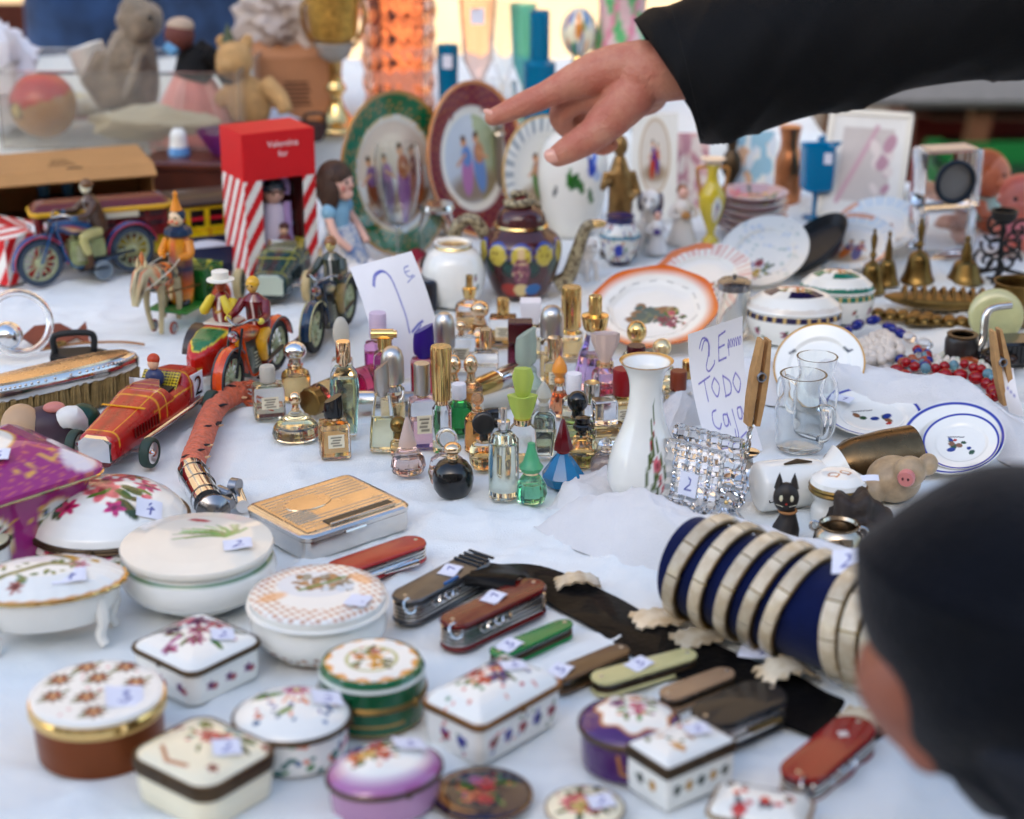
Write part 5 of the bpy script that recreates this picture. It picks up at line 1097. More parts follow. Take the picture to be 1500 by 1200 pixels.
t = thing('toy_lorry', 'navy blue tin lorry with pale grey roof and red driver', 'toy lorry', on(345, 400), R(22))
me('chassis', box(.115, .042, .008, (0, 0, .012), .001), P(C(20, 26, 60), .3), t); me('bed', loft([rrect(.062, .042, .016, .003), rrect(.066, .046, .034, .003), rrect(.060, .040, .034, .003), rrect(.058, .038, .02, .003)]), P(C(22, 30, 76), .3, coat=.4), t).location = (-.028, 0, 0); me('cab', box(.034, .042, .026, (.036, 0, .029), .002), P(C(22, 32, 80), .3, coat=.4), t); me('roof', box(.044, .048, .003, (.034, 0, .050), .001), P(C(150, 160, 170), .35), t); me('driver', cat(ball((.008, 0, .036), (.007, .009, .012)), ball((.008, 0, .052), (.005, .005, .006))), P(C(180, 36, 46), .4), t)
for s in (-1, 1):
    for x in (-.035, .035): wheel(t, (x, s*.022, .010), .010, .006, BLACKR, P(C(60, 70, 100), .4), flat=True)
    me('pillar', tube([(.052, s*.02, .042), (.052, s*.02, .05)], .001, 6), STEEL, t)
me('load', ball((-.028, 0, .026), (.026, .017, .009)), P(C(190, 196, 206), .6), t)
KRAFT = mat('kraft_board', C(190, 148, 98), .75, var=.12, vscale=20, bump=.1)
t = thing('cardboard_box', 'tan cardboard carton lying open with a toy train inside', 'cardboard box', on(96, 350), R(21))
w, d, h, e = .175, .10, .080, .002
me('bottom', box(w, d, e, (0, 0, e/2)), KRAFT, t); me('back', box(w, e, h, (0, d/2, h/2+e)), KRAFT, t)
for s in (-1, 1): me('side', box(e, d, h, (s*w/2, 0, h/2+e)), KRAFT, t)
tp = me('lid', box(w+.004, d, e, (0, 0, h+e*1.6)), KRAFT, t); me('flap', tf(box(w+.004, .018, e, (0, -.009, 0)), (0, -d/2, h+e*1.6), rx=.5), KRAFT, t)
me('packing_block', box(w*.86, d*.8, .020, (.008, 0, .013)), P(C(170, 140, 100), .9), t); me('tuck_slot', box(.016, .005, .0006, (.01, -d*.45, h+e*2.2)), P(C(60, 46, 34), .8), tp)
for i in range(6): me('stamp_line', box(.03-.003*i, .0012, .0003, (.0, -.03+.006*i, h+e*2.15)), P(C(96, 74, 52), .8), tp)
t = thing('toy_train_car', 'maroon and yellow roofed tin railway carriage inside the carton', 'toy train', on(150, 356, .024), R(20))
g = rloft([(0, .008), (0, .034)], .13, .034, .004, .004); k = Ink(g[0][:, 0], g[0][:, 2], C(120, 30, 34)); panel_windows(k, -.06, .06, 8, .02, .03, C(120, 30, 34), C(40, 40, 50)); k.band(.014, .016, C(220, 186, 60)); me('body', g, TIN, t, k.c); me('roof', rloft([(-.003, .035), (-.003, .039), (.004, .045), (.012, .047)], .13, .034, .006), P(C(110, 30, 34), .35, coat=.3), t); me('roof_edge', rloft([(-.004, .0352), (-.0045, .0385), (-.003, .0395)], .13, .034, .006), P(C(222, 180, 50), .35), t)
for x in (-.045, .045):
    for s in (-1, 1): wheel(t, (x, s*.014, .008), .008, .004, STEEL, STEEL, flat=True)
me('name_board', box(.05, .002, .008, (.01, -.0195, .033)), P(C(214, 210, 190), .5), t)
t = thing('toy_locomotive', 'grey and blue tin locomotive parts deeper inside the carton', 'toy train', on(100, 345, .004), R(20))
me('boiler', tf(lathe([(.012, -.03), (.014, -.028), (.014, .03), (.012, .032)], 20), (0, .01, .028), ry=PI/2), P(C(60, 66, 74), .35), t); me('base', box(.08, .03, .012, (0, .01, .008)), P(C(40, 40, 46), .4), t)
for x in (-.02, .005): me('chimney', lathe([(.006, .042), (.0065, .056), (.005, .058)], 14), P(C(70, 130, 170), .35), t).location = (x, .01, 0)
# striped boxes
STR_R, STR_W = C(214, 20, 34), C(238, 234, 226)
def stripes(k, per, frac=.5): k.put(((k.X-k.Y*.62)/per) % 1 < frac, STR_R); return k
def carton_face(w, h, base=STR_W, per=.017): g = slab(w, h, .0008, 70, 120); return g, stripes(Ink(g[0][:, 0], g[0][:, 1], base), per)
W, D, H = .072, .055, .148
t = thing('doll_carton', 'tall red gift carton with candy stripes and window', 'box', (lambda p: (p[0], p[1]+.02, p[2]))(on(397, 414)), R(30))
for nm, ww, lc, rzz in (('back', W, (0, D/2, H/2), PI), ('side', D, (-W/2, 0, H/2), -PI/2), ('side', D, (W/2, 0, H/2), PI/2)):
    g, k = carton_face(ww, H); k.put(k.Y > H*.20, STR_R); me(nm, tf(g, lc, rx=PI/2, rz=rzz), CARD, t, k.c)
x0, x1, z0, z1 = -W*.26, W*.32, H*.04, H*.70
fr = lambda X, Y: None
def strip(nm, xa, xb, za, zb, red=False):
    g = slab(xb-xa, zb-za, .0009, max(6, int((xb-xa)*1000)), max(6, int((zb-za)*1000))); k = Ink(g[0][:, 0]+(xa+xb)/2, g[0][:, 1]+(za+zb)/2-H/2, STR_W); stripes(k, .017)
    if red: k.put(k.Y > -9, STR_R)
    k.put(k.Y > H*.20, STR_R); me(nm, tf(g, ((xa+xb)/2, -D/2, (za+zb)/2), rx=PI/2), CARD, t, k.c)
strip('front_panel', -W/2, x0, 0, H); strip('front_panel', x1, W/2, 0, H); strip('front_panel', x0, x1, 0, z0); strip('front_panel', x0, x1, z1, H, True)
me('window_film', box(x1-x0, .0004, z1-z0, ((x0+x1)/2, -D/2+.001, (z0+z1)/2)), mat('clear_film', (.95, .95, .95), .05, trans=1.0, ior=1.05), t)
me('inner_card', box(W-.004, .001, H-.004, (0, D/2-.003, H/2)), P(C(120, 12, 26), .6), t); me('top', box(W, D, .001, (0, 0, H)), P(STR_R, .5), t); me('bottom', box(W, D, .001, (0, 0, .0006)), P(STR_R, .5), t)
WL = P(C(240, 226, 224), .6)
text(t, 'Valentina', .0085, (.004, -D/2-.0012, H*.905), (PI/2, 0, 0), WL); text(t, 'for', .0085, (.004, -D/2-.0012, H*.84), (PI/2, 0, 0), WL)
DSK = P(C(232, 190, 172), .4); LILAC = mat('lilac_cloth', C(190, 164, 206), .9, bump=.3, bscale=500)
dl = thing('boxed_doll', 'little doll in grey cap and lilac shawl inside the red carton', 'doll', (t.location.x+.004, t.location.y-.010, TZ+.002), R(30)); dl.scale = (1.0, 1.0, .96)
me('robe', lathe([(.018, 0), (.02, .01), (.016, .05), (.010, .075), (.005, .08)], 24, .8), P(C(226, 214, 226), .8), dl); hd = me('head', ball((0, -.002, .089), (.0105, .0105, .012)), DSK, dl); me('cap', loft([circ(.0118*math.cos(q), .0118*math.cos(q), .092+.011*math.sin(q), 20) for q in np.linspace(-.1, 1.5, 8)]), P(C(76, 84, 94), .4), hd); me('visor', tf(lathe([(.0, 0), (.011, 0), (.012, .0008), (0, .001)], 20, .6), (0, -.008, .0915)), P(C(40, 40, 46), .4), hd)
me('shawl', tf(torus(.0155, .0032, 24, 8, PI*1.15, 1.25), (0, .001, .088), rx=PI/2, ry=.25), LILAC, dl); me('shawl_end', tube([(.013, -.004, .078), (.010, -.012, .05), (.013, -.013, .03)], [.004, .004, .003], 8), LILAC, dl)
for s in (-1, 1): me('eye', ball((s*.004, -.012, .089), (.0013, .0008, .0013), 8, 6), BLACKP, hd)
# striped carton lying at the edge
t = thing('striped_carton', 'red and white striped carton lying on its side with torn top', 'box', on(5, 398), R(-30))
W, D, H = .085, .07, .045
for nm, ww, hh, lc, rx, rzz in (('front', W, H, (0, -D/2, H/2), PI/2, 0), ('side', D, H, (W/2, 0, H/2), PI/2, PI/2), ('side', D, H, (-W/2, 0, H/2), PI/2, -PI/2), ('back', W, H, (0, D/2, H/2), PI/2, PI), ('top', W, D*.5, (0, -D*.25, H), .12, 0)):
    g, k = carton_face(ww, hh, per=.022); me(nm, tf(g, lc, rx=rx, rz=rzz), CARD, t, k.c)
me('inner_card', box(W*.94, D*.9, .001, (0, 0, H*.72)), KRAFT, t)
# seated doll
p = on(496, 404); t = thing('seated_doll', 'brown haired doll in pale blue bodice and dotted white skirt', 'doll', p, R(66)); t.scale = (.92, .92, .92)
me('skirt', lathe(smoothp([(.030, .002), (.034, .004), (.030, .02), (.020, .042), (.0135, .055)], 1), 48, .9, None, 9, .05), mat('dotted_cotton', C(226, 222, 214), .9, colb=C(120, 150, 190), vscale=110, bump=.3), t).location = (.004, -.004, 0)
me('bodice', loft([circ(.0135, .011, .052, 24), circ(.0165, .013, .066, 24), circ(.016, .012, .078, 24), circ(.007, .007, .085, 24)]), mat('blue_cotton', C(150, 190, 210), .9, bump=.3), t); me('sash', loft([circ(.0150, .0122, .051, 24), circ(.0155, .0126, .056, 24)]), P(C(226, 232, 236), .8), t)
hd = me('head', cat(ball((0, -.002, .103), (.0168, .0165, .0185), 24, 18), ball((0, -.0185, .100), (.0025, .003, .0025), 8, 6), ball((.0, -.012, .09), (.008, .008, .007))), DSK, t); blend(hd, .0012, 4)
me('hair', cat(loft([circ(.019*math.cos(q), .0188*math.cos(q), .106+.019*math.sin(q), 28, 0, .001) for q in np.linspace(-.05, 1.5, 10)]), ball((0, .008, .098), (.0195, .014, .022)), ball((-.014, .0, .092), (.007, .012, .02)), ball((.014, .002, .092), (.007, .011, .02))), mat('doll_hair', C(84, 60, 44), .6, var=.4, vscale=120, bump=.6), hd)
for s in (-1, 1):
    me('eye', ball((s*.0062, -.0172, .104), (.0022, .0012, .002), 10, 6), P(C(50, 60, 80), .2), hd); me('cheek', ball((s*.0088, -.0148, .0975), (.0034, .0016, .003), 10, 6), P(C(222, 140, 126), .5), hd)
    me('sleeve', ball((s*.0185, -.001, .073), (.0075, .008, .009)), mat('blue_cotton', (0, 0, 0)), t); me('arm', limb([(s*.02, -.002, .068), (s*.024, -.012, .05), (s*.018, -.026, .036)], [.0048, .0046, .0036]), DSK, t); me('leg', limb([(s*.010, -.014, .014), (s*.013, -.045, .010), (s*.013, -.058, .007)], [.009, .007, .005]), P(C(232, 226, 220), .6), t); me('shoe', ball((s*.013, -.061, .009), (.006, .007, .009)), P(C(140, 20, 50), .3), t)
me('mouth', ball((0, -.0178, .0955), (.0024, .001, .0012), 8, 6), P(C(180, 50, 56), .4), hd)
# ================================================================== brush, iron, glass ring and odds on the near edge
a, b, L, rz = heading((206, 572), (-46, 634)); c = (a+b)/2
t = thing('clothes_brush', 'long silver backed clothes brush with gilt plate and pale bristles', 'brush', (c.x, c.y, TZ), rz)
W = L*.23
def bring(k, z): th = np.arange(56)*2*PI/56; return np.stack([L*.5*k*np.sign(np.cos(th))*np.abs(np.cos(th))**.7, W*.5*(k-(1-k)*.6)*np.sign(np.sin(th))*np.abs(np.sin(th))**.9, np.full(56, z)], 1)
me('back', loft([bring(.96, .022), bring(1, .024), bring(1, .029), bring(.97, .032), bring(.9, .0345), bring(.6, .0355)]), SILVER, t)
me('gilt_plate', loft([bring(.89, .0345), bring(.87, .0362), bring(.5, .0372)]), mat('gilt_plate_metal', C(218, 192, 158), .26, 1.0, rvar=.1, var=.2), t)
th = np.arange(56)*2*PI/56
me('beaded_edge', cat(*[ball((L*.475*math.copysign(abs(math.cos(q))**.7, math.cos(q)), W*.465*math.copysign(abs(math.sin(q))**.9, math.sin(q)), .0325), .0012, 8, 6) for q in np.arange(90)*2*PI/90]), SILVER, t)
BRI = mat('bristle', C(176, 152, 104), .8, var=.35, vscale=200); q = random.Random(4)
gb = cat(*[tube([(.0013*math.cos(i*2.4), .0013*math.sin(i*2.4), .0225), (.0022*math.cos(i*2.4), .0022*math.sin(i*2.4), .0005)], [.0005, .0003], 4) for i in range(9)]); o0 = None
for i in range(40):
    x = (-.46+.92*i/39)*L
    for j in range(6):
        yy = (-.42+.84*j/5)*W*math.sqrt(max(.05, 1-(x/(L*.52))**2))
        if o0 is None: o0 = me('bristle_tuft', gb, BRI, t); o = o0
        else: o = bpy.data.objects.new('bristle_tuft', o0.data); COL.objects.link(o); o.parent = t
        o.location = (x+q.uniform(-.001, .001), yy, 0); o.rotation_euler = (q.uniform(-.06, .06)+(.10 if yy < 0 else -.1), q.uniform(-.08, .08), q.uniform(0, 3))
t = thing('flat_iron', 'tiny dark cast flat iron behind the brush', 'flat iron', on(112, 535), R(10))
me('sole', prism([(-.02, -.012), (.01, -.013), (.026, 0), (.01, .013), (-.02, .012)], .012), mat('cast_iron', G(.03), .5, .6, var=.3, bump=.3), t).location = (0, 0, .006)
me('handle', tube(spline([(-.016, 0, .011), (-.017, 0, .024), (-.010, 0, .028), (.010, 0, .028), (.016, 0, .024), (.015, 0, .011)], 5), .0028, 10), mat('cast_iron', G(.03)), t)
t = thing('painted_duck', 'small painted wooden duck with purple, white and green plumage', 'figurine', on(72, 655), .3)
me('body', ball((0, 0, .016), (.024, .016, .016)), P(C(86, 66, 76), .45, var=.2), t); me('breast', ball((-.018, -.002, .019), (.015, .015, .017)), P(C(196, 166, 134), .45), t); me('wing', limb([(.010, -.010, .024), (.018, -.012, .026), (.026, -.008, .016)], [.007, .009, .005]), P(C(226, 224, 218), .45), t); me('head', ball((.026, 0, .016), (.014, .013, .015)), P(C(16, 76, 60), .35), t); me('bill', ball((.006, -.004, .032), (.008, .006, .004)), P(C(206, 140, 130), .4), t)
t = thing('glass_bangle', 'clear glass ring standing on edge with a chrome boss', 'bangle', on(32, 520), R(25))
me('ring', tf(torus(.026, .0032, 48, 12), (0, 0, .0285), rx=PI/2-.45), GLASS, t); me('boss', tf(lathe([(.012, -.004), (.012, 0), (.007, .006), (.003, .008), (0, .0085)], 28), (-.010, -.004, .020), rx=PI/2-.5), CHROME, t)
t = thing('leather_fish', 'brown leather fish cut-out with a knotted cord', 'leather charm', on(84, 492, .004), .35)
me('fish', prism([(-.03, .002), (-.018, .012), (.004, .012), (.016, .002), (.026, .011), (.026, -.012), (.016, -.004), (.0, -.011), (-.018, -.010)], .003), mat('tan_leather', C(150, 84, 52), .55, var=.25, bump=.4), t).rotation_euler = (.7, 0, 0)
me('cord', tube(spline([(-.03, 0, 0), (-.045, -.014, -.001), (-.02, -.028, -.002), (.015, -.022, -.002), (.05, -.03, -.002), (.068, -.044, -.002)], 6), .0012, 7), mat('tan_cord', C(176, 130, 84), .8), t); me('eyelet', tf(torus(.004, .0012, 18, 8), (.0, -.026, .001)), BRASS, t)
# bronze telescope tube behind the motorcycle
a = Vector(on(436, 512, .009)); b = Vector(on(508, 424, .009)); dd = b-a
t = thing('brass_telescope', 'old brass telescope tube lying between the tin motorcycles', 'telescope', (a.x, a.y, TZ+.009), math.atan2(dd.y, dd.x)); L = dd.length
for nm, f0, f1, r_, m in (('eyepiece', 0, .06, .0075, BRONZE), ('draw_tube', .06, .5, .0070, mat('pale_brass', C(206, 160, 116), .28, 1.0, var=.15)), ('collar', .5, .56, .009, BRASS), ('barrel', .56, 1.2, .0085, BRONZE)):
    me(nm, tf(lathe([(r_*.95, L*f0), (r_, L*f0+.001), (r_, L*f1-.001), (r_*.95, L*f1)], 24), ry=PI/2), m, t)
# ================================================================== things in the cloth-lined box
def vessel(name, label, cat_, x, yb, prof, wpx, yt, m, ell=1.0, n=48, base=0.0, paint=None, rz=0.0, group=None, col=WHITE, lip=None, part='body'):
    """profile in fractions: radius of half width, height of full height"""
    loc, w, d = place(x, yb, wpx, ell*.8, base); h = topz(x, yt, loc[1], base); r = w/2
    t = thing(name, label, cat_, loc, rz, group)
    g = lathe([(a*r, b*h) for a, b in prof], n, ell, h/60 if paint else None)
    if paint:
        k = Ink(np.arctan2(g[0][:, 0], -g[0][:, 1]/ell)*np.maximum(.25, 1), g[0][:, 2]/h, col); paint(k); me(part, g, m, t, k.c)
    else: me(part, g, m, t)
    return t, r, h
def hollow(prof, th=.06):
    z0, z1 = prof[0][1], max(b for a, b in prof)
    inner = [(max(a-th, th*.1), max(b, z0+(z1-z0)*.04)) for a, b in prof]
    return list(prof)+[(a, b) for a, b in reversed(inner)]
def pv(k):
    for a, b, r, c in ((.55, .33, .10, C(206, 110, 120)), (.62, .23, .06, C(196, 90, 100)), (.36, .37, .045, C(196, 120, 140)), (.40, .46, .04, C(170, 60, 80)), (.55, .53, .035, C(180, 60, 80)), (.45, .12, .04, C(190, 80, 90)), (.72, .16, .05, C(190, 80, 90)), (.60, .60, .028, C(190, 90, 100))):
        k.leaf(a-.06, b-.05, .16, -2.2, C(110, 130, 70), .5); k.leaf(a+.02, b+.05, .14, 1.0, C(120, 140, 80), .5); k.disc(a, b, r*1.1, c, r*.3, 1, r*.55); k.disc(a-.01, b+.01, r*.7, tuple(min(1, v*1.5) for v in c), r*.4, .8, r*.35); k.disc(a, b, r*.3, tuple(v*.6 for v in c), ry=r*.15)
    k.put(np.abs(k.Y-.995) < .008, C(206, 160, 90))
pr = smoothp([(.62, 0), (.66, .012), (.95, .10), (1.0, .22), (.86, .38), (.58, .54), (.44, .70), (.42, .82), (.5, .92), (.72, 1.0)], 2)
t, r, h = vessel('bud_vase', 'white porcelain bud vase with pink roses in the cloth-lined box', 'vase', 941, 748, pr+[(.64, .995), (.42, .93), (.34, .8)], 106, 528, PORC, n=80, paint=pv, rz=-.22)
# crystal basket
def crystal_plate(w, h, t, nx, ny):
    g = grid(w, h, nx*2, ny*2); V = g[0]; i = np.arange(len(V)) % (nx*2+1); j = np.arange(len(V))//(nx*2+1)
    pk = (i % 2 == 1) & (j % 2 == 1); V[:, 2] = t/2+np.where(pk, t*.7, np.where((i % 2 == 1) | (j % 2 == 1), t*.2, 0)); B2 = V.copy(); B2[:, 2] *= -1
    n = len(V); F = list(g[1])+[tuple(q+n for q in reversed(f)) for f in g[1]]; W_ = nx*2+1
    ring = [q for q in range(W_)]+[q*W_+W_-1 for q in range(1, ny*2+1)]+[ny*2*W_+q for q in range(W_-2, -1, -1)]+[q*W_ for q in range(ny*2-1, 0, -1)]
    F += [(ring[q], n+ring[q], n+ring[(q+1) % len(ring)], ring[(q+1) % len(ring)]) for q in range(len(ring))]
    return np.concatenate([V, B2]), F
t = thing('crystal_basket', 'cut crystal napkin holder covered in diamond facets', 'crystal holder', on(1020, 740), R(-36))
for y, tl in ((-.016, -.18), (.016, .18)):
    me('faceted_plate', tf(crystal_plate(.052, .042, .006, 6, 5), (0, y, .028), rx=PI/2+tl, ry=.0), CRYST, t, sharp=5)
me('base', tf(crystal_plate(.056, .034, .006, 5, 3), (0, 0, .006)), CRYST, t, sharp=5)
tag(t, .008, -.026, .026, .014, .016, 0, 1.35, digit=2)
# price cards
def card4(label, c00, c10, c11, c01, paint, bow=.0, nx=90, ny=120):
    c00, c10, c11, c01 = [np.array(v) for v in (c00, c10, c11, c01)]
    u, v = np.meshgrid(np.linspace(0, 1, nx+1), np.linspace(0, 1, ny+1)); u = u.ravel()[:, None]; v = v.ravel()[:, None]
    V = (c00*(1-u)+c10*u)*(1-v)+(c01*(1-u)+c11*u)*v; nrm = np.cross(c10-c00, c01-c00); nrm /= np.linalg.norm(nrm)
    V = V+nrm*(bow*4*v*(1-v)); k = Ink(u[:, 0], v[:, 0], C(238, 236, 236)); paint(k)
    n = len(V); F = [(j*(nx+1)+i, j*(nx+1)+i+1, (j+1)*(nx+1)+i+1, (j+1)*(nx+1)+i) for j in range(ny) for i in range(nx)]
    V2 = V-nrm*.0005; W_ = nx+1; ring = [q for q in range(W_)]+[q*W_+nx for q in range(1, ny+1)]+[ny*W_+q for q in range(nx-1, -1, -1)]+[q*W_ for q in range(ny-1, 0, -1)]
    F += [tuple(q+n for q in reversed(f)) for f in F]+[(ring[q], n+ring[q], n+ring[(q+1) % len(ring)], ring[(q+1) % len(ring)]) for q in range(len(ring))]
    o = me('price_card', (np.concatenate([V, V2]), F), PAPER, None, np.concatenate([k.c, k.c])); o['label'] = label; o['category'] = 'price card'; return o
def p7(k):
    I = C(110, 116, 190); s = spline([(.24, .80), (.32, .885), (.46, .90), (.54, .82), (.56, .64), (.57, .50), (.56, .36)], 6); k.line([p[:2] for p in s], .018, I); k.line([(p[0]+.015, p[1]-.012) for p in s[:18]], .012, I); k.line([(.60, .36), (.72, .41), (.80, .43)], .02, I); k.line([(.62, .34), (.76, .40)], .014, I)
    k.line([p[:2] for p in spline([(.86, .89), (.79, .88), (.78, .83), (.82, .80), (.88, .81)], 5)], .012, C(150, 156, 200)); k.line([(.77, .845), (.85, .85)], .010, C(150, 156, 200)); k.line([(.76, .76), (.84, .785), (.9, .80)], .010, C(150, 156, 200))
Yc = on(590, 545)[1]
card4('white card with a large penned 7 and euro sign among the perfumes', on(560, 560), on(655, 545), at(603, 368, Yc+.015), at(512, 392, Yc+.01), p7, .008)
def p2(k):
    I = C(120, 112, 190)
    def pl(*pts, w=.014): k.line([p[:2] for p in spline(pts, 5)], w, I)
    pl((.20, .86), (.26, .93), (.36, .90), (.36, .80), (.30, .70), (.34, .66), (.44, .70), (.46, .73)); pl((.24, .84), (.30, .91), (.38, .87), (.37, .78)); k.line([(.56, .90), (.54, .72)], .014, I); k.line([(.56, .91), (.68, .93)], .014, I); k.line([(.55, .82), (.66, .83)], .014, I); k.line([(.54, .72), (.68, .73)], .014, I)
    x = .72
    for i, ch in enumerate('piezas'): pl((x, .80), (x+.015, .855), (x+.035, .84), (x+.03, .80), w=.010); x += .042
    k.line([(.735, .86), (.735, .74)], .010, I)
    k.line([(.12, .58), (.34, .62)], .014, I); k.line([(.23, .60), (.24, .43)], .014, I)
    for cx in (.42, .82): pl((cx, .60), (cx-.07, .53), (cx, .45), (cx+.07, .53), (cx, .60))
    k.line([(.58, .60), (.58, .44)], .014, I); pl((.58, .60), (.70, .54), (.68, .46), (.57, .44))
    pl((.34, .35), (.26, .33), (.24, .24), (.32, .20), (.38, .24)); pl((.52, .30), (.45, .30), (.44, .22), (.51, .23), (.53, .31), (.54, .22)); pl((.64, .33), (.64, .15), (.58, .10), (.60, .18)); pl((.80, .34), (.74, .33), (.73, .26), (.79, .26), (.81, .34), (.84, .27), (.92, .28)); k.line([(.40, .06), (.62, .10), (.80, .15)], .012, I)
Yc = on(1075, 655)[1]
card4('white card with penned words todo caja clipped to the silver stand', on(1042, 668), on(1118, 660), at(1088, 463, Yc+.012), at(1008, 490, Yc+.008), p2, -.012)
# silver stand and peg
t = thing('silver_stand', 'small silver stand with twisted stem holding a clothes peg', 'stand', on(1092, 706))
me('base', lathe(smoothp([(.017, 0), (.0175, .003), (.013, .006), (.006, .010), (.004, .018), (.006, .021)], 2), 32), SILVER, t); me('drip_pan', lathe([(.008, .021), (.009, .023), (.0075, .0235)], 28), SILVER, t)
for q in (0, PI): me('twisted_stem', tube([(.0012*math.cos(i*.9+q)+.0006*i*.25, .0012*math.sin(i*.9+q), .022+i*.0019) for i in range(22)], .0011, 7), SILVER, t)
def peg(label, loc, rz, ry, L=.062):
    t = thing('clothes_peg', label, 'clothes peg', loc, rz, 'wooden clothes pegs', ry=ry)
    for s in (-1, 1):
        me('prong', loft([[(s*(.0016+off), y, z) for off, y in ((0, -.0045), (.0042*wd, -.0045), (.0042*wd, .0045), (0, .0045))] for z, wd in ((0, .7), (L*.3, 1), (L*.62, 1), (L, .45))]), WOODP, t)
    me('spring', cat(*[tf(torus(.0030, .0006, 16, 6), (0, (-.0055+.0011*k), L*.58), rx=PI/2) for k in range(11)]), STEEL, t); return t
peg('wooden clothes peg clipped upright on the silver stand', Vector(on(1092, 706))+Vector((.002, -.002, .044)), R(15), .10)
# jugs
JP = [(.72, 0), (.8, .015), (.86, .05), (.9, .30), (.95, .52), (.86, .66), (.72, .74), (.74, .86), (.84, 1.0)]
def jug(label, x, yb, yt, w, hz):
    t, r, h = vessel('glass_jug', label, 'jug', x, yb, hollow(JP, .08), w, yt, GLASS, n=40, group='little glass jugs')
    me('handle', tube(spline([(r*.80*math.cos(hz), r*.80*math.sin(hz), h*.62), (r*1.35*math.cos(hz), r*1.35*math.sin(hz), h*.66), (r*1.45*math.cos(hz), r*1.45*math.sin(hz), h*.45), (r*1.2*math.cos(hz), r*1.2*math.sin(hz), h*.26), (r*.86*math.cos(hz), r*.86*math.sin(hz), h*.22)], 6), r*.13, 10), GLASS, t)
jug('clear glass jug with handle in front of its twin', 1170, 668, 548, 80, -.9); jug('clear glass jug standing behind its twin against the plate', 1190, 640, 522, 70, 2.8)
# plates
def plate(label, x, yb, R_, tilt, rz, paint, base=0.0, rise=.14, ell=1.0, group='painted porcelain plates', m=PORC, scal=0, spin=0.0, name='plate', lift=0.0):
    p = on(x, yb, base); t = thing(name, label, 'plate', (p[0], p[1], p[2]+lift), rz, group, rx=tilt)
    pr = [(0, .02), (.5, .02), (.62, .03), (.70, rise*.6), (.97, rise), (1.0, rise+.015), (1.0, rise-.02), (.70, rise*.6-.05), (.58, -.03), (0, -.03)]
    g = lathe([(a*R_, (b+.03)*R_) for a, b in reversed(pr)], 110, ell, R_/34, scal, .02 if scal else 0)
    g[0][:, 1] += R_*ell
    k = Ink(g[0][:, 0]/R_, (g[0][:, 1]-R_*ell)/R_/ell, WHITE); k.R = np.hypot(k.X, k.Y); k.T = np.arctan2(k.Y, k.X)
    c, s = math.cos(spin), math.sin(spin); k.X, k.Y = k.X*c+k.Y*s, -k.X*s+k.Y*c
    if paint: paint(k)
    me('dish', g, m, t, k.c); return t
def birds(k): k.put(np.abs(k.R-.985) < .02, C(200, 160, 90)); k.line([(.45, .5), (.55, .42), (.62, .46)], .05, C(70, 70, 84)); k.line([(.6, -.25), (.75, -.2), (.85, -.26)], .06, C(60, 60, 74)); k.line([(-.7, .2), (-.6, .3)], .05, C(70, 70, 80)); k.sprinkle(-.3, .3, -.5, .1, 5, [C(150, 170, 140)], .04, 4)
plate('white gold rimmed plate with dark birds propped behind the glass jugs', 1188, 600, .036, R(48), R(-22), birds)
def blue(seed):
    def f(k):
        k.put(np.abs(k.R-.955) < .022, C(58, 72, 168)); q = random.Random(seed); k.sprinkle(-.35, .35, -.3, .1, 10, [C(190, 60, 50), C(60, 80, 150), C(150, 110, 80), C(70, 100, 70)], .09, seed); k.line([(-.4, .15), (.0, .25)], .03, C(60, 60, 60))
    return f
pt = plate('blue rimmed nursery plate with a 1 ticket lying flat by the jugs', 1280, 650, .037, R(10), R(-8), blue(3)); tag(pt, -.022, .052, .0075, .015, .010, -.5, digit=1)
plate('larger blue rimmed plate leaning under a smaller one', 1374, 704, .036, R(26), R(-30), blue(5), rise=.2); plate('small blue rimmed plate leaning inside the larger one', 1390, 704, .027, R(28), R(-30), blue(8), lift=.006)
# scoop, lying bottle, pots, cat, glass pyramid, pig
t = thing('bronze_scoop', 'dark bronze cap shaped like a shoe toe lying on its side', 'bronze cap', on(1290, 690), R(18))
g = loft([[(x*.052, w_*.021*math.cos(a), w_*.024*math.sin(a)+.006) for a in np.linspace(-.35, PI+.35, 26)] for x, w_ in ((-.9, .15), (-.8, .5), (-.5, .85), (0, 1.0), (.45, 1.05))]+[[(x*.052, w_*.0195*math.cos(a), w_*.0225*math.sin(a)+.006) for a in np.linspace(-.35, PI+.35, 26)] for x, w_ in ((.45, 1.05), (0, 1.0), (-.5, .8))], False, False)
me('shell', g, mat('scoop_bronze', C(112, 92, 66), .3, 1.0, var=.35, vscale=40, rvar=.12), t)
t = thing('porcelain_boot', 'white porcelain flask lying on its side with flared mouth and small black lettering', 'flask', on(1168, 742), R(14))
me('body', tf(lathe(smoothp([(0, -.032), (.016, -.031), (.0175, -.026), (.0165, .01), (.013, .018)], 2), 40), (0, 0, .0175), ry=PI/2), WPORC, t); me('mouth', tf(lathe([(.011, 0), (.013, .008), (.018, .016), (.0165, .016), (.010, .006)], 36), (.017, 0, .0185), ry=PI/2-.35), WPORC, t); text(t, 'Däug', .007, (-.021, -.0172, .0125), (PI/2-.35, 0, 0), BLACKP); me('gilt_leaf', tube([(-.014, -.006, .0347), (-.004, -.004, .0352), (.006, -.006, .0345)], [.0006, .0018, .0006], 8), BRONZE, t)
t = thing('lidded_pot', 'white porcelain pot with brass hinge band and gilt scroll lid', 'trinket box', on(1224, 768), .4)
me('body', lathe(smoothp([(.012, 0), (.0175, .003), (.017, .012), (.0145, .017), (.0185, .024)], 2), 40), WPORC, t); me('band', lathe([(.0185, .024), (.0195, .0255), (.0188, .027), (.0195, .0285), (.0185, .030)], 40), BRASS, t)
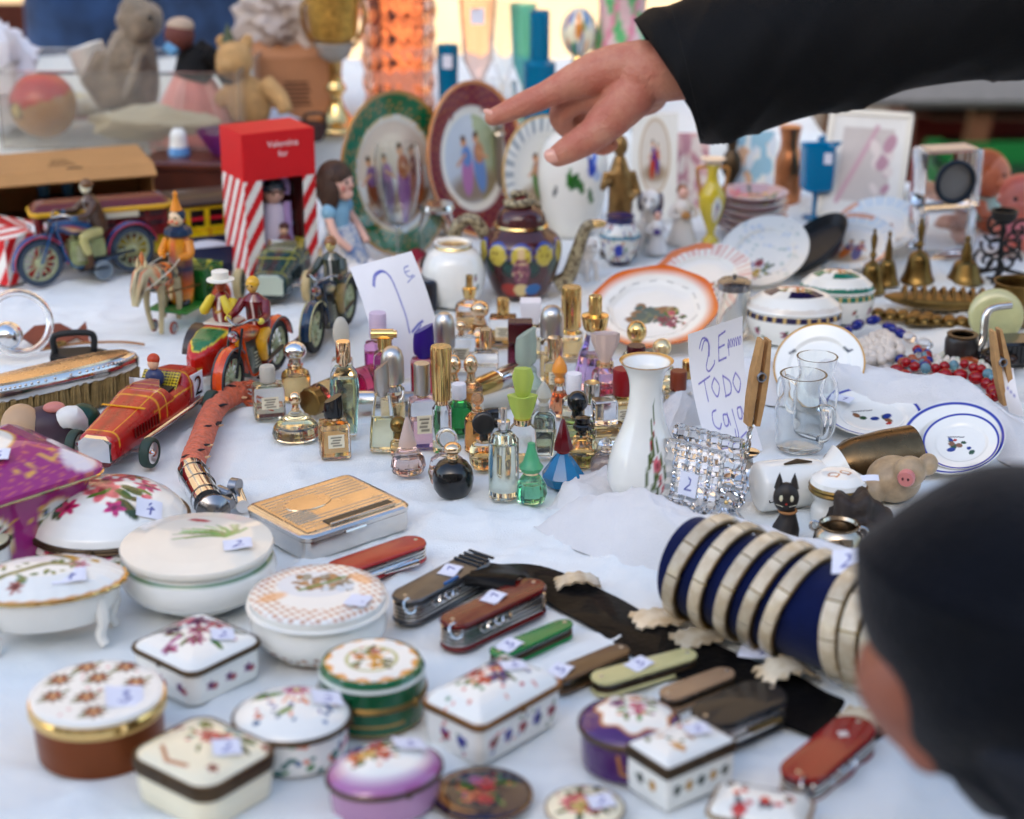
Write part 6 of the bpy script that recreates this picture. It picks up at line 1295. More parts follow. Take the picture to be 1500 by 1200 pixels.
g = lathe([(.0185, .030), (.0175, .033), (.012, .0365), (0, .038)], 60, 1, .0008); k = top_ink(g, WHITE)
for x in (-.006, .003): k.line([p[:2] for p in spline([(x, -.006), (x+.004, -.003), (x, .001), (x-.003, -.002), (x+.001, -.005)], 4)], .0011, C(200, 140, 90))
me('lid', g, PORC, t, k.c); tag(t, .014, -.011, .035, .016, .006, -.5, .3)
solo('driftwood_knot', 'dark carved wooden knot between the white pot and the silver pot', 'carving', (lambda g: (g[0]*(1+.10*np.sin(g[0][:, :1]*420)+.08*np.sin(g[0][:, 2:]*500)), g[1]))(ball((0, 0, .015), (.020, .016, .016), 36, 24)), mat('knot_wood', C(66, 54, 46), .6, var=.5, vscale=60, bump=.8, bscale=120), on(1252, 790))
t = thing('silver_pot', 'tiny round silver pot with little lugs', 'pot', on(1226, 818), .5)
me('bowl', lathe(hollow([(.006, 0), (.012, .003), (.0165, .010), (.015, .019), (.012, .022), (.013, .024)], .0012), 36), mat('warm_silver', C(190, 176, 156), .2, 1.0, var=.2, rvar=.1), t)
for a in (2.4, 5.4): me('lug', tf(torus(.003, .0010, 14, 6), (.015*math.cos(a), .015*math.sin(a), .021), rx=PI/2, rz=a), SILVER, t)
t = thing('wooden_cat', 'thin dark wooden cat with painted eyes, whiskers and cord collar', 'figurine', on(1150, 790), -.1)
BW = mat('black_wood', C(54, 46, 40), .5, var=.4, vscale=120)
b = me('body', cat(tube([(0, 0, 0), (0, 0, .008), (.001, 0, .017), (0, 0, .024)], [.0085, .009, .0055, .0045], 16), ball((-.001, -.001, .030), (.0085, .0065, .0105))), BW, t); blend(b, .0008, 4)
for s in (-1, 1):
    me('ear', lathe([(.0032, 0), (.0018, .006), (0, .011)], 8), BW, t).location = (s*.0048-.001, 0, .036); me('eye', ball((s*.0034-.001, -.0068, .0315), (.0012, .0008, .0022), 8, 6), P(C(226, 220, 190), .4), t); me('whisker', tube([(s*.002-.001, -.0073, .026), (s*.0065-.001, -.0062, .0270)], .0002, 4), P(C(220, 214, 190), .5), t)
me('nose', ball((-.001, -.0075, .0278), (.0008, .0006, .0007), 6, 5), P(C(190, 60, 40), .4), t); me('collar', tf(torus(.0056, .0009, 20, 6), (.0005, 0, .0205)), mat('tan_cord', (0, 0, 0)), t)
t = thing('glass_pyramid', 'clear glass faceted pendant lying by the velvet roll', 'glass pendant', on(1062, 776), .5); me('prism', lathe([(.014, 0), (.016, .004), (.004, .017), (0, .018)], 6), CRYST, t, sharp=5); me('bead', ball((0, 0, .0195), .0016, 10, 8), GOLD, t)
t = thing('pig_figurine', 'beige ceramic pig figurine with pink snout beside the bronze cap', 'figurine', on(1304, 738), -.4)
BG = P(C(186, 164, 134), .35, var=.3, vscale=90); b = me('body', cat(ball((0, .006, .016), (.019, .019, .016)), ball((.012, -.004, .027), (.011, .011, .011)), ball((.022, .006, .03), (.007, .008, .008)), ball((-.012, -.008, .01), (.010, .010, .009))), BG, t); blend(b, .0014, 4); me('snout', tf(lathe([(.0055, 0), (.006, .004), (.005, .006)], 20), (.012, -.013, .027), rx=PI/2), P(C(214, 146, 140), .35), t)
for s in (-1, 1): me('nostril', ball((.012+s*.0018, -.0192, .0272), (.0008, .0006, .0011), 6, 5), P(C(110, 60, 60), .5), t)
# ================================================================== the far side: jar, teapot, glass, standing plates
def pj(k): k.leaf(.75, .45, .2, 1, GRN); k.flower(.8, .5, .07, C(180, 90, 130)); k.leaf(.85, .42, .18, -1, GRN)
t, r, h = vessel('white_jar', 'plain round white jar with gold ringed open mouth', 'jar', 665, 456, smoothp([(.55, 0), (.7, .02), (.98, .3), (1.0, .55), (.82, .82), (.56, .9)], 2)+[(.56, .96), (.60, 1.0), (.5, .99), (.45, .9)], 92, 354, PORC, n=64, paint=pj); me('gold_ring', lathe([(r*.565, h*.91), (r*.585, h*.93), (r*.565, h*.95)], 48), GOLD, t)
solo('dark_case', 'small dark lacquered case behind the penned 7 card', 'case', box(.045, .030, .030, (0, 0, .015), .002), P(C(30, 34, 50), .25, coat=.5), on(600, 455), .35)
loc, w, d = place(763, 446, 118); r = w/2
t = thing('teapot', 'purple brown teapot with snake handle and spout and yellow lotus panels', 'teapot', loc, 0)
hb = topz(763, 330, loc[1]); g = lathe(smoothp([(.6*r, 0), (.66*r, hb*.03), (.86*r, hb*.3), (1.0*r, hb*.6), (.97*r, hb*.82), (.66*r, hb*.97), (.62*r, hb)], 2), 120, 1, hb/60); k = Ink(np.arctan2(g[0][:, 0], -g[0][:, 1]), g[0][:, 2]/hb, C(92, 48, 50))
for i in range(-4, 5):
    a = i*.62; k.disc(a, .70, .29, C(70, 90, 170), .02, 1, .17); k.disc(a, .68, .26, C(206, 190, 90), .02, 1, .15); k.sprinkle(a-.18, a+.18, .6, .78, 10, [C(150, 110, 40), C(110, 70, 30)], .02, i+9); k.disc(a+.31, .50, .2, C(24, 60, 50), .02, 1, .13); k.disc(a+.31, .5, .13, C(40, 90, 80), .02, .7, .07)
k.disc(0, .45, .22, C(140, 80, 100), .02, 1, .22); k.sprinkle(-.2, .2, .3, .6, 34, [C(226, 200, 160), C(110, 50, 70), C(180, 120, 120)], .03, 3); k.disc(0, .72, .1, C(226, 200, 160), .02, 1, .08)
k.disc(-.35, .17, .30, C(180, 60, 40), .02, 1, .10); k.disc(.0, .17, .22, C(226, 206, 150), .02, 1, .10); k.disc(.38, .17, .26, C(50, 120, 180), .02, 1, .09); k.sprinkle(-3, 3, 0, .06, 60, [C(190, 130, 80)], .02, 4)
me('body', g, PORC, t, k.c); me('gold_ring', lathe([(r*.63, hb*.985), (r*.67, hb*1.01), (r*.64, hb*1.04)], 48), GOLD, t)
hl = topz(763, 270, loc[1])-hb; LS = mat('snake_scales', C(190, 180, 150), .35, var=.2, colb=C(90, 70, 50), vscale=230)
ld = me('lid', lathe(smoothp([(r*.6, hb*1.0), (r*.6, hb+hl*.2), (r*.5, hb+hl*.4), (r*.3, hb+hl*.5), (0, hb+hl*.52)], 2), 48), P(C(92, 46, 48), .2, coat=.4), t)
me('coil', tube([(r*(.40-.012*i)*math.cos(i*.5), r*(.40-.012*i)*math.sin(i*.5), hb+hl*(.42+.018*i)) for i in range(26)], [r*.1]*20+[r*.09, r*.085, r*.08, r*.07, r*.05, r*.03], 12), LS, ld); me('gem', ball((0, 0, hb+hl*.62), r*.14), P(C(150, 40, 50), .1), ld)
me('handle', tube(spline([(-r*.86, 0, hb*.86), (-r*1.15, 0, hb*1.08), (-r*1.5, 0, hb*1.0), (-r*1.6, 0, hb*.72), (-r*1.35, 0, hb*.5), (-r*.94, 0, hb*.48)], 6), r*.16, 12), LS, t)
me('spout', tube(spline([(r*.85, 0, hb*.12), (r*1.15, 0, hb*.25), (r*1.35, 0, hb*.6), (r*1.55, 0, hb*.95), (r*1.75, 0, hb*1.02)], 6), list(np.linspace(r*.22, r*.12, 25)), 14), LS, t); me('snake_head', ball((r*1.82, 0, hb*1.02), (r*.22, r*.13, r*.10)), GOLD, t)
t, r, h = vessel('wine_glass', 'tall clear wine glass in front of the green plate', 'wine glass', 585, 392, hollow([(.06, .30), (.1, .31), (.5, .36), (.85, .5), (1.0, .7), (.97, .9), (.9, 1.0)], .05), 66, 212, GLASS, n=40, part='bowl'); me('stem', lathe([(r*.75, 0), (r*.72, h*.012), (r*.1, h*.03), (r*.08, h*.2), (r*.14, h*.25), (r*.08, h*.30)], 28), GLASS, t)
SC_OL = [C(140, 70, 40), C(128, 84, 150), C(170, 110, 170), C(190, 110, 60)]
def pgreen(k):
    k.put(k.R > .70, C(16, 120, 80)); q = random.Random(2); k.put((k.R > .7)*(np.sin(k.T*37+k.R*30)*np.sin(k.R*70-k.T*23) > .55), C(176, 140, 80)); k.put(np.abs(k.R-.985) < .02, C(190, 150, 90)); k.put(np.abs(k.R-.69) < .02, C(226, 206, 160)); k.put((k.R < .66)*(k.Y > .0), C(226, 208, 186), .8); k.put((k.R < .66)*(k.Y < -.25), C(170, 110, 66), .8); k.people(0, -.05, 1.0, 4, 4, SC_OL); k.put((k.R > .64)*(k.R < .70), C(238, 236, 226))
plate('tall green bordered plate with robed figures standing upright', 592, 374, .083, R(80), R(52), pgreen, rise=.10)
def pcrim(k): k.put(k.R > .66, C(130, 20, 56)); k.put((k.R > .66)*(np.sin(k.T*25)*np.sin(k.R*50) > .6), C(170, 90, 60)); k.put(np.abs(k.R-.98) < .025, C(226, 160, 100)); k.put((k.R < .64)*(k.X > .1), C(150, 170, 110), .7); k.put((k.R < .64)*(k.X < .1), C(196, 210, 224), .7); k.people(0, -.05, 1.0, 9, 2, [C(196, 140, 190), C(120, 160, 214), C(206, 150, 110)]); k.put((k.R > .58)*(k.R < .66), C(238, 236, 226))
plate('tall crimson bordered plate with courting couple standing upright', 704, 344, .081, R(80), R(54), pcrim, rise=.10)
def pgold(k): k.put((k.R > .72)*(np.sin(k.T*30) > 0), C(170, 176, 180)); k.put(np.abs(k.R-.98) < .03, C(224, 190, 130)); k.people(0, 0, .95, 12, 2, [C(110, 150, 90), C(200, 160, 140)])
plate('white plate with silver grey border standing behind the beaded vase', 802, 340, .062, R(80), R(44), pgold, rise=.1)
for lb, x, yb, yt in (('slender silver candle column beside the green plate', 653, 345, 164), ('slender silver candle column beside the crimson plate', 731, 335, 178)):
    t, r, h = vessel('silver_candlestick', lb, 'candlestick', x, yb, [(1, 0), (1, .03), (.5, .07), (.42, .12), (.8, .15), (.8, .26), (.5, .3), (.42, .34), (.4, .86), (.55, .88), (.36, .92), (.42, .97), (.2, 1.0)], 34, yt, mat('dull_silver', C(186, 176, 160), .3, 1.0, var=.2), n=28, part='column', group='slender silver candle columns'); me('collar', lathe([(r*.55, h*.30), (r*.62, h*.32), (r*.5, h*.34)], 28), SILVER, t)
t, r, h = vessel('glass_cruet', 'ribbed clear glass cruet behind the white jar', 'cruet', 641, 402, hollow([(.8, 0), (1, .06), (1, .7), (.8, .9), (.9, 1.0)], .08), 52, 300, GLASS, n=24); me('collar', lathe([(r*.85, h*.9), (r*.98, h*.95), (r*.9, h*1.02)], 28), SILVER, t)
t = thing('small_doll', 'little doll in crimson lying behind the wine glass', 'doll', on(610, 395), R(-70)); me('dress', tube([(0, 0, .010), (.02, 0, .010), (.034, 0, .012)], [.012, .010, .005], 14), P(C(150, 30, 60), .8), t); hd = me('head', ball((.043, 0, .014), .0115), DSK, t); me('hair', ball((.046, .001, .0165), (.0115, .0118, .0108)), P(C(60, 36, 26), .6), hd)
def pbw(k):
    k.put((np.sin(k.X*90)*np.sin(k.Y*150) > .3)*1.0, C(206, 212, 220), .5); [k.disc(a, b, r_, c, r_*.2, 1, r_*.42, o) for a, b, r_, c, o in ((.0, .56, .16, C(40, 110, 40), .3), (.18, .52, .14, C(50, 120, 40), -.4), (-.14, .60, .12, C(60, 130, 50), .8), (.55, .66, .16, C(60, 90, 190), 0), (.66, .76, .14, C(90, 120, 210), .5), (.48, .74, .10, C(40, 70, 170), -.5), (.7, .6, .12, C(190, 206, 232), 0), (-.55, .46, .08, C(40, 44, 50), .6), (.5, .42, .12, C(50, 120, 50), -.6), (-.6, .78, .12, C(80, 110, 190), .2))]
vessel('beaded_vase', 'white beaded vase with blue flowers and green leaves', 'vase', 838, 352, smoothp([(.55, 0), (.6, .02), (.9, .3), (1.0, .6), (.85, .85), (.5, .95), (.55, 1.0)], 2), 104, 186, PORC, n=90, paint=pbw)
def pcl(k): k.sprinkle(-3, 3, .05, .95, 240, [C(60, 80, 160), C(90, 140, 90), C(170, 80, 60), C(70, 150, 170), C(190, 150, 80)], .06, 4); k.put(k.Y > .88, C(50, 46, 110)); k.disc(-.1, .35, .25, C(70, 84, 190), .03, 1, .14); k.put(np.abs(k.Y-.62) < .03, C(110, 160, 180)); k.put(k.Y < .1, C(70, 60, 90))
vessel('cloisonne_vase', 'squat blue enamelled vase with coloured mosaic flowers', 'vase', 907, 392, smoothp([(.5, 0), (.55, .05), (.95, .45), (1.0, .65), (.75, .85), (.6, .9), (.66, 1.0)], 2)+[(.55, .98)], 62, 316, ENAM, n=80, paint=pcl)
t = thing('bronze_figure', 'gilded bronze statuette standing behind the enamelled vase', 'statuette', on(905, 372), .2)
b = me('body', cat(tube([(0, 0, 0), (0, 0, .03), (.002, 0, .06), (0, 0, .085), (0, 0, .1)], [.014, .012, .013, .011, .006], 14), ball((0, 0, .112), (.008, .009, .011)), tube([(.012, 0, .085), (.018, -.006, .065), (.010, -.012, .06)], [.005, .004, .003]), tube([(-.012, 0, .085), (-.018, -.004, .07), (-.012, -.012, .08)], [.005, .004, .003])), mat('gilt_bronze', C(150, 116, 70), .4, .8, var=.4, vscale=90, bump=.5), t); blend(b, .0014, 3); me('base', lathe([(.019, 0), (.018, .006), (.013, .008)], 24), BRONZE, t)
def slabpic(label, x, yb, w, h, rz, lean, paint, name='porcelain_plaque', cat_='plaque', base=0.0, m=PORC, base_c=WHITE, edge=None):
    t = thing(name, label, cat_, on(x, yb, base), rz); g = slab(w, h, .004, 60, 80); k = Ink(g[0][:, 0]/w, g[0][:, 1]/h, base_c); paint(k); o = me('panel', tf(g, (0, 0, h/2), rx=PI/2-lean), m, t, k.c)
    if edge: me('frame', tf(cat(box(w*1.05, .006, .006, (0, -h/2, .003)), box(w*1.05, .006, .006, (0, h/2, .003)), box(.006, h, .006, (-w/2, 0, .003)), box(.006, h, .006, (w/2, 0, .003))), (0, 0, h/2), rx=PI/2-lean), edge, t)
    return t
slabpic('white porcelain plaque painted with a figure in red and violet', 956, 320, .050, .115, .1, .1, lambda k: (k.disc(.0, .1, .34, C(196, 170, 130), .03, 1, .36), k.disc(.0, .1, .31, C(226, 220, 210), .03, 1, .34), k.people(.0, .08, .42, 2, 2, [C(190, 80, 60), C(110, 70, 150)])))
slabpic('faded pink floral panel behind the figurines', 1006, 305, .045, .085, -.1, .1, lambda k: k.sprinkle(-.5, .5, -.5, .5, 80, [C(226, 190, 190), C(206, 160, 170), C(236, 226, 220)], .12, 3), base_c=C(216, 180, 180))
def figurine(label, x, yb, yt, cols, seed, shape='dog'):
    loc, w, d = place(x, yb, 44); h = topz(x, yt, loc[1]); q = random.Random(seed); t = thing('porcelain_figurine', label, 'figurine', loc, q.uniform(-.4, .4), 'porcelain figurines')
    m0 = P(cols[0], .2, coat=.4)
    if shape == 'dog':
        b = me('body', cat(ball((0, .006, h*.28), (h*.2, h*.26, h*.28)), ball((0, -.004, h*.55), (h*.16, h*.16, h*.22)), ball((0, -.008, h*.80), (h*.16, h*.17, h*.17)), ball((0, -.02-h*.05, h*.76), (h*.07, h*.10, h*.07)), *[tube([(s*h*.1, -.012, h*.45), (s*h*.12, -.016, 0)], [h*.07, h*.06]) for s in (-1, 1)]), m0, t); blend(b, h*.02, 4)
        for s in (-1, 1): me('ear', ball((s*h*.16, -.006, h*.76), (h*.05, h*.08, h*.16)), P(cols[1], .25, coat=.3), t); me('eye', ball((s*h*.06, -.008-h*.16, h*.83), h*.02, 8, 6), BLACKP, t)
    else:
        b = me('body', lathe(smoothp([(h*.24, 0), (h*.25, h*.03), (h*.16, h*.3), (h*.13, h*.5), (h*.16, h*.62), (h*.07, h*.74)], 2), 32), m0, t); me('head', ball((0, -.001, h*.83), (h*.085, h*.085, h*.1)), DSK, t); me('hair', ball((0, .003, h*.87), (h*.095, h*.09, h*.1)), P(cols[1], .3), t)
        for s in (-1, 1): me('arm', limb([(s*h*.14, 0, h*.62), (s*h*.22, -h*.06, h*.5), (s*h*.1, -h*.16, h*.48)], [h*.05, h*.045, h*.03]), m0, t)
        me('posy', ball((0, -h*.17, h*.5), (h*.08, h*.06, h*.07)), P(cols[2], .3), t)
figurine('white porcelain dog sitting beside the teapot spout', 858, 412, 345, [C(232, 228, 222), C(214, 200, 186)], 2)
figurine('white porcelain dog with grey ears behind the coloured ball', 952, 368, 272, [C(236, 234, 230), C(120, 110, 120)], 4)
figurine('porcelain lady with brown hair and gilt trim', 998, 362, 268, [C(232, 224, 214), C(150, 100, 60), C(200, 150, 90)], 6, 'lady')
figurine('porcelain lady holding a purple and green posy', 962, 376, 305, [C(236, 234, 232), C(90, 80, 120), C(110, 90, 150)], 7, 'lady')
t, r, h = vessel('yellow_vase', 'slim yellow porcelain vase with gilt handles and blue panel', 'vase', 1040, 360, smoothp([(.62, 0), (.6, .04), (.25, .1), (.3, .16), (.9, .4), (1.0, .55), (.7, .66), (.36, .74), (.38, .88), (.6, .96), (.9, 1.0)], 2), 40, 232, PORC, n=60, col=C(222, 200, 70), paint=lambda k: (k.disc(.35, .42, .42, WHITE, .03, 1, .15), k.flower(.35, .45, .1, BLU), k.flower(.3, .38, .08, C(200, 90, 110)), k.put(k.Y > .93, C(232, 214, 196))))
for s in (-1, 1): me('handle', tube(spline([(s*r*.4, 0, h*.9), (s*r*1.1, 0, h*.88), (s*r*1.0, 0, h*.74), (s*r*.85, 0, h*.64), (s*r*.95, 0, h*.56)], 5), r*.12, 8), mat('gilt_handle', C(200, 140, 70), .3, .6), t)
p = on(1100, 340)
for i in range(5):
    nm = ['lowest mauve plate of the stack by the yellow vase', 'second mauve plate up in the stack by the yellow vase', 'middle mauve plate in the stack by the yellow vase', 'fourth mauve plate up in the stack by the yellow vase', 'topmost mauve plate of the stack with painted flowers'][i]
    g = lathe([(.022, 0), (.026, .001), (.037, .009), (.038, .0105), (.036, .0105), (.024, .003), (0, .003)], 60, 1, .0012 if i == 4 else None); o = solo('stacked_plate', nm, 'plate', g, PORC, (p[0], p[1], TZ+.0085*i), 0, (lambda k: (k.bouquet(0, 0, .028, [YEL, C(200, 120, 90), PINK], 4, 5), k)[1].c)(top_ink(g, C(196, 166, 166))) if i == 4 else np.tile(np.array(C(196, 168, 168)), (len(g[0]), 1)), group='stack of mauve plates')
# leaning plates in the middle
def porange(k): k.put(np.clip((k.R-.80)/.16, 0, 1), C(222, 122, 44)); k.sprinkle(-.35, .3, -.25, .1, 40, [C(110, 130, 110), C(150, 120, 90), C(80, 110, 110), C(180, 170, 120)], .09, 5); k.bouquet(.32, -.12, .22, [C(176, 80, 130), PINK, C(150, 60, 110)], 4, 4); k.put(np.abs(k.R-.7) < .01, C(206, 206, 200))
plate('large white dish with glowing orange rim and posy', 938, 520, .056, R(22), R(-16), porange, scal=8)
def pshell(k): k.put((k.R > .7)*(np.sin(k.T*40) > 0), C(226, 190, 180)); k.put((k.R > .86)*(k.T > 1.6), C(226, 140, 80)); k.bouquet(.25, -.3, .22, [C(160, 80, 130), ORG], 3, 3)
plate('white dish with ribbed pink and orange border behind the orange rimmed dish', 1010, 458, .046, R(24), R(-22), pshell, scal=10)
def pfruit(k): k.sprinkle(-.8, .8, -.8, .8, 60, [C(214, 220, 226), C(206, 214, 206)], .05, 4); k.bouquet(-.05, -.5, .32, [C(222, 190, 60), C(180, 50, 60), C(80, 80, 160), C(200, 70, 120)], 8, 5)
plate('speckled white plate with yellow and red fruit leaning on the black dish', 1098, 425, .044, R(36), R(-30), pfruit)
def pcoup(sd): return lambda k: (k.put((k.R > .74)*(np.sin(k.T*44) > .2), C(206, 220, 230)), k.put((k.R > .88)*(np.sin(k.T*3+sd) > .5), C(232, 180, 150)), k.people(.0, -.1, .95, sd, 3, [C(140, 80, 120), C(200, 120, 60), C(80, 90, 150)]))
plate('white fluted plate with couple leaning beyond the black dish', 1220, 404, .046, R(24), R(-30), pcoup(3)); plate('white fluted plate with couple leaning behind the brass bells', 1268, 376, .044, R(26), R(-28), pcoup(6)); plate('pale blue scalloped dish beside the clear display block', 1308, 340, .034, R(25), R(-15), lambda k: k.put((np.sin(k.T*30) > 0)*(k.R > .5), C(196, 216, 224)), scal=12)
t = thing('black_dish', 'long black oval dish with raised rim propped between plates', 'dish', on(1158, 408), R(-38), rx=R(20))
g = lathe([(.03, 0), (.040, .002), (.046, .013), (.044, .014), (.036, .005), (0, .004)], 60, 1); g[0][:, 0] *= .55; g[0][:, 1] *= 1.15; g[0][:, 1] += .05; me('dish', g, mat('black_stone', C(40, 42, 44), .5, var=.4, vscale=80, bump=.4), t)
# tureens, shaker
def tureen(label, x, yb, yt, w, band, flo, ell=.68):
    loc, W, d = place(x, yb, w, ell); H = topz(x, yt, loc[1]+d*.15); r = W/2; t = thing('oval_tureen', label, 'tureen', loc, R(-8), 'lidded oval tureens')
    g = lathe(smoothp([(.75*r, 0), (.8*r, H*.04), (.95*r, H*.25), (.97*r, H*.52), (.93*r, H*.58)], 2), 110, ell, H/50); k = Ink(np.arctan2(g[0][:, 0], -g[0][:, 1]/ell), g[0][:, 2]/H, WHITE); k.put((k.Y > .46)*(k.Y < .56), band); k.put((k.Y > .46)*(k.Y < .56)*(np.sin(k.X*26) > .7), C(226, 196, 130))
    for i, a in enumerate((-.9, -.2, .5, 1.1)): k.leaf(a, .2, .16, 1, GRN); k.flower(a, .24, .08, flo[i % 2], 5); k.leaf(a+.08, .18, .14, -.4, GRN)
    me('bowl', g, PORC, t, k.c)
    g = lathe([(r*.96, H*.585), (r*.98, H*.61), (r*.9, H*.72), (r*.7, H*.86), (r*.4, H*.96), (0, H)], 110, ell, H/50); k = Ink(g[0][:, 0]/r, g[0][:, 1]/r/ell, WHITE); rr = np.hypot(k.X, k.Y); k.put((rr > .35)*(rr < .62)*(np.abs(np.sin(np.arctan2(k.Y, k.X)*1.5)) > .45), band); k.put(np.abs(rr-.93) < .03, band if flo[0] == RED_ else C(226, 220, 210)); k.bouquet(0, 0, .34, [C(226, 150, 120), C(190, 140, 60)], 3, 4); me('lid', g, PORC, t, k.c); return t
tureen('oval white tureen with navy and gold lid', 1160, 512, 416, 140, C(50, 44, 84), [C(196, 120, 150), C(180, 100, 130)]); tureen('oval white tureen with teal edged lid and red flower', 1222, 478, 391, 112, C(40, 130, 110), [RED_, C(200, 130, 170)])
t, r, h = vessel('sugar_shaker', 'ribbed glass shaker with grey metal lid behind the words card', 'shaker', 1072, 498, hollow([(.85, 0), (.95, .04), (.95, .72), (.85, .78)], .1), 50, 402, GLASS, n=24); me('lid', lathe([(r*.9, h*.76), (r*.98, h*.78), (r*.98, h*.88), (r*.8, h*.92), (r*.1, h*.94), (r*.12, h*1.0), (0, h*1.01)], 32), STEEL, t)
# brass corner
def bell(label, x, yb, yt, w, handle):
    loc, W, d = place(x, yb, w, .8); h = topz(x, yt, loc[1]); r = W/2; t = thing('brass_bell', label, 'bell', loc, 0, 'old brass hand bells')
    me('bell', lathe(smoothp([(r*.98, 0), (r*1.0, h*.02), (r*.82, h*.1), (r*.66, h*.3), (r*.55, h*.42), (r*.2, h*.48)], 2)+[(r*.15, h*.47), (r*.5, h*.38), (r*.85, h*.02)], 36), BRASS, t)
    if handle: me('handle', lathe([(r*.16, h*.47), (r*.12, h*.52), (r*.26, h*.58), (r*.12, h*.64), (r*.2, h*.75), (r*.22, h*.85), (r*.1, h*.92), (r*.12, h*.97), (0, h)], 18), BRASS, t)
    else: b = me('figure_handle', cat(tube([(0, 0, h*.45), (0, 0, h*.7), (0, 0, h*.86)], [r*.32, r*.26, r*.14], 12), ball((0, 0, h*.93), (r*.16, r*.16, h*.07))), BRASS, t)
bell('plain brass hand bell with slim handle beside the plates', 1275, 432, 334, 42, True); bell('brass bell whose handle is a lady figure', 1298, 420, 338, 36, False); bell('brass hand bell with turned handle before the clear block', 1343, 418, 318, 50, True); bell('squat dark brass bell beside the iron filigree', 1412, 418, 345, 56, False)
ACR = mat('acrylic_block', (.93, .94, .95), .02, trans=1.0, ior=1.49)
t = thing('display_block', 'clear acrylic block displaying a dark ringed watch', 'display block', (lambda p: (p[0], p[1], TZ))(on(1376, 372)), .25)
me('stand', box(.056, .040, .050, (0, 0, .025), .002), ACR, t); me('block', box(.062, .034, .058, (0, 0, .0805), .002), ACR, t); me('watch_ring', tf(torus(.020, .0028, 36, 10), (0, -.0205, .079), rx=PI/2), P(C(46, 54, 64), .3, .5), t); me('dial', tf(lathe([(.018, 0), (.018, .0012), (0, .0014)], 32), (0, -.0175, .079), rx=PI/2), P(C(160, 156, 152), .25), t); me('top_label', box(.05, .028, .0006, (0, 0, .1101)), P(C(232, 206, 180), .5), t)
def babydoll(label, x, yb, s, hair, skin, dress, rz):
    t = thing('baby_doll', label, 'doll', on(x, yb), rz, 'baby dolls at the table end'); m = P(skin, .4); b = me('body', cat(ball((0, 0, s*.75), (s*.6, s*.5, s*.75)), *[tube([(q*s*.5, 0, s*1.1), (q*s*.85, -s*.4, s*.8), (q*s*.8, -s*.8, s*.9)], [s*.24, s*.2, s*.16]) for q in (-1, 1)], *[tube([(q*s*.3, -s*.2, s*.3), (q*s*.5, -s*.9, s*.25), (q*s*.5, -s*1.2, s*.35)], [s*.3, s*.24, s*.18]) for q in (-1, 1)]), m, t); blend(b, s*.06, 4)
    hd = me('head', cat(ball((0, 0, s*2.1), (s*.8, s*.82, s*.85)), ball((s*.3, -s*.66, s*1.95), s*.24), ball((-s*.3, -s*.66, s*1.95), s*.24), ball((0, -s*.82, s*2.0), s*.12), ball((s*.8, 0, s*2.0), s*.14), ball((-s*.8, 0, s*2.0), s*.14)), m, t); blend(hd, s*.05, 4); me('hair', ball((0, s*.12, s*2.25), (s*.82, s*.8, s*.78)), P(hair, .5, var=.3), hd); me('romper', ball((0, 0, s*.8), (s*.64, s*.55, s*.66)), P(dress, .8), t)
    for q in (-1, 1): me('eye', ball((q*s*.28, -s*.75, s*2.2), (s*.09, s*.06, s*.11), 8, 6), P(C(40, 40, 50), .2), hd)
babydoll('baby doll with red brown hair in pale green romper', 1440, 338, .029, C(176, 92, 40), C(206, 130, 96), C(180, 206, 196), R(50)); babydoll('pink baby doll in rose dress at the table edge', 1488, 366, .026, C(214, 116, 100), C(224, 140, 124), C(224, 150, 160), R(-10)); babydoll('tan baby doll sitting behind the clear block', 1392, 345, .022, C(190, 140, 110), C(206, 156, 130), C(200, 160, 140), R(10))
t = thing('iron_filigree', 'black wrought iron candle holder full of scrolls', 'candle holder', on(1462, 408), .2); IRON = mat('cast_iron', G(.03)); q = random.Random(8)
for i in range(9):
    a = i*.7; cx, cy_ = (.006+.02*q.random())*math.cos(a), .012*math.sin(a); me('scroll', tube([(cx+(.012-.0004*k)*math.cos(k*.35+a), cy_+.003*math.sin(a+k*.1), .016+.034*(i % 3)/2+(.012-.0004*k)*math.sin(k*.35+a)) for k in range(24)], .0016, 7), IRON, t)
for a in (0, 2.1, 4.2): me('foot', tube([(0, 0, .01), (.03*math.cos(a), .02*math.sin(a), 0.0015)], .002, 7), IRON, t)
me('cup', lathe(hollow([(.006, .055), (.012, .06), (.013, .068)], .002), 20), IRON, t); me('post', tube([(0, 0, .008), (0, 0, .057)], .0025, 8), IRON, t)
t = thing('brass_fish_tray', 'brass crocodile shaped tray with raised ribs', 'tray', on(1388, 455), R(-8)); me('tray', loft([[(x*.058, w_*.02*math.cos(a), .012+w_*.012*math.sin(a)*(1 if math.sin(a) < 0 else .35)) for a in np.arange(20)*2*PI/20] for x, w_ in ((-1, .15), (-.85, .5), (-.5, .9), (0, 1), (.5, .8), (.8, .45), (1.1, .2))]), BRASS, t)
for i in range(9): me('rib', tube(spline([((-.7+.15*i)*.058, -.016, .013), ((-.68+.15*i)*.058, 0, .021), ((-.7+.15*i)*.058, .016, .013)], 5), .0018, 7), BRASS, t)
for lb, x, y, rz, n in (('brass ornate key plate lying nearest the navy tureen', 1322, 470, -.25, 5), ('long brass ornate bar lying in front of the crocodile tray', 1390, 478, -.15, 7)):
    t = thing('brass_ornament', lb, 'brass ornament', on(x, y), rz, 'flat brass ornaments'); me('bar', box(.011*n, .010, .006, (0, 0, .003), .001), BRASS, t)
    for i in range(n): me('boss', ball(((i-(n-1)/2)*.011, 0, .005), (.0065, .009+.003*(i % 2), .005), 14, 10), BRASS, t)
vessel('brass_pot', 'hammered brass pot at the far table end', 'pot', 1484, 482, hollow([(.7, 0), (.95, .2), (1, .6), (.9, .9), (.95, 1.0)], .06), 70, 412, BRASS, part='bowl')
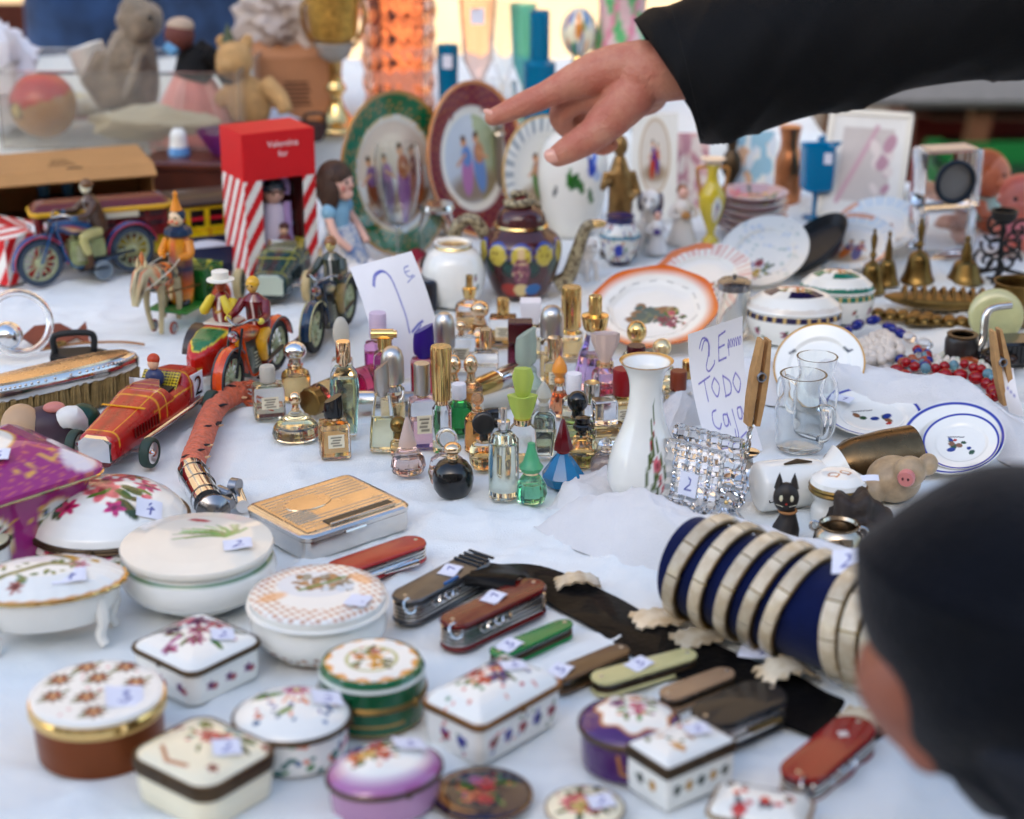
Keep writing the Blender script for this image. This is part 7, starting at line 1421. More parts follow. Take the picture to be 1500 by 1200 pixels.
t = thing('onyx_disc', 'pale green onyx disc leaning against the brass pot', 'stone disc', on(1455, 502), -.2); me('disc', tf(lathe(smoothp([(0, -.005), (.022, -.005), (.024, 0), (.022, .005), (0, .005)], 2), 36, 1), (0, 0, .0245), rx=PI/2-.35), mat('onyx', C(196, 196, 150), .2, sss=.1, var=.2, vscale=40, coat=.4), t)
t = thing('tobacco_pipe', 'dark tobacco pipe with silver stem pointing up', 'pipe', on(1406, 535), 0); me('bowl', lathe(hollow([(.010, .001), (.014, .006), (.014, .022), (.012, .026)], .003), 28), mat('briar', C(50, 40, 36), .35, var=.3, coat=.3), t); me('rim', lathe([(.0125, .0255), (.013, .0275), (.009, .0275), (.0088, .0255)], 28), BRONZE, t); me('stem', tube(spline([(.009, .0, .008), (.018, .004, .022), (.022, .010, .044), (.042, .014, .048)], 5), [.0042]*5+[.0036]*6+[.003]*5, 10), SILVER, t)
solo('black_box', 'small black ribbed box beside the pipe', 'box', cat(box(.04, .03, .02, (0, 0, .01), .002), *[box(.002, .032, .016, (-.016+.004*i, 0, .010)) for i in range(9)]), BLACKP, on(1486, 528), .1)
# necklaces
def necklace(label, path, mats, rad, seed, long=1.0, h=.0):
    rad *= 1.18; q = random.Random(seed); pts = spline([on(*p) for p in path], 20); t = thing('bead_necklace', label, 'necklace', pts[0], 0, 'bead necklaces in a heap'); p0 = Vector(pts[0]); acc = 0; last = None; base = {}
    for p in pts:
        p = Vector(p)
        if last is not None and (p-last).length < rad*2.02*long: continue
        dr = (p-last) if last is not None else Vector((1, 0, 0)); last = p; m = q.choice(mats); r = rad*q.uniform(.85, 1.15)
        if m.name not in base: base[m.name] = me('bead', ball((0, 0, 0), (rad*long, rad, rad), 12, 8), m, t); o = base[m.name]
        else: o = bpy.data.objects.new('bead', base[m.name].data); COL.objects.link(o); o.parent = t
        o.location = (p.x-p0.x, p.y-p0.y, rad*1.02+h+q.uniform(0, rad*.5)); o.rotation_euler = (0, 0, math.atan2(dr.y, dr.x)); o.scale = (q.uniform(.9, 1.08),)*3
    me('string', tube([tuple(Vector(p)-p0+Vector((0, 0, rad+h))) for p in pts[::4]], .0005, 5), P(C(180, 176, 170), .8), t)
COB = mat('cobalt_glass', C(20, 50, 160), .05, trans=.4, ior=1.5); RUBY = mat('ruby_glass', C(190, 14, 34), .05, trans=.4, ior=1.5); PEARL = P(C(222, 214, 204), .35, var=.2); AQUA = mat('aqua_glass', C(130, 180, 196), .05, trans=.6); CLG = mat('bead_glass', (.9, .92, .94), .03, trans=.9); AMBR = P(C(160, 80, 36), .15, coat=.4)
def strand(pts, n, seed, jx=10, jy=6):
    q = random.Random(seed); return [(lambda p: (p[0]+q.uniform(-jx, jx), p[1]+q.uniform(-jy, jy)))(pts[k % len(pts)]) for k in range(n)]
necklace('necklace of long cobalt blue beads with clear spacers', [(1212, 540), (1226, 516), (1248, 496), (1278, 488), (1306, 498), (1330, 514), (1356, 524)], [COB, COB, CLG], .0040, 2, 1.9, .005)
necklace('heaped strand of knobbly white beads inside the blue necklace', strand([(1240, 545), (1262, 522), (1290, 515), (1312, 532), (1285, 548), (1255, 552), (1230, 540), (1300, 520)], 22, 3, 12, 8), [PEARL], .0036, 3, 1.0, .006)
necklace('knobbly white strand at the foot of the blue necklace', strand([(1240, 556), (1275, 556), (1310, 552), (1335, 548), (1300, 540), (1262, 545)], 12, 13, 10, 6), [PEARL, CLG], .0036, 13, 1.0, .001)
necklace('ruby red glass necklace in front of the pale strands', [(1312, 562), (1338, 575), (1366, 574), (1392, 568), (1420, 570), (1445, 582), (1455, 598), (1432, 606)], [RUBY], .0045, 4, 1.2, .004)
necklace('second ruby strand twisted behind the first', [(1325, 558), (1352, 566), (1384, 562), (1410, 560), (1440, 572), (1458, 586)], [RUBY, RUBY, AQUA], .0036, 14, 1.0, .010)
necklace('mixed red, blue and clear bead necklace', strand([(1318, 548), (1342, 545), (1352, 530), (1362, 540), (1345, 556), (1326, 560)], 14, 5, 10, 6), [RUBY, COB, CLG, AQUA, AMBR], .0038, 5, 1.0, .006)
necklace('pale seed pearl strand trailing beside the pipe', strand([(1362, 545), (1385, 535), (1410, 542), (1436, 552), (1455, 570), (1420, 556), (1390, 548), (1370, 552)], 20, 6, 8, 6), [PEARL, P(C(206, 206, 190), .4)], .0026, 6, 1.0, .005)
necklace('dark bead strand behind the pipe', strand([(1440, 535), (1460, 528), (1480, 534), (1470, 545), (1450, 542)], 12, 16, 6, 5), [P(C(24, 22, 24), .2), P(C(60, 36, 26), .2)], .0034, 16, 1.0, .003)
necklace('aqua and crystal bead strand along the cloth rim', strand([(1345, 582), (1370, 586), (1395, 582), (1420, 592), (1440, 600)], 8, 7, 6, 4), [AQUA, CLG], .0038, 7, 1.0, .006)
solo('amber_bead', 'large single amber bead lying beside the pipe', 'bead', ball((0, 0, .0065), (.011, .009, .0065)), AMBR, on(1418, 545))
peg('wooden clothes peg standing in the bead heap', on(1475, 590, .01), R(10), -.25)
card4('white folded ticket held by the peg over the beads', on(1478, 605, .004), on(1502, 612, .004), at(1484, 540, on(1490, 608)[1]), at(1468, 536, on(1490, 608)[1]), lambda k: k.line([(.2, .6), (.8, .4)], .05, C(150, 150, 200)), .002, 12, 16)
# goblets, frame, lamps at the rear
BGL = mat('azure_glass', C(20, 150, 196), .12, trans=.35, ior=1.3)
for lb, x, yb, yt in (('azure square goblet on a slim stem with a ticket', 1192, 322, 212), ('azure square goblet behind its twin', 1217, 312, 203)):
    loc, w, d = place(x, yb, 42, .8); h = topz(x, yt, loc[1]); t = thing('azure_goblet', lb, 'goblet', loc, .15, 'azure glass goblets')
    me('bowl', loft([rrect(w*.4, w*.4, h*.34, w*.1), rrect(w*.95, w*.95, h*.40, w*.2), rrect(w, w, h*.6, w*.2), rrect(w*1.02, w*1.02, h, w*.2), rrect(w*.9, w*.9, h*.98, w*.2), rrect(w*.86, w*.86, h*.44, w*.2)]), BGL, t); me('stem', lathe([(w*.42, 0), (w*.4, h*.012), (w*.09, h*.04), (w*.08, h*.3), (w*.2, h*.35)], 24), BGL, t)
    if yb > 315: tag(t, w*.2, -w*.53, h*.85, .009, .012, 0, PI/2)
slabpic('white picture frame leaning with faded pink print', 1262, 318, .085, .115, R(-20), .45, lambda k: (k.put((np.abs(k.X) < .32)*(np.abs(k.Y) < .36), C(206, 196, 188)), k.line([(-.3, -.36), (.1, .36)], .06, C(206, 170, 176)), k.sprinkle(.1, .3, -.3, .3, 12, [C(190, 150, 160), C(226, 214, 206)], .08, 3)), name='picture_frame', cat_='picture frame', m=CARD, base_c=C(230, 226, 218), edge=P(C(226, 220, 206), .4))
slabpic('pale blue painted tile leaning behind the mauve plates', 1102, 310, .045, .09, R(-10), .2, lambda k: (k.sprinkle(-.5, .5, -.5, .5, 30, [C(170, 206, 220), C(226, 190, 160), C(226, 232, 236)], .15, 3),), name='painted_tile', cat_='tile')
vessel('copper_jug', 'small copper jug behind the mauve plates', 'jug', 1152, 302, smoothp([(.7, 0), (.8, .03), (1, .35), (.8, .6), (.5, .75), (.7, 1.0)], 2), 46, 185, mat('copper', C(196, 130, 90), .3, 1.0, var=.2), part='body')
vessel('brass_lamp', 'dark brass lamp base behind the yellow vase', 'lamp', 1068, 318, [(.9, 0), (.9, .04), (.3, .1), (.25, .4), (.7, .55), (.7, .7), (.3, .8), (.5, 1.0)], 40, 195, BRONZE, part='base')
# ================================================================== raised table at the back
SZ = STEPZ
t, r, h = vessel('gilt_chalice', 'ornate gilded chalice with filigree cup and glass knop', 'chalice', 494, 196, smoothp([(1.0, 0), (.98, .03), (.5, .08), (.22, .2), (.2, .26), (.42, .31), (.2, .36), (.26, .52)], 2), 84, -8, GOLD, base=SZ, part='foot')
me('knop', lathe([(r*.2, h*.5), (r*.5, h*.55), (r*.7, h*.64), (r*.55, h*.66)], 32), mat('milky_glass', C(206, 200, 190), .1, trans=.5), t); me('cup', lathe(hollow([(r*.6, h*.66), (r*.8, h*.7), (r*.86, h*.86), (r*.9, h*1.06)], r*.06), 36), mat('filigree_gold', C(206, 160, 80), .35, 1.0, var=.5, vscale=180, bump=1.0, bscale=260), t)
for s in (-1, 1): me('handle', tube(spline([(s*r*.8, 0, h*.98), (s*r*1.05, 0, h*.9), (s*r*.95, 0, h*.74), (s*r*.65, 0, h*.62)], 5), r*.07, 8), GOLD, t)
CORAL = mat('coral_glass', C(250, 196, 172), .02, trans=1.0, ior=1.45)
loc, w, d = place(586, 180, 122, .9, SZ); h = .225; rings = []
for j in range(41):
    z = h*j/40; rr = w/2*(.86+.14*j/40); a = np.arange(64)*2*PI/64; sq = 1-.10*np.abs(np.cos(a*2))**1; b = .045*np.abs(np.sin(a*8))*abs(math.sin(j*PI/5)); q = rr*(.90+b*1.6); rings.append(np.stack([q*np.cos(a), q*np.sin(a)*.9, np.full(64, z)], 1))
for j in (40, 30, 20, 10, 4): rings.append(np.stack([rings[j][:, 0]*.78, rings[j][:, 1]*.78, rings[j][:, 2]], 1))
t = thing('coral_vase', 'tall coral pink pressed glass vase of square lenses', 'vase', loc); me('body', loft(rings), CORAL, t, sharp=20)
def tumbler(label, x, yb, yt, w, m, prof=None, name='drinking_glass', base=SZ, cat_='glass'): return vessel(name, label, cat_, x, yb, hollow(prof or [(.75, 0), (.8, .02), (.85, .3), (1.0, 1.0)], .09), w, yt, m, base=base, part='body', group='coloured glasses on the raised table')
PGL = mat('rosy_glass', C(250, 232, 224), .02, trans=1.0); TGL = mat('teal_glass', C(150, 214, 214), .04, trans=.9); QGL = mat('sea_glass', C(20, 150, 190), .1, trans=.45, ior=1.3)
GOB = [(.6, 0), (.55, .02), (.12, .06), (.1, .28), (.3, .34), (.8, .5), (1.0, 1.0)]
t_, r, h = tumbler('short azure glass with a paper ticket beside the coral vase', 657, 176, 66, 32, QGL); tag(t_, 0, -r*1.02, h*.8, .012, .016, 0, PI/2-.05)
t_, r, h = tumbler('tall rosy cut goblet with a paper ticket', 701, 182, -6, 54, PGL, GOB); tag(t_, 0, -r*.98, h*.86, .016, .018, 0, PI/2-.1)
tumbler('tall clear goblet beside the teal one', 738, 174, 4, 40, GLASS, GOB); tumbler('tall teal cut goblet', 766, 178, 6, 38, TGL, GOB); tumbler('stepped turquoise bottle behind the pointing hand', 790, 188, 16, 46, QGL, [(.9, 0), (1, .05), (1, .55), (.6, .58), (.6, 1.0)])
tumbler('clear round bowl glass behind the crimson plate', 724, 196, 120, 70, GLASS, [(.4, 0), (.7, .1), (1, .5), (.9, 1.0)])
t_, r, h = vessel('gilt_lamp', 'gilded lamp stem with painted globe and hanging drop', 'lamp', 846, 190, smoothp([(.9, 0), (.8, .04), (.25, .1), (.2, .35), (.4, .42), (.2, .48)], 2), 56, -40, GOLD, base=SZ, part='stem')
g = ball((0, 0, h*.62), (r*.9, r*.9, h*.16), 40, 26); k = Ink(np.arctan2(g[0][:, 0], -g[0][:, 1]), g[0][:, 2]/h, CREAM); k.sprinkle(-1.5, 1.5, .45, .8, 26, [C(90, 140, 190), C(226, 150, 60), C(90, 150, 60), C(206, 110, 60)], .1, 4); me('globe', g, PORC, t_, k.c); me('drop', lathe([(0, h*.2), (r*.2, h*.34), (0, h*.42)], 14), GOLD, t_)
def pgv(k): k.put(np.sin(k.X*6+k.Y*14) > .2, C(90, 190, 120), .9); k.put(np.sin(k.X*7-k.Y*11) > .7, C(226, 150, 170), .9)
vessel('marbled_vase', 'pink and green marbled glass vase behind the hand', 'vase', 908, 188, smoothp([(.6, 0), (.7, .05), (1, .4), (.6, .75), (.9, 1.0)], 2), 96, -40, ENAM, base=SZ, paint=pgv, col=C(226, 196, 196), part='body')
# brown carton, crumpled wrap, paper
p = on(432, 182, SZ); t = thing('brown_carton', 'brown cardboard carton with dark printed stamp', 'cardboard box', (p[0], p[1]+.03, p[2]), .12); KR2 = mat('brown_board', C(188, 140, 104), .8, var=.08)
w, d, h = .10, .08, .080
for nm, s, c in (('side', (w, .002, h), (0, -d/2, h/2)), ('side', (w, .002, h), (0, d/2, h/2)), ('side', (.002, d-.004, h), (-w/2, 0, h/2)), ('side', (.002, d-.004, h), (w/2, 0, h/2)), ('bottom', (w-.004, d-.004, .002), (0, 0, .001))): me(nm, box(*s, c), KR2, t)
for i in range(6): me('stamp', box(.034-.003*(i % 3), .0004, .0024, (0, -d/2-.0014, h*.32+.0052*i)), P(C(110, 74, 54), .8), t)
for s in (-1, 1): me('flap', tf(box(w, .03, .002, (0, -.015*s, 0)), (0, -s*d/2*-1, h), rx=s*-.6), KR2, t)
def crumple(c, r, seed, n=40, m=28, amp=.22):
    g = ball((0, 0, 0), r, n, m); q = random.Random(seed); V = g[0]; D = V/np.maximum(np.linalg.norm(V/np.array(r), axis=1), 1e-6)[:, None]; s = np.zeros(len(V)); U = V/np.array(r)
    for _ in range(14):
        a = np.array([q.gauss(0, 1) for _ in range(3)]); s += (1-np.abs(np.sin(U@a*q.uniform(1.5, 4)+q.uniform(0, 6))))**2
    s = (s-s.mean())/s.std(); return V*(1+amp*.5*s[:, None])+np.array(c), g[1]
solo('plastic_wrap', 'crumpled pale plastic wrapping standing out of the brown carton', 'plastic wrap', crumple((0, 0, .05), (.052, .035, .05), 3, amp=.35), mat('wrap', C(216, 204, 196), .35, trans=.35, bump=.5, bscale=60), (p[0]-.012, p[1]+.03, p[2]+.075), sharp=20)
solo('white_paper', 'crumpled sheet of white paper in front of the brown carton', 'paper', (lambda g: (np.stack([g[0][:, 0], g[0][:, 1], .004+.03*np.clip(-g[0][:, 0]/.11+.3, 0, 1)+.006*np.sin(g[0][:, 0]*70+g[0][:, 1]*50)+.005*np.abs(np.sin(g[0][:, 0]*33-g[0][:, 1]*60))], 1), g[1]))(slab(.11, .06, .0005, 40, 24)), P(C(224, 226, 232), .8), on(405, 196, SZ), .1, sharp=25)
t = thing('wicker_lid', 'dark brown woven basket with iron handle behind the red carton', 'basket', on(432, 206, SZ), 0); me('basket', lathe([(.03, 0), (.036, .012), (.034, .02)], 30, .6, None, 15, .04), P(C(74, 40, 34), .7, var=.3), t); me('handle', tube(spline([(.012, 0, .018), (.014, 0, .03), (.034, 0, .03), (.036, 0, .012)], 5), .002, 8), P(G(.03), .4, .6), t)
# plastic bin of toys
p = on(176, 222, SZ); t = thing('plastic_bin', 'cloudy clear plastic bin full of old toys', 'storage bin', (p[0]+.004, p[1]+.085, p[2]), -.04); BINM = mat('cloudy_plastic', C(240, 238, 232), .16, trans=.93, ior=1.06); w, d, h = .27, .16, .085
for nm, c0, sz in (('wall', (0, -d/2, h/2), (w, .002, h)), ('wall', (0, d/2, h/2), (w, .002, h)), ('wall', (-w/2, 0, h/2), (.002, d-.005, h)), ('wall', (w/2, 0, h/2), (.002, d-.005, h)), ('floor', (0, 0, .0015), (w-.005, d-.005, .002))): me(nm, box(*sz, c0), BINM, t)
me('rim', loft([rrect(w+.004, d+.004, h, .01), rrect(w+.008, d+.008, h+.003, .01), rrect(w-.004, d-.004, h+.003, .01), rrect(w-.004, d-.004, h, .01), rrect(w+.004, d+.004, h, .01)], False, False), BINM, t)
B0 = Vector(t.location)+Vector((0, 0, -.022))
t2 = thing('toy_ball', 'red and tan toy ball inside the plastic bin', 'ball', B0+Vector((-.10, -.03, .026))); g = ball((0, 0, .038), .038, 40, 28); k = Ink(g[0][:, 0], g[0][:, 2], C(196, 150, 90)); k.put(g[0][:, 2] > .045+.3*g[0][:, 0], C(206, 66, 40)); k.disc(-.024, .036, .010, C(60, 50, 40)); k.disc(-.024, .036, .007, C(214, 190, 120)); me('ball', g, ENAM, t2, k.c)
FUR = mat('grey_fur', C(150, 136, 118), .95, var=.45, vscale=60, bump=.9, bscale=160, sheen=.3)
t2 = thing('plush_owl', 'fluffy grey brown plush bird sitting on the bin', 'plush toy', B0+Vector((-.008, .015, .03)), .3); b = me('body', cat(crumple((0, 0, .06), (.034, .032, .055), 5, amp=.12), crumple((.014, -.006, .122), (.026, .025, .027), 8, amp=.12), tube([(-.02, 0, .03), (-.04, 0, .06), (-.03, 0, .09)], [.02, .018, .008])), FUR, t2); blend(b, .003, 2)
me('eye', ball((.024, -.030, .128), .0032, 10, 8), BLACKP, t2); me('wing', tube([(.012, -.030, .09), (.0, -.034, .06), (-.01, -.03, .04)], [.008, .014, .006], 10, True, .5), FUR, t2)
solo('enamel_mug', 'white enamel mug behind the plush bird', 'mug', lathe(hollow([(.018, 0), (.019, .002), (.021, .045), (.022, .047)], .0015), 30), WPORC, B0+Vector((-.050, .04, .075)), ry=-.3)
t2 = thing('rag_doll', 'rag doll in pink striped skirt and black sleeves slumped in the bin', 'doll', B0+Vector((.070, -.02, .012)), .4)
g = lathe(smoothp([(.05, 0), (.052, .01), (.04, .05), (.02, .085)], 2), 64, .8, .002, 8, .05); k = Ink(np.arctan2(g[0][:, 0], -g[0][:, 1]), g[0][:, 2], C(222, 150, 140)); k.put(np.sin(k.X*26) > .3, C(232, 190, 180)); me('skirt', g, SOFT, t2, k.c); me('torso', tube([(.0, 0, .08), (.006, 0, .10), (.012, 0, .115)], [.022, .022, .014], 14), P(C(20, 20, 24), .9), t2); me('head', ball((-.012, -.002, .130), (.017, .016, .018)), P(C(120, 70, 60), .7), t2); me('scarf', tube([(-.026, -.004, .120), (-.02, -.012, .112)], [.008, .006], 8), P(C(120, 170, 206), .8), t2); me('hat', ball((-.010, .0, .140), (.016, .016, .010)), P(C(190, 170, 150), .8), t2)
for s in (-1, 1): me('sleeve', tube([(.012, s*.016, .112), (.034, s*.02, .095), (.046, s*.01, .07)], [.011, .010, .009], 10), P(C(20, 20, 24), .9), t2)
t2 = thing('teddy_bear', 'worn tan teddy slumped over the end of the bin', 'teddy bear', B0+Vector((.135, -.03, .03)), -.3); TAN = mat('tan_plush', C(200, 164, 116), .95, var=.25, vscale=70, bump=.8, bscale=200)
b = me('body', cat(ball((0, 0, .035), (.026, .022, .032)), ball((-.012, -.008, .085), (.022, .02, .022)), ball((-.016, -.026, .080), (.010, .010, .009)), ball((.002, 0, .106), (.008, .004, .009)), ball((-.03, 0, .104), (.008, .004, .009)), tube([(.02, 0, .06), (.042, -.006, .045), (.05, -.01, .03)], [.012, .010, .009]), tube([(-.02, 0, .05), (-.036, -.01, .035)], [.011, .009])), TAN, t2); blend(b, .0025, 3); me('party_hat', lathe([(.008, 0), (0, .022)], 14), P(C(90, 100, 70), .5), t2).location = (-.022, 0, .104); me('ribbon', ball((-.022, -.012, .098), (.005, .003, .004)), P(C(190, 50, 40), .5), t2)
solo('bronze_ball', 'tarnished bronze ball beside the end of the bin', 'ball', ball((0, 0, .022), .022), BRONZE, on(331, 186, SZ)); solo('cloth_bundle', 'pale cloth bundle lying at the bottom of the bin', 'cloth', crumple((0, 0, .020), (.075, .030, .020), 9, amp=.15), P(C(206, 196, 170), .9), B0+Vector((.03, -.04, .026)))
t = thing('timber_offcut', 'tan timber offcut leaning beside the white paper', 'timber', on(398, 200, SZ), 0); me('slat', tube([(0, 0, .004), (-.04, .02, .055)], .006, 4), mat('slat_wood', C(170, 136, 96), .7, var=.2), t)
# terracotta planter, yellow packet, wooden chest with trinkets
p = on(66, 262); t = thing('terracotta_planter', 'long terracotta plastic planter behind the carton', 'planter', (p[0], p[1]+.1, p[2]), R(10)); TER = P(C(172, 92, 74), .6, var=.12); w, d, h = .20, .07, .062
me('tub', loft([rrect(w*.9, d*.8, 0, .01), rrect(w, d, h, .012), rrect(w-.008, d-.008, h, .01), rrect(w*.88, d*.76, .006, .01)]), TER, t)
for i in range(2): me('lip', loft([rrect(w+.008, d+.008, h-.012+.006*i, .012), rrect(w+.010, d+.010, h-.008+.006*i, .012), rrect(w-.002, d-.002, h-.007+.006*i, .012)], False, False), TER, t)
for q in (-.03, .03): me('relief', tf(prism([(-.02, 0), (0, .018), (.02, 0)], .003, 'y'), (q, -d*.47, .014)), P(C(206, 150, 140), .6), t)
solo('yellow_packet', 'crumpled yellow and white packet lying on the planter', 'packet', crumple((0, 0, .012), (.075, .03, .014), 12, amp=.12), mat('yellow_wrap', C(232, 212, 120), .5, colb=C(236, 232, 220), vscale=18), (p[0]-.015, p[1]+.1, p[2]+.060), .1, sharp=30)
solo('white_bag', 'white plastic bag bulging beyond the planter', 'bag', crumple((0, 0, .06), (.07, .05, .07), 15, amp=.2), P(C(226, 226, 230), .5), on(-18, 190, SZ), sharp=25)
p = on(296, 318); t = thing('wooden_chest', 'low dark red wooden chest behind the red carton', 'chest', (p[0], p[1]+.05, p[2]), R(-6)); me('carcass', box(.12, .09, .048, (0, 0, .025), .002), DWOOD, t); me('lid', box(.126, .096, .010, (0, 0, .0555), .003), mat('worn_mahogany', C(110, 60, 44), .35, var=.3, coat=.3), t); me('base_moulding', box(.126, .096, .006, (0, 0, .003), .001), DWOOD, t)
t = thing('porcelain_thimble', 'white porcelain hand bell with blue base on the wooden chest', 'bell', (p[0]-.028, p[1]+.04, p[2]+.0605)); g = lathe(smoothp([(.012, 0), (.013, .002), (.010, .012), (.009, .026), (.005, .030)], 1), 40, 1, .0006); k = side_ink(g, WHITE, 1); k.put(g[0][:, 2] < .010, C(110, 160, 206)); k.flower(0.1, .02, .004, C(190, 80, 100)); me('bell', g, PORC, t, k.c)
solo('amethyst_dish', 'faceted purple glass dish on the wooden chest', 'dish', lathe(hollow([(.010, 0), (.014, .002), (.030, .026), (.031, .028)], .002), 10), mat('amethyst_glass', C(190, 90, 190), .03, trans=.9), (p[0]+.022, p[1]+.04, p[2]+.0605), sharp=10)
# ================================================================== people at the table
BLK = mat('black_jacket', C(13, 13, 15), .7, var=.3, vscale=20, bump=.5, bscale=700, spec=.22)
HY = 1.50
def hp(x, y, dy=0.0): return at(x, y, HY+dy)
mh = mpp(hp(880, 130))
def cap_(pts, rs): return tube(spline([hp(*p) for p in pts], 5), [v*mh for v in np.interp(np.linspace(0, 1, (len(pts)-1)*5+1), np.linspace(0, 1, len(rs)), rs)], 18)
def bl(x, y, dy, r): return ball(hp(x, y, dy), r*mh, 18, 12)
def chain(pts, rs): return cat(cap_(pts, rs), *[bl(p[0], p[1], p[2], r*.98) for p, r in zip(pts, rs)])
t = thing('person', 'person in black jacket pointing across the stall with one finger', 'person', hp(1500, -10))
inv = Matrix.Translation(-Vector(t.location))
hand = cat(chain([(1060, 92, .01), (985, 104, .0), (935, 110, -.002)], [46, 44, 43]),
    chain([(940, 96, .0), (890, 102, .0), (842, 119, .0)], [38, 34, 26]),
    chain([(945, 122, .012), (895, 128, .012), (850, 143, .016)], [42, 38, 25]),
    chain([(945, 132, .026), (900, 150, .030), (862, 166, .034)], [38, 34, 23]),
    chain([(925, 140, -.010), (905, 162, -.014), (880, 182, -.016)], [36, 32, 26]),
    chain([(842, 117, .0), (800, 139, -.002), (771, 151, -.003), (742, 164, -.002), (722, 172, -.001)], [25, 20, 18.5, 16, 13]),
    chain([(900, 170, -.014), (872, 195, -.020), (842, 214, -.022), (818, 228, -.020)], [30, 25, 22, 17]),
    chain([(850, 143, .014), (822, 166, .016), (832, 188, .026), (858, 194, .030)], [22, 18.5, 16, 14]),
    chain([(862, 160, .030), (842, 186, .038), (858, 206, .042), (880, 204, .042)], [20, 17, 15, 13]),
    chain([(885, 170, .044), (866, 200, .052), (880, 217, .050), (896, 212, .048)], [17, 14, 12, 11]))
o = me('hand', hand, SKIN, t); blend(o, .0016, 5, .5); o.matrix_parent_inverse = inv
NAIL = mat('finger_nail', C(226, 176, 158), .25, coat=.3)
for (x, y, dy, r, rx_) in ((808, 229, -.0268, (12, 5, 10), 0), (716, 165, -.0052, (9, 3.5, 5), 0)):
    n_ = me('nail', ball((0, 0, 0), tuple(v*mh for v in r), 14, 10), NAIL, t); n_.location = Vector(hp(x, y, dy))-Vector(t.location); n_.rotation_euler = (-.3, .55 if r[0] > 10 else .4, -.35)
q = random.Random(6); path = spline([(985, 116, .0), (1030, 104, .0), (1120, 78, .01), (1250, 44, .02), (1400, 10, .02), (1560, -18, .02), (1760, -90, .0), (1960, -190, -.06)], 12); rings = []; N = 64
rad = np.interp(np.linspace(0, 1, len(path)), [0, .03, .08, .15, .3, .5, .75, 1], [98, 106, 110, 110, 110, 112, 120, 130])*mh; P3 = [Vector(hp(*p)) for p in path]
for i, p in enumerate(P3):
    dr = (P3[min(i+1, len(P3)-1)]-P3[max(i-1, 0)]).normalized(); up = Vector((0, .25, 1)); up = (up-dr*up.dot(dr)).normalized(); sd = dr.cross(up); rg = []
    if i < 6: dr = (dr+Vector((0, 0, .42*(6-i)/6))).normalized(); up = (up-dr*up.dot(dr)).normalized()
    for j in range(N):
        a = 2*PI*j/N; f = i/12.0; wv = 1+.022*math.sin(a*3+f*2.2)+.018*math.sin(a*2-f*4.1+1)+.012*math.sin(a*7+f*6)+.05*(1-abs(math.sin(a*1.5+f*1.7)))**4+.04*(1-abs(math.sin(a-f*2.3+.6*math.sin(f*5))))**6
        if 5.2 < i < 7.2: wv -= .012
        rg.append(tuple(p+(up*math.cos(a)*.96+sd*math.sin(a)*.85)*rad[i]*wv))
    rings.append(rg)
c_ = P3[0]; inner = [tuple(Vector(v)*.93+c_*.07) for v in rings[0]]; dr0 = (P3[2]-P3[0]).normalized(); inner2 = [tuple(Vector(v)+dr0*.05) for v in inner]
o = me('sleeve', loft([inner2, inner]+rings, False, True), BLK, t, sharp=60); o.matrix_parent_inverse = inv
o = me('hem_seam', loft([[tuple(P3[7]+(Vector(v)-P3[7])*k) for v in rings[7]] for k in (1.0,)]+[[tuple(P3[7]+(Vector(v)-P3[7])*1.006+(P3[8]-P3[7])*.12) for v in rings[7]], [tuple(P3[7]+(Vector(v)-P3[7])*1.0+(P3[8]-P3[7])*.2) for v in rings[7]]], False, False), P(C(12, 12, 13), .8), t); o.matrix_parent_inverse = inv
sh = Vector(P3[-1])
o = me('jacket', cat(loft([circ(.17, .13, z, 28, sh.x+.14, sh.y-.10) for z in (.55, .8, 1.1, 1.35)]+[circ(.1, .08, 1.47, 28, sh.x+.14, sh.y-.10)])), BLK, t); o.matrix_parent_inverse = inv
o = me('head', cat(ball((sh.x+.14, sh.y-.10, 1.64), (.08, .10, .12)), tube([(sh.x+.14, sh.y-.1, 1.44), (sh.x+.14, sh.y-.1, 1.56)], .055)), SKIN, t); blend(o, .008, 4); o.matrix_parent_inverse = inv
o = me('trousers', cat(*[tube([(sh.x+.14+s*.08, sh.y-.1, .6), (sh.x+.14+s*.09, sh.y-.1, .03)], [.09, .06], 16) for s in (-1, 1)]), P(C(40, 40, 46), .8), t); o.matrix_parent_inverse = inv
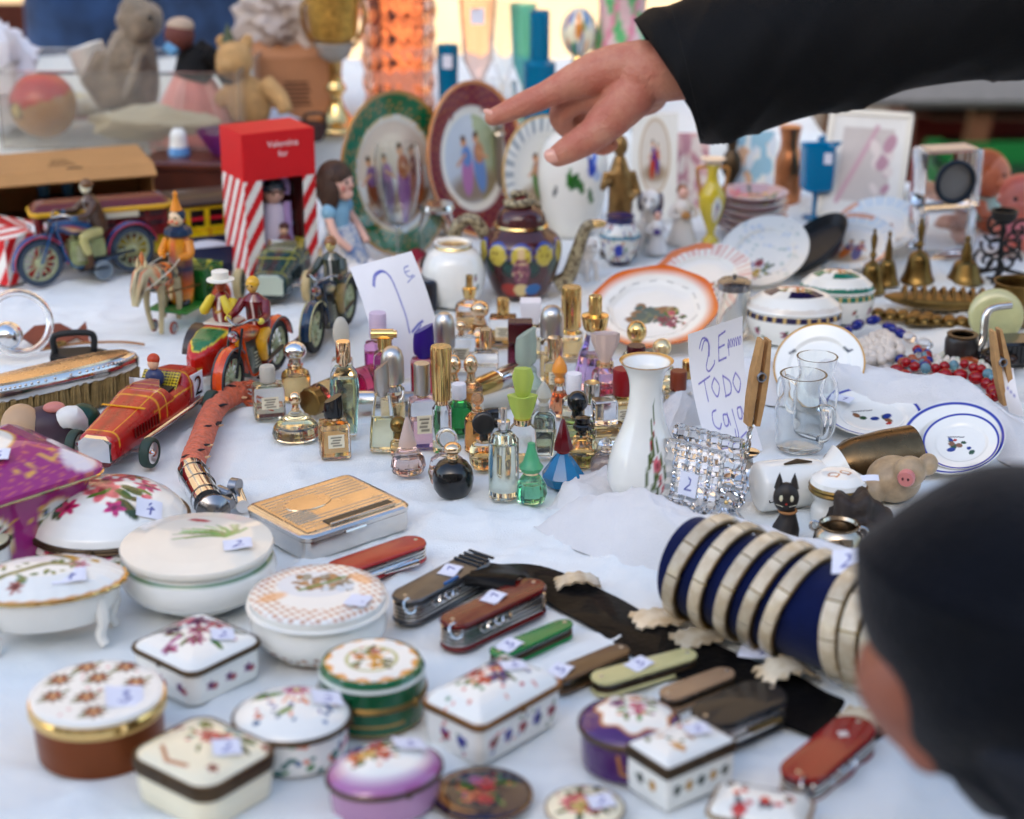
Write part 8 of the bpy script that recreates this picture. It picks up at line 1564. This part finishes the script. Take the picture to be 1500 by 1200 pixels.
# child in a dark knitted hat leaning over the near corner
D0 = .60
def kp(x, y, dy=0.0): return at(x, y, D0+dy)
mk = mpp(kp(1480, 900)); t = thing('person', 'person in dark hat bending low over the corner of the table', 'person', kp(1560, 1150)); inv = Matrix.Translation(-Vector(t.location))
def kb(x, y, dy, r): return ball(kp(x, y, dy), tuple(v*mk for v in r), 28, 18)
o = me('face', cat(kb(1500, 950, .03, (215, 190, 190)), kb(1345, 1000, .02, (92, 85, 92)), kb(1368, 1090, .01, (50, 48, 52)), kb(1294, 985, .03, (46, 50, 70)), kb(1322, 1052, .02, (44, 44, 44)), kb(1440, 1060, .0, (46, 40, 46)), tube([kp(1500, 1040), kp(1640, 1230, -.02)], [110*mk, 100*mk], 18)), mat('skin_shade', C(160, 104, 82), .5, sss=.12, var=.1), t); blend(o, .004, 6); o.matrix_parent_inverse = inv  # face colour is darkened to put its shadow into the skin
g = ball((0, 0, 0), 1.0, 110, 80); V = g[0].copy(); a = np.arctan2(V[:, 0], -V[:, 1]); f = V[:, 2]
ss = 1+.025*np.sin(a*3+f*3)+.10*(1-np.abs(np.sin(V[:, 0]*3.4+f*1.2+.5)))**2.4+.07*(1-np.abs(np.sin(V[:, 0]*2.2-f*2.2+1.5)))**3+.02*np.sin(V[:, 0]*9+a*2)
c0 = Vector(kp(1546, 950, .03)); V = V*ss[:, None]*np.array([310, 262, 254])*mk; Mx = np.array(Matrix.Rotation(R(41), 3, 'Y')); V = V@Mx.T+np.array(c0)
HATM = mat('navy_knit', C(17, 21, 31), .9, var=.4, vscale=25, bump=.8, bscale=300, spec=.15, sheen=.12)
o = me('hat', (V, g[1]), HATM, t); o.matrix_parent_inverse = inv
o = me('coat', cat(ball(kp(1860, 1420, -.04), (.11, .10, .14)), tube([kp(1436, 1108, -.045), kp(1510, 1148, -.05), kp(1610, 1195, -.05), kp(1800, 1380, -.05)], [22*mk, 46*mk, 90*mk, .09], 20), kb(1440, 1112, -.045, (24, 24, 24))), P(C(24, 28, 38), .8, var=.3), t); blend(o, .006, 4); o.matrix_parent_inverse = inv
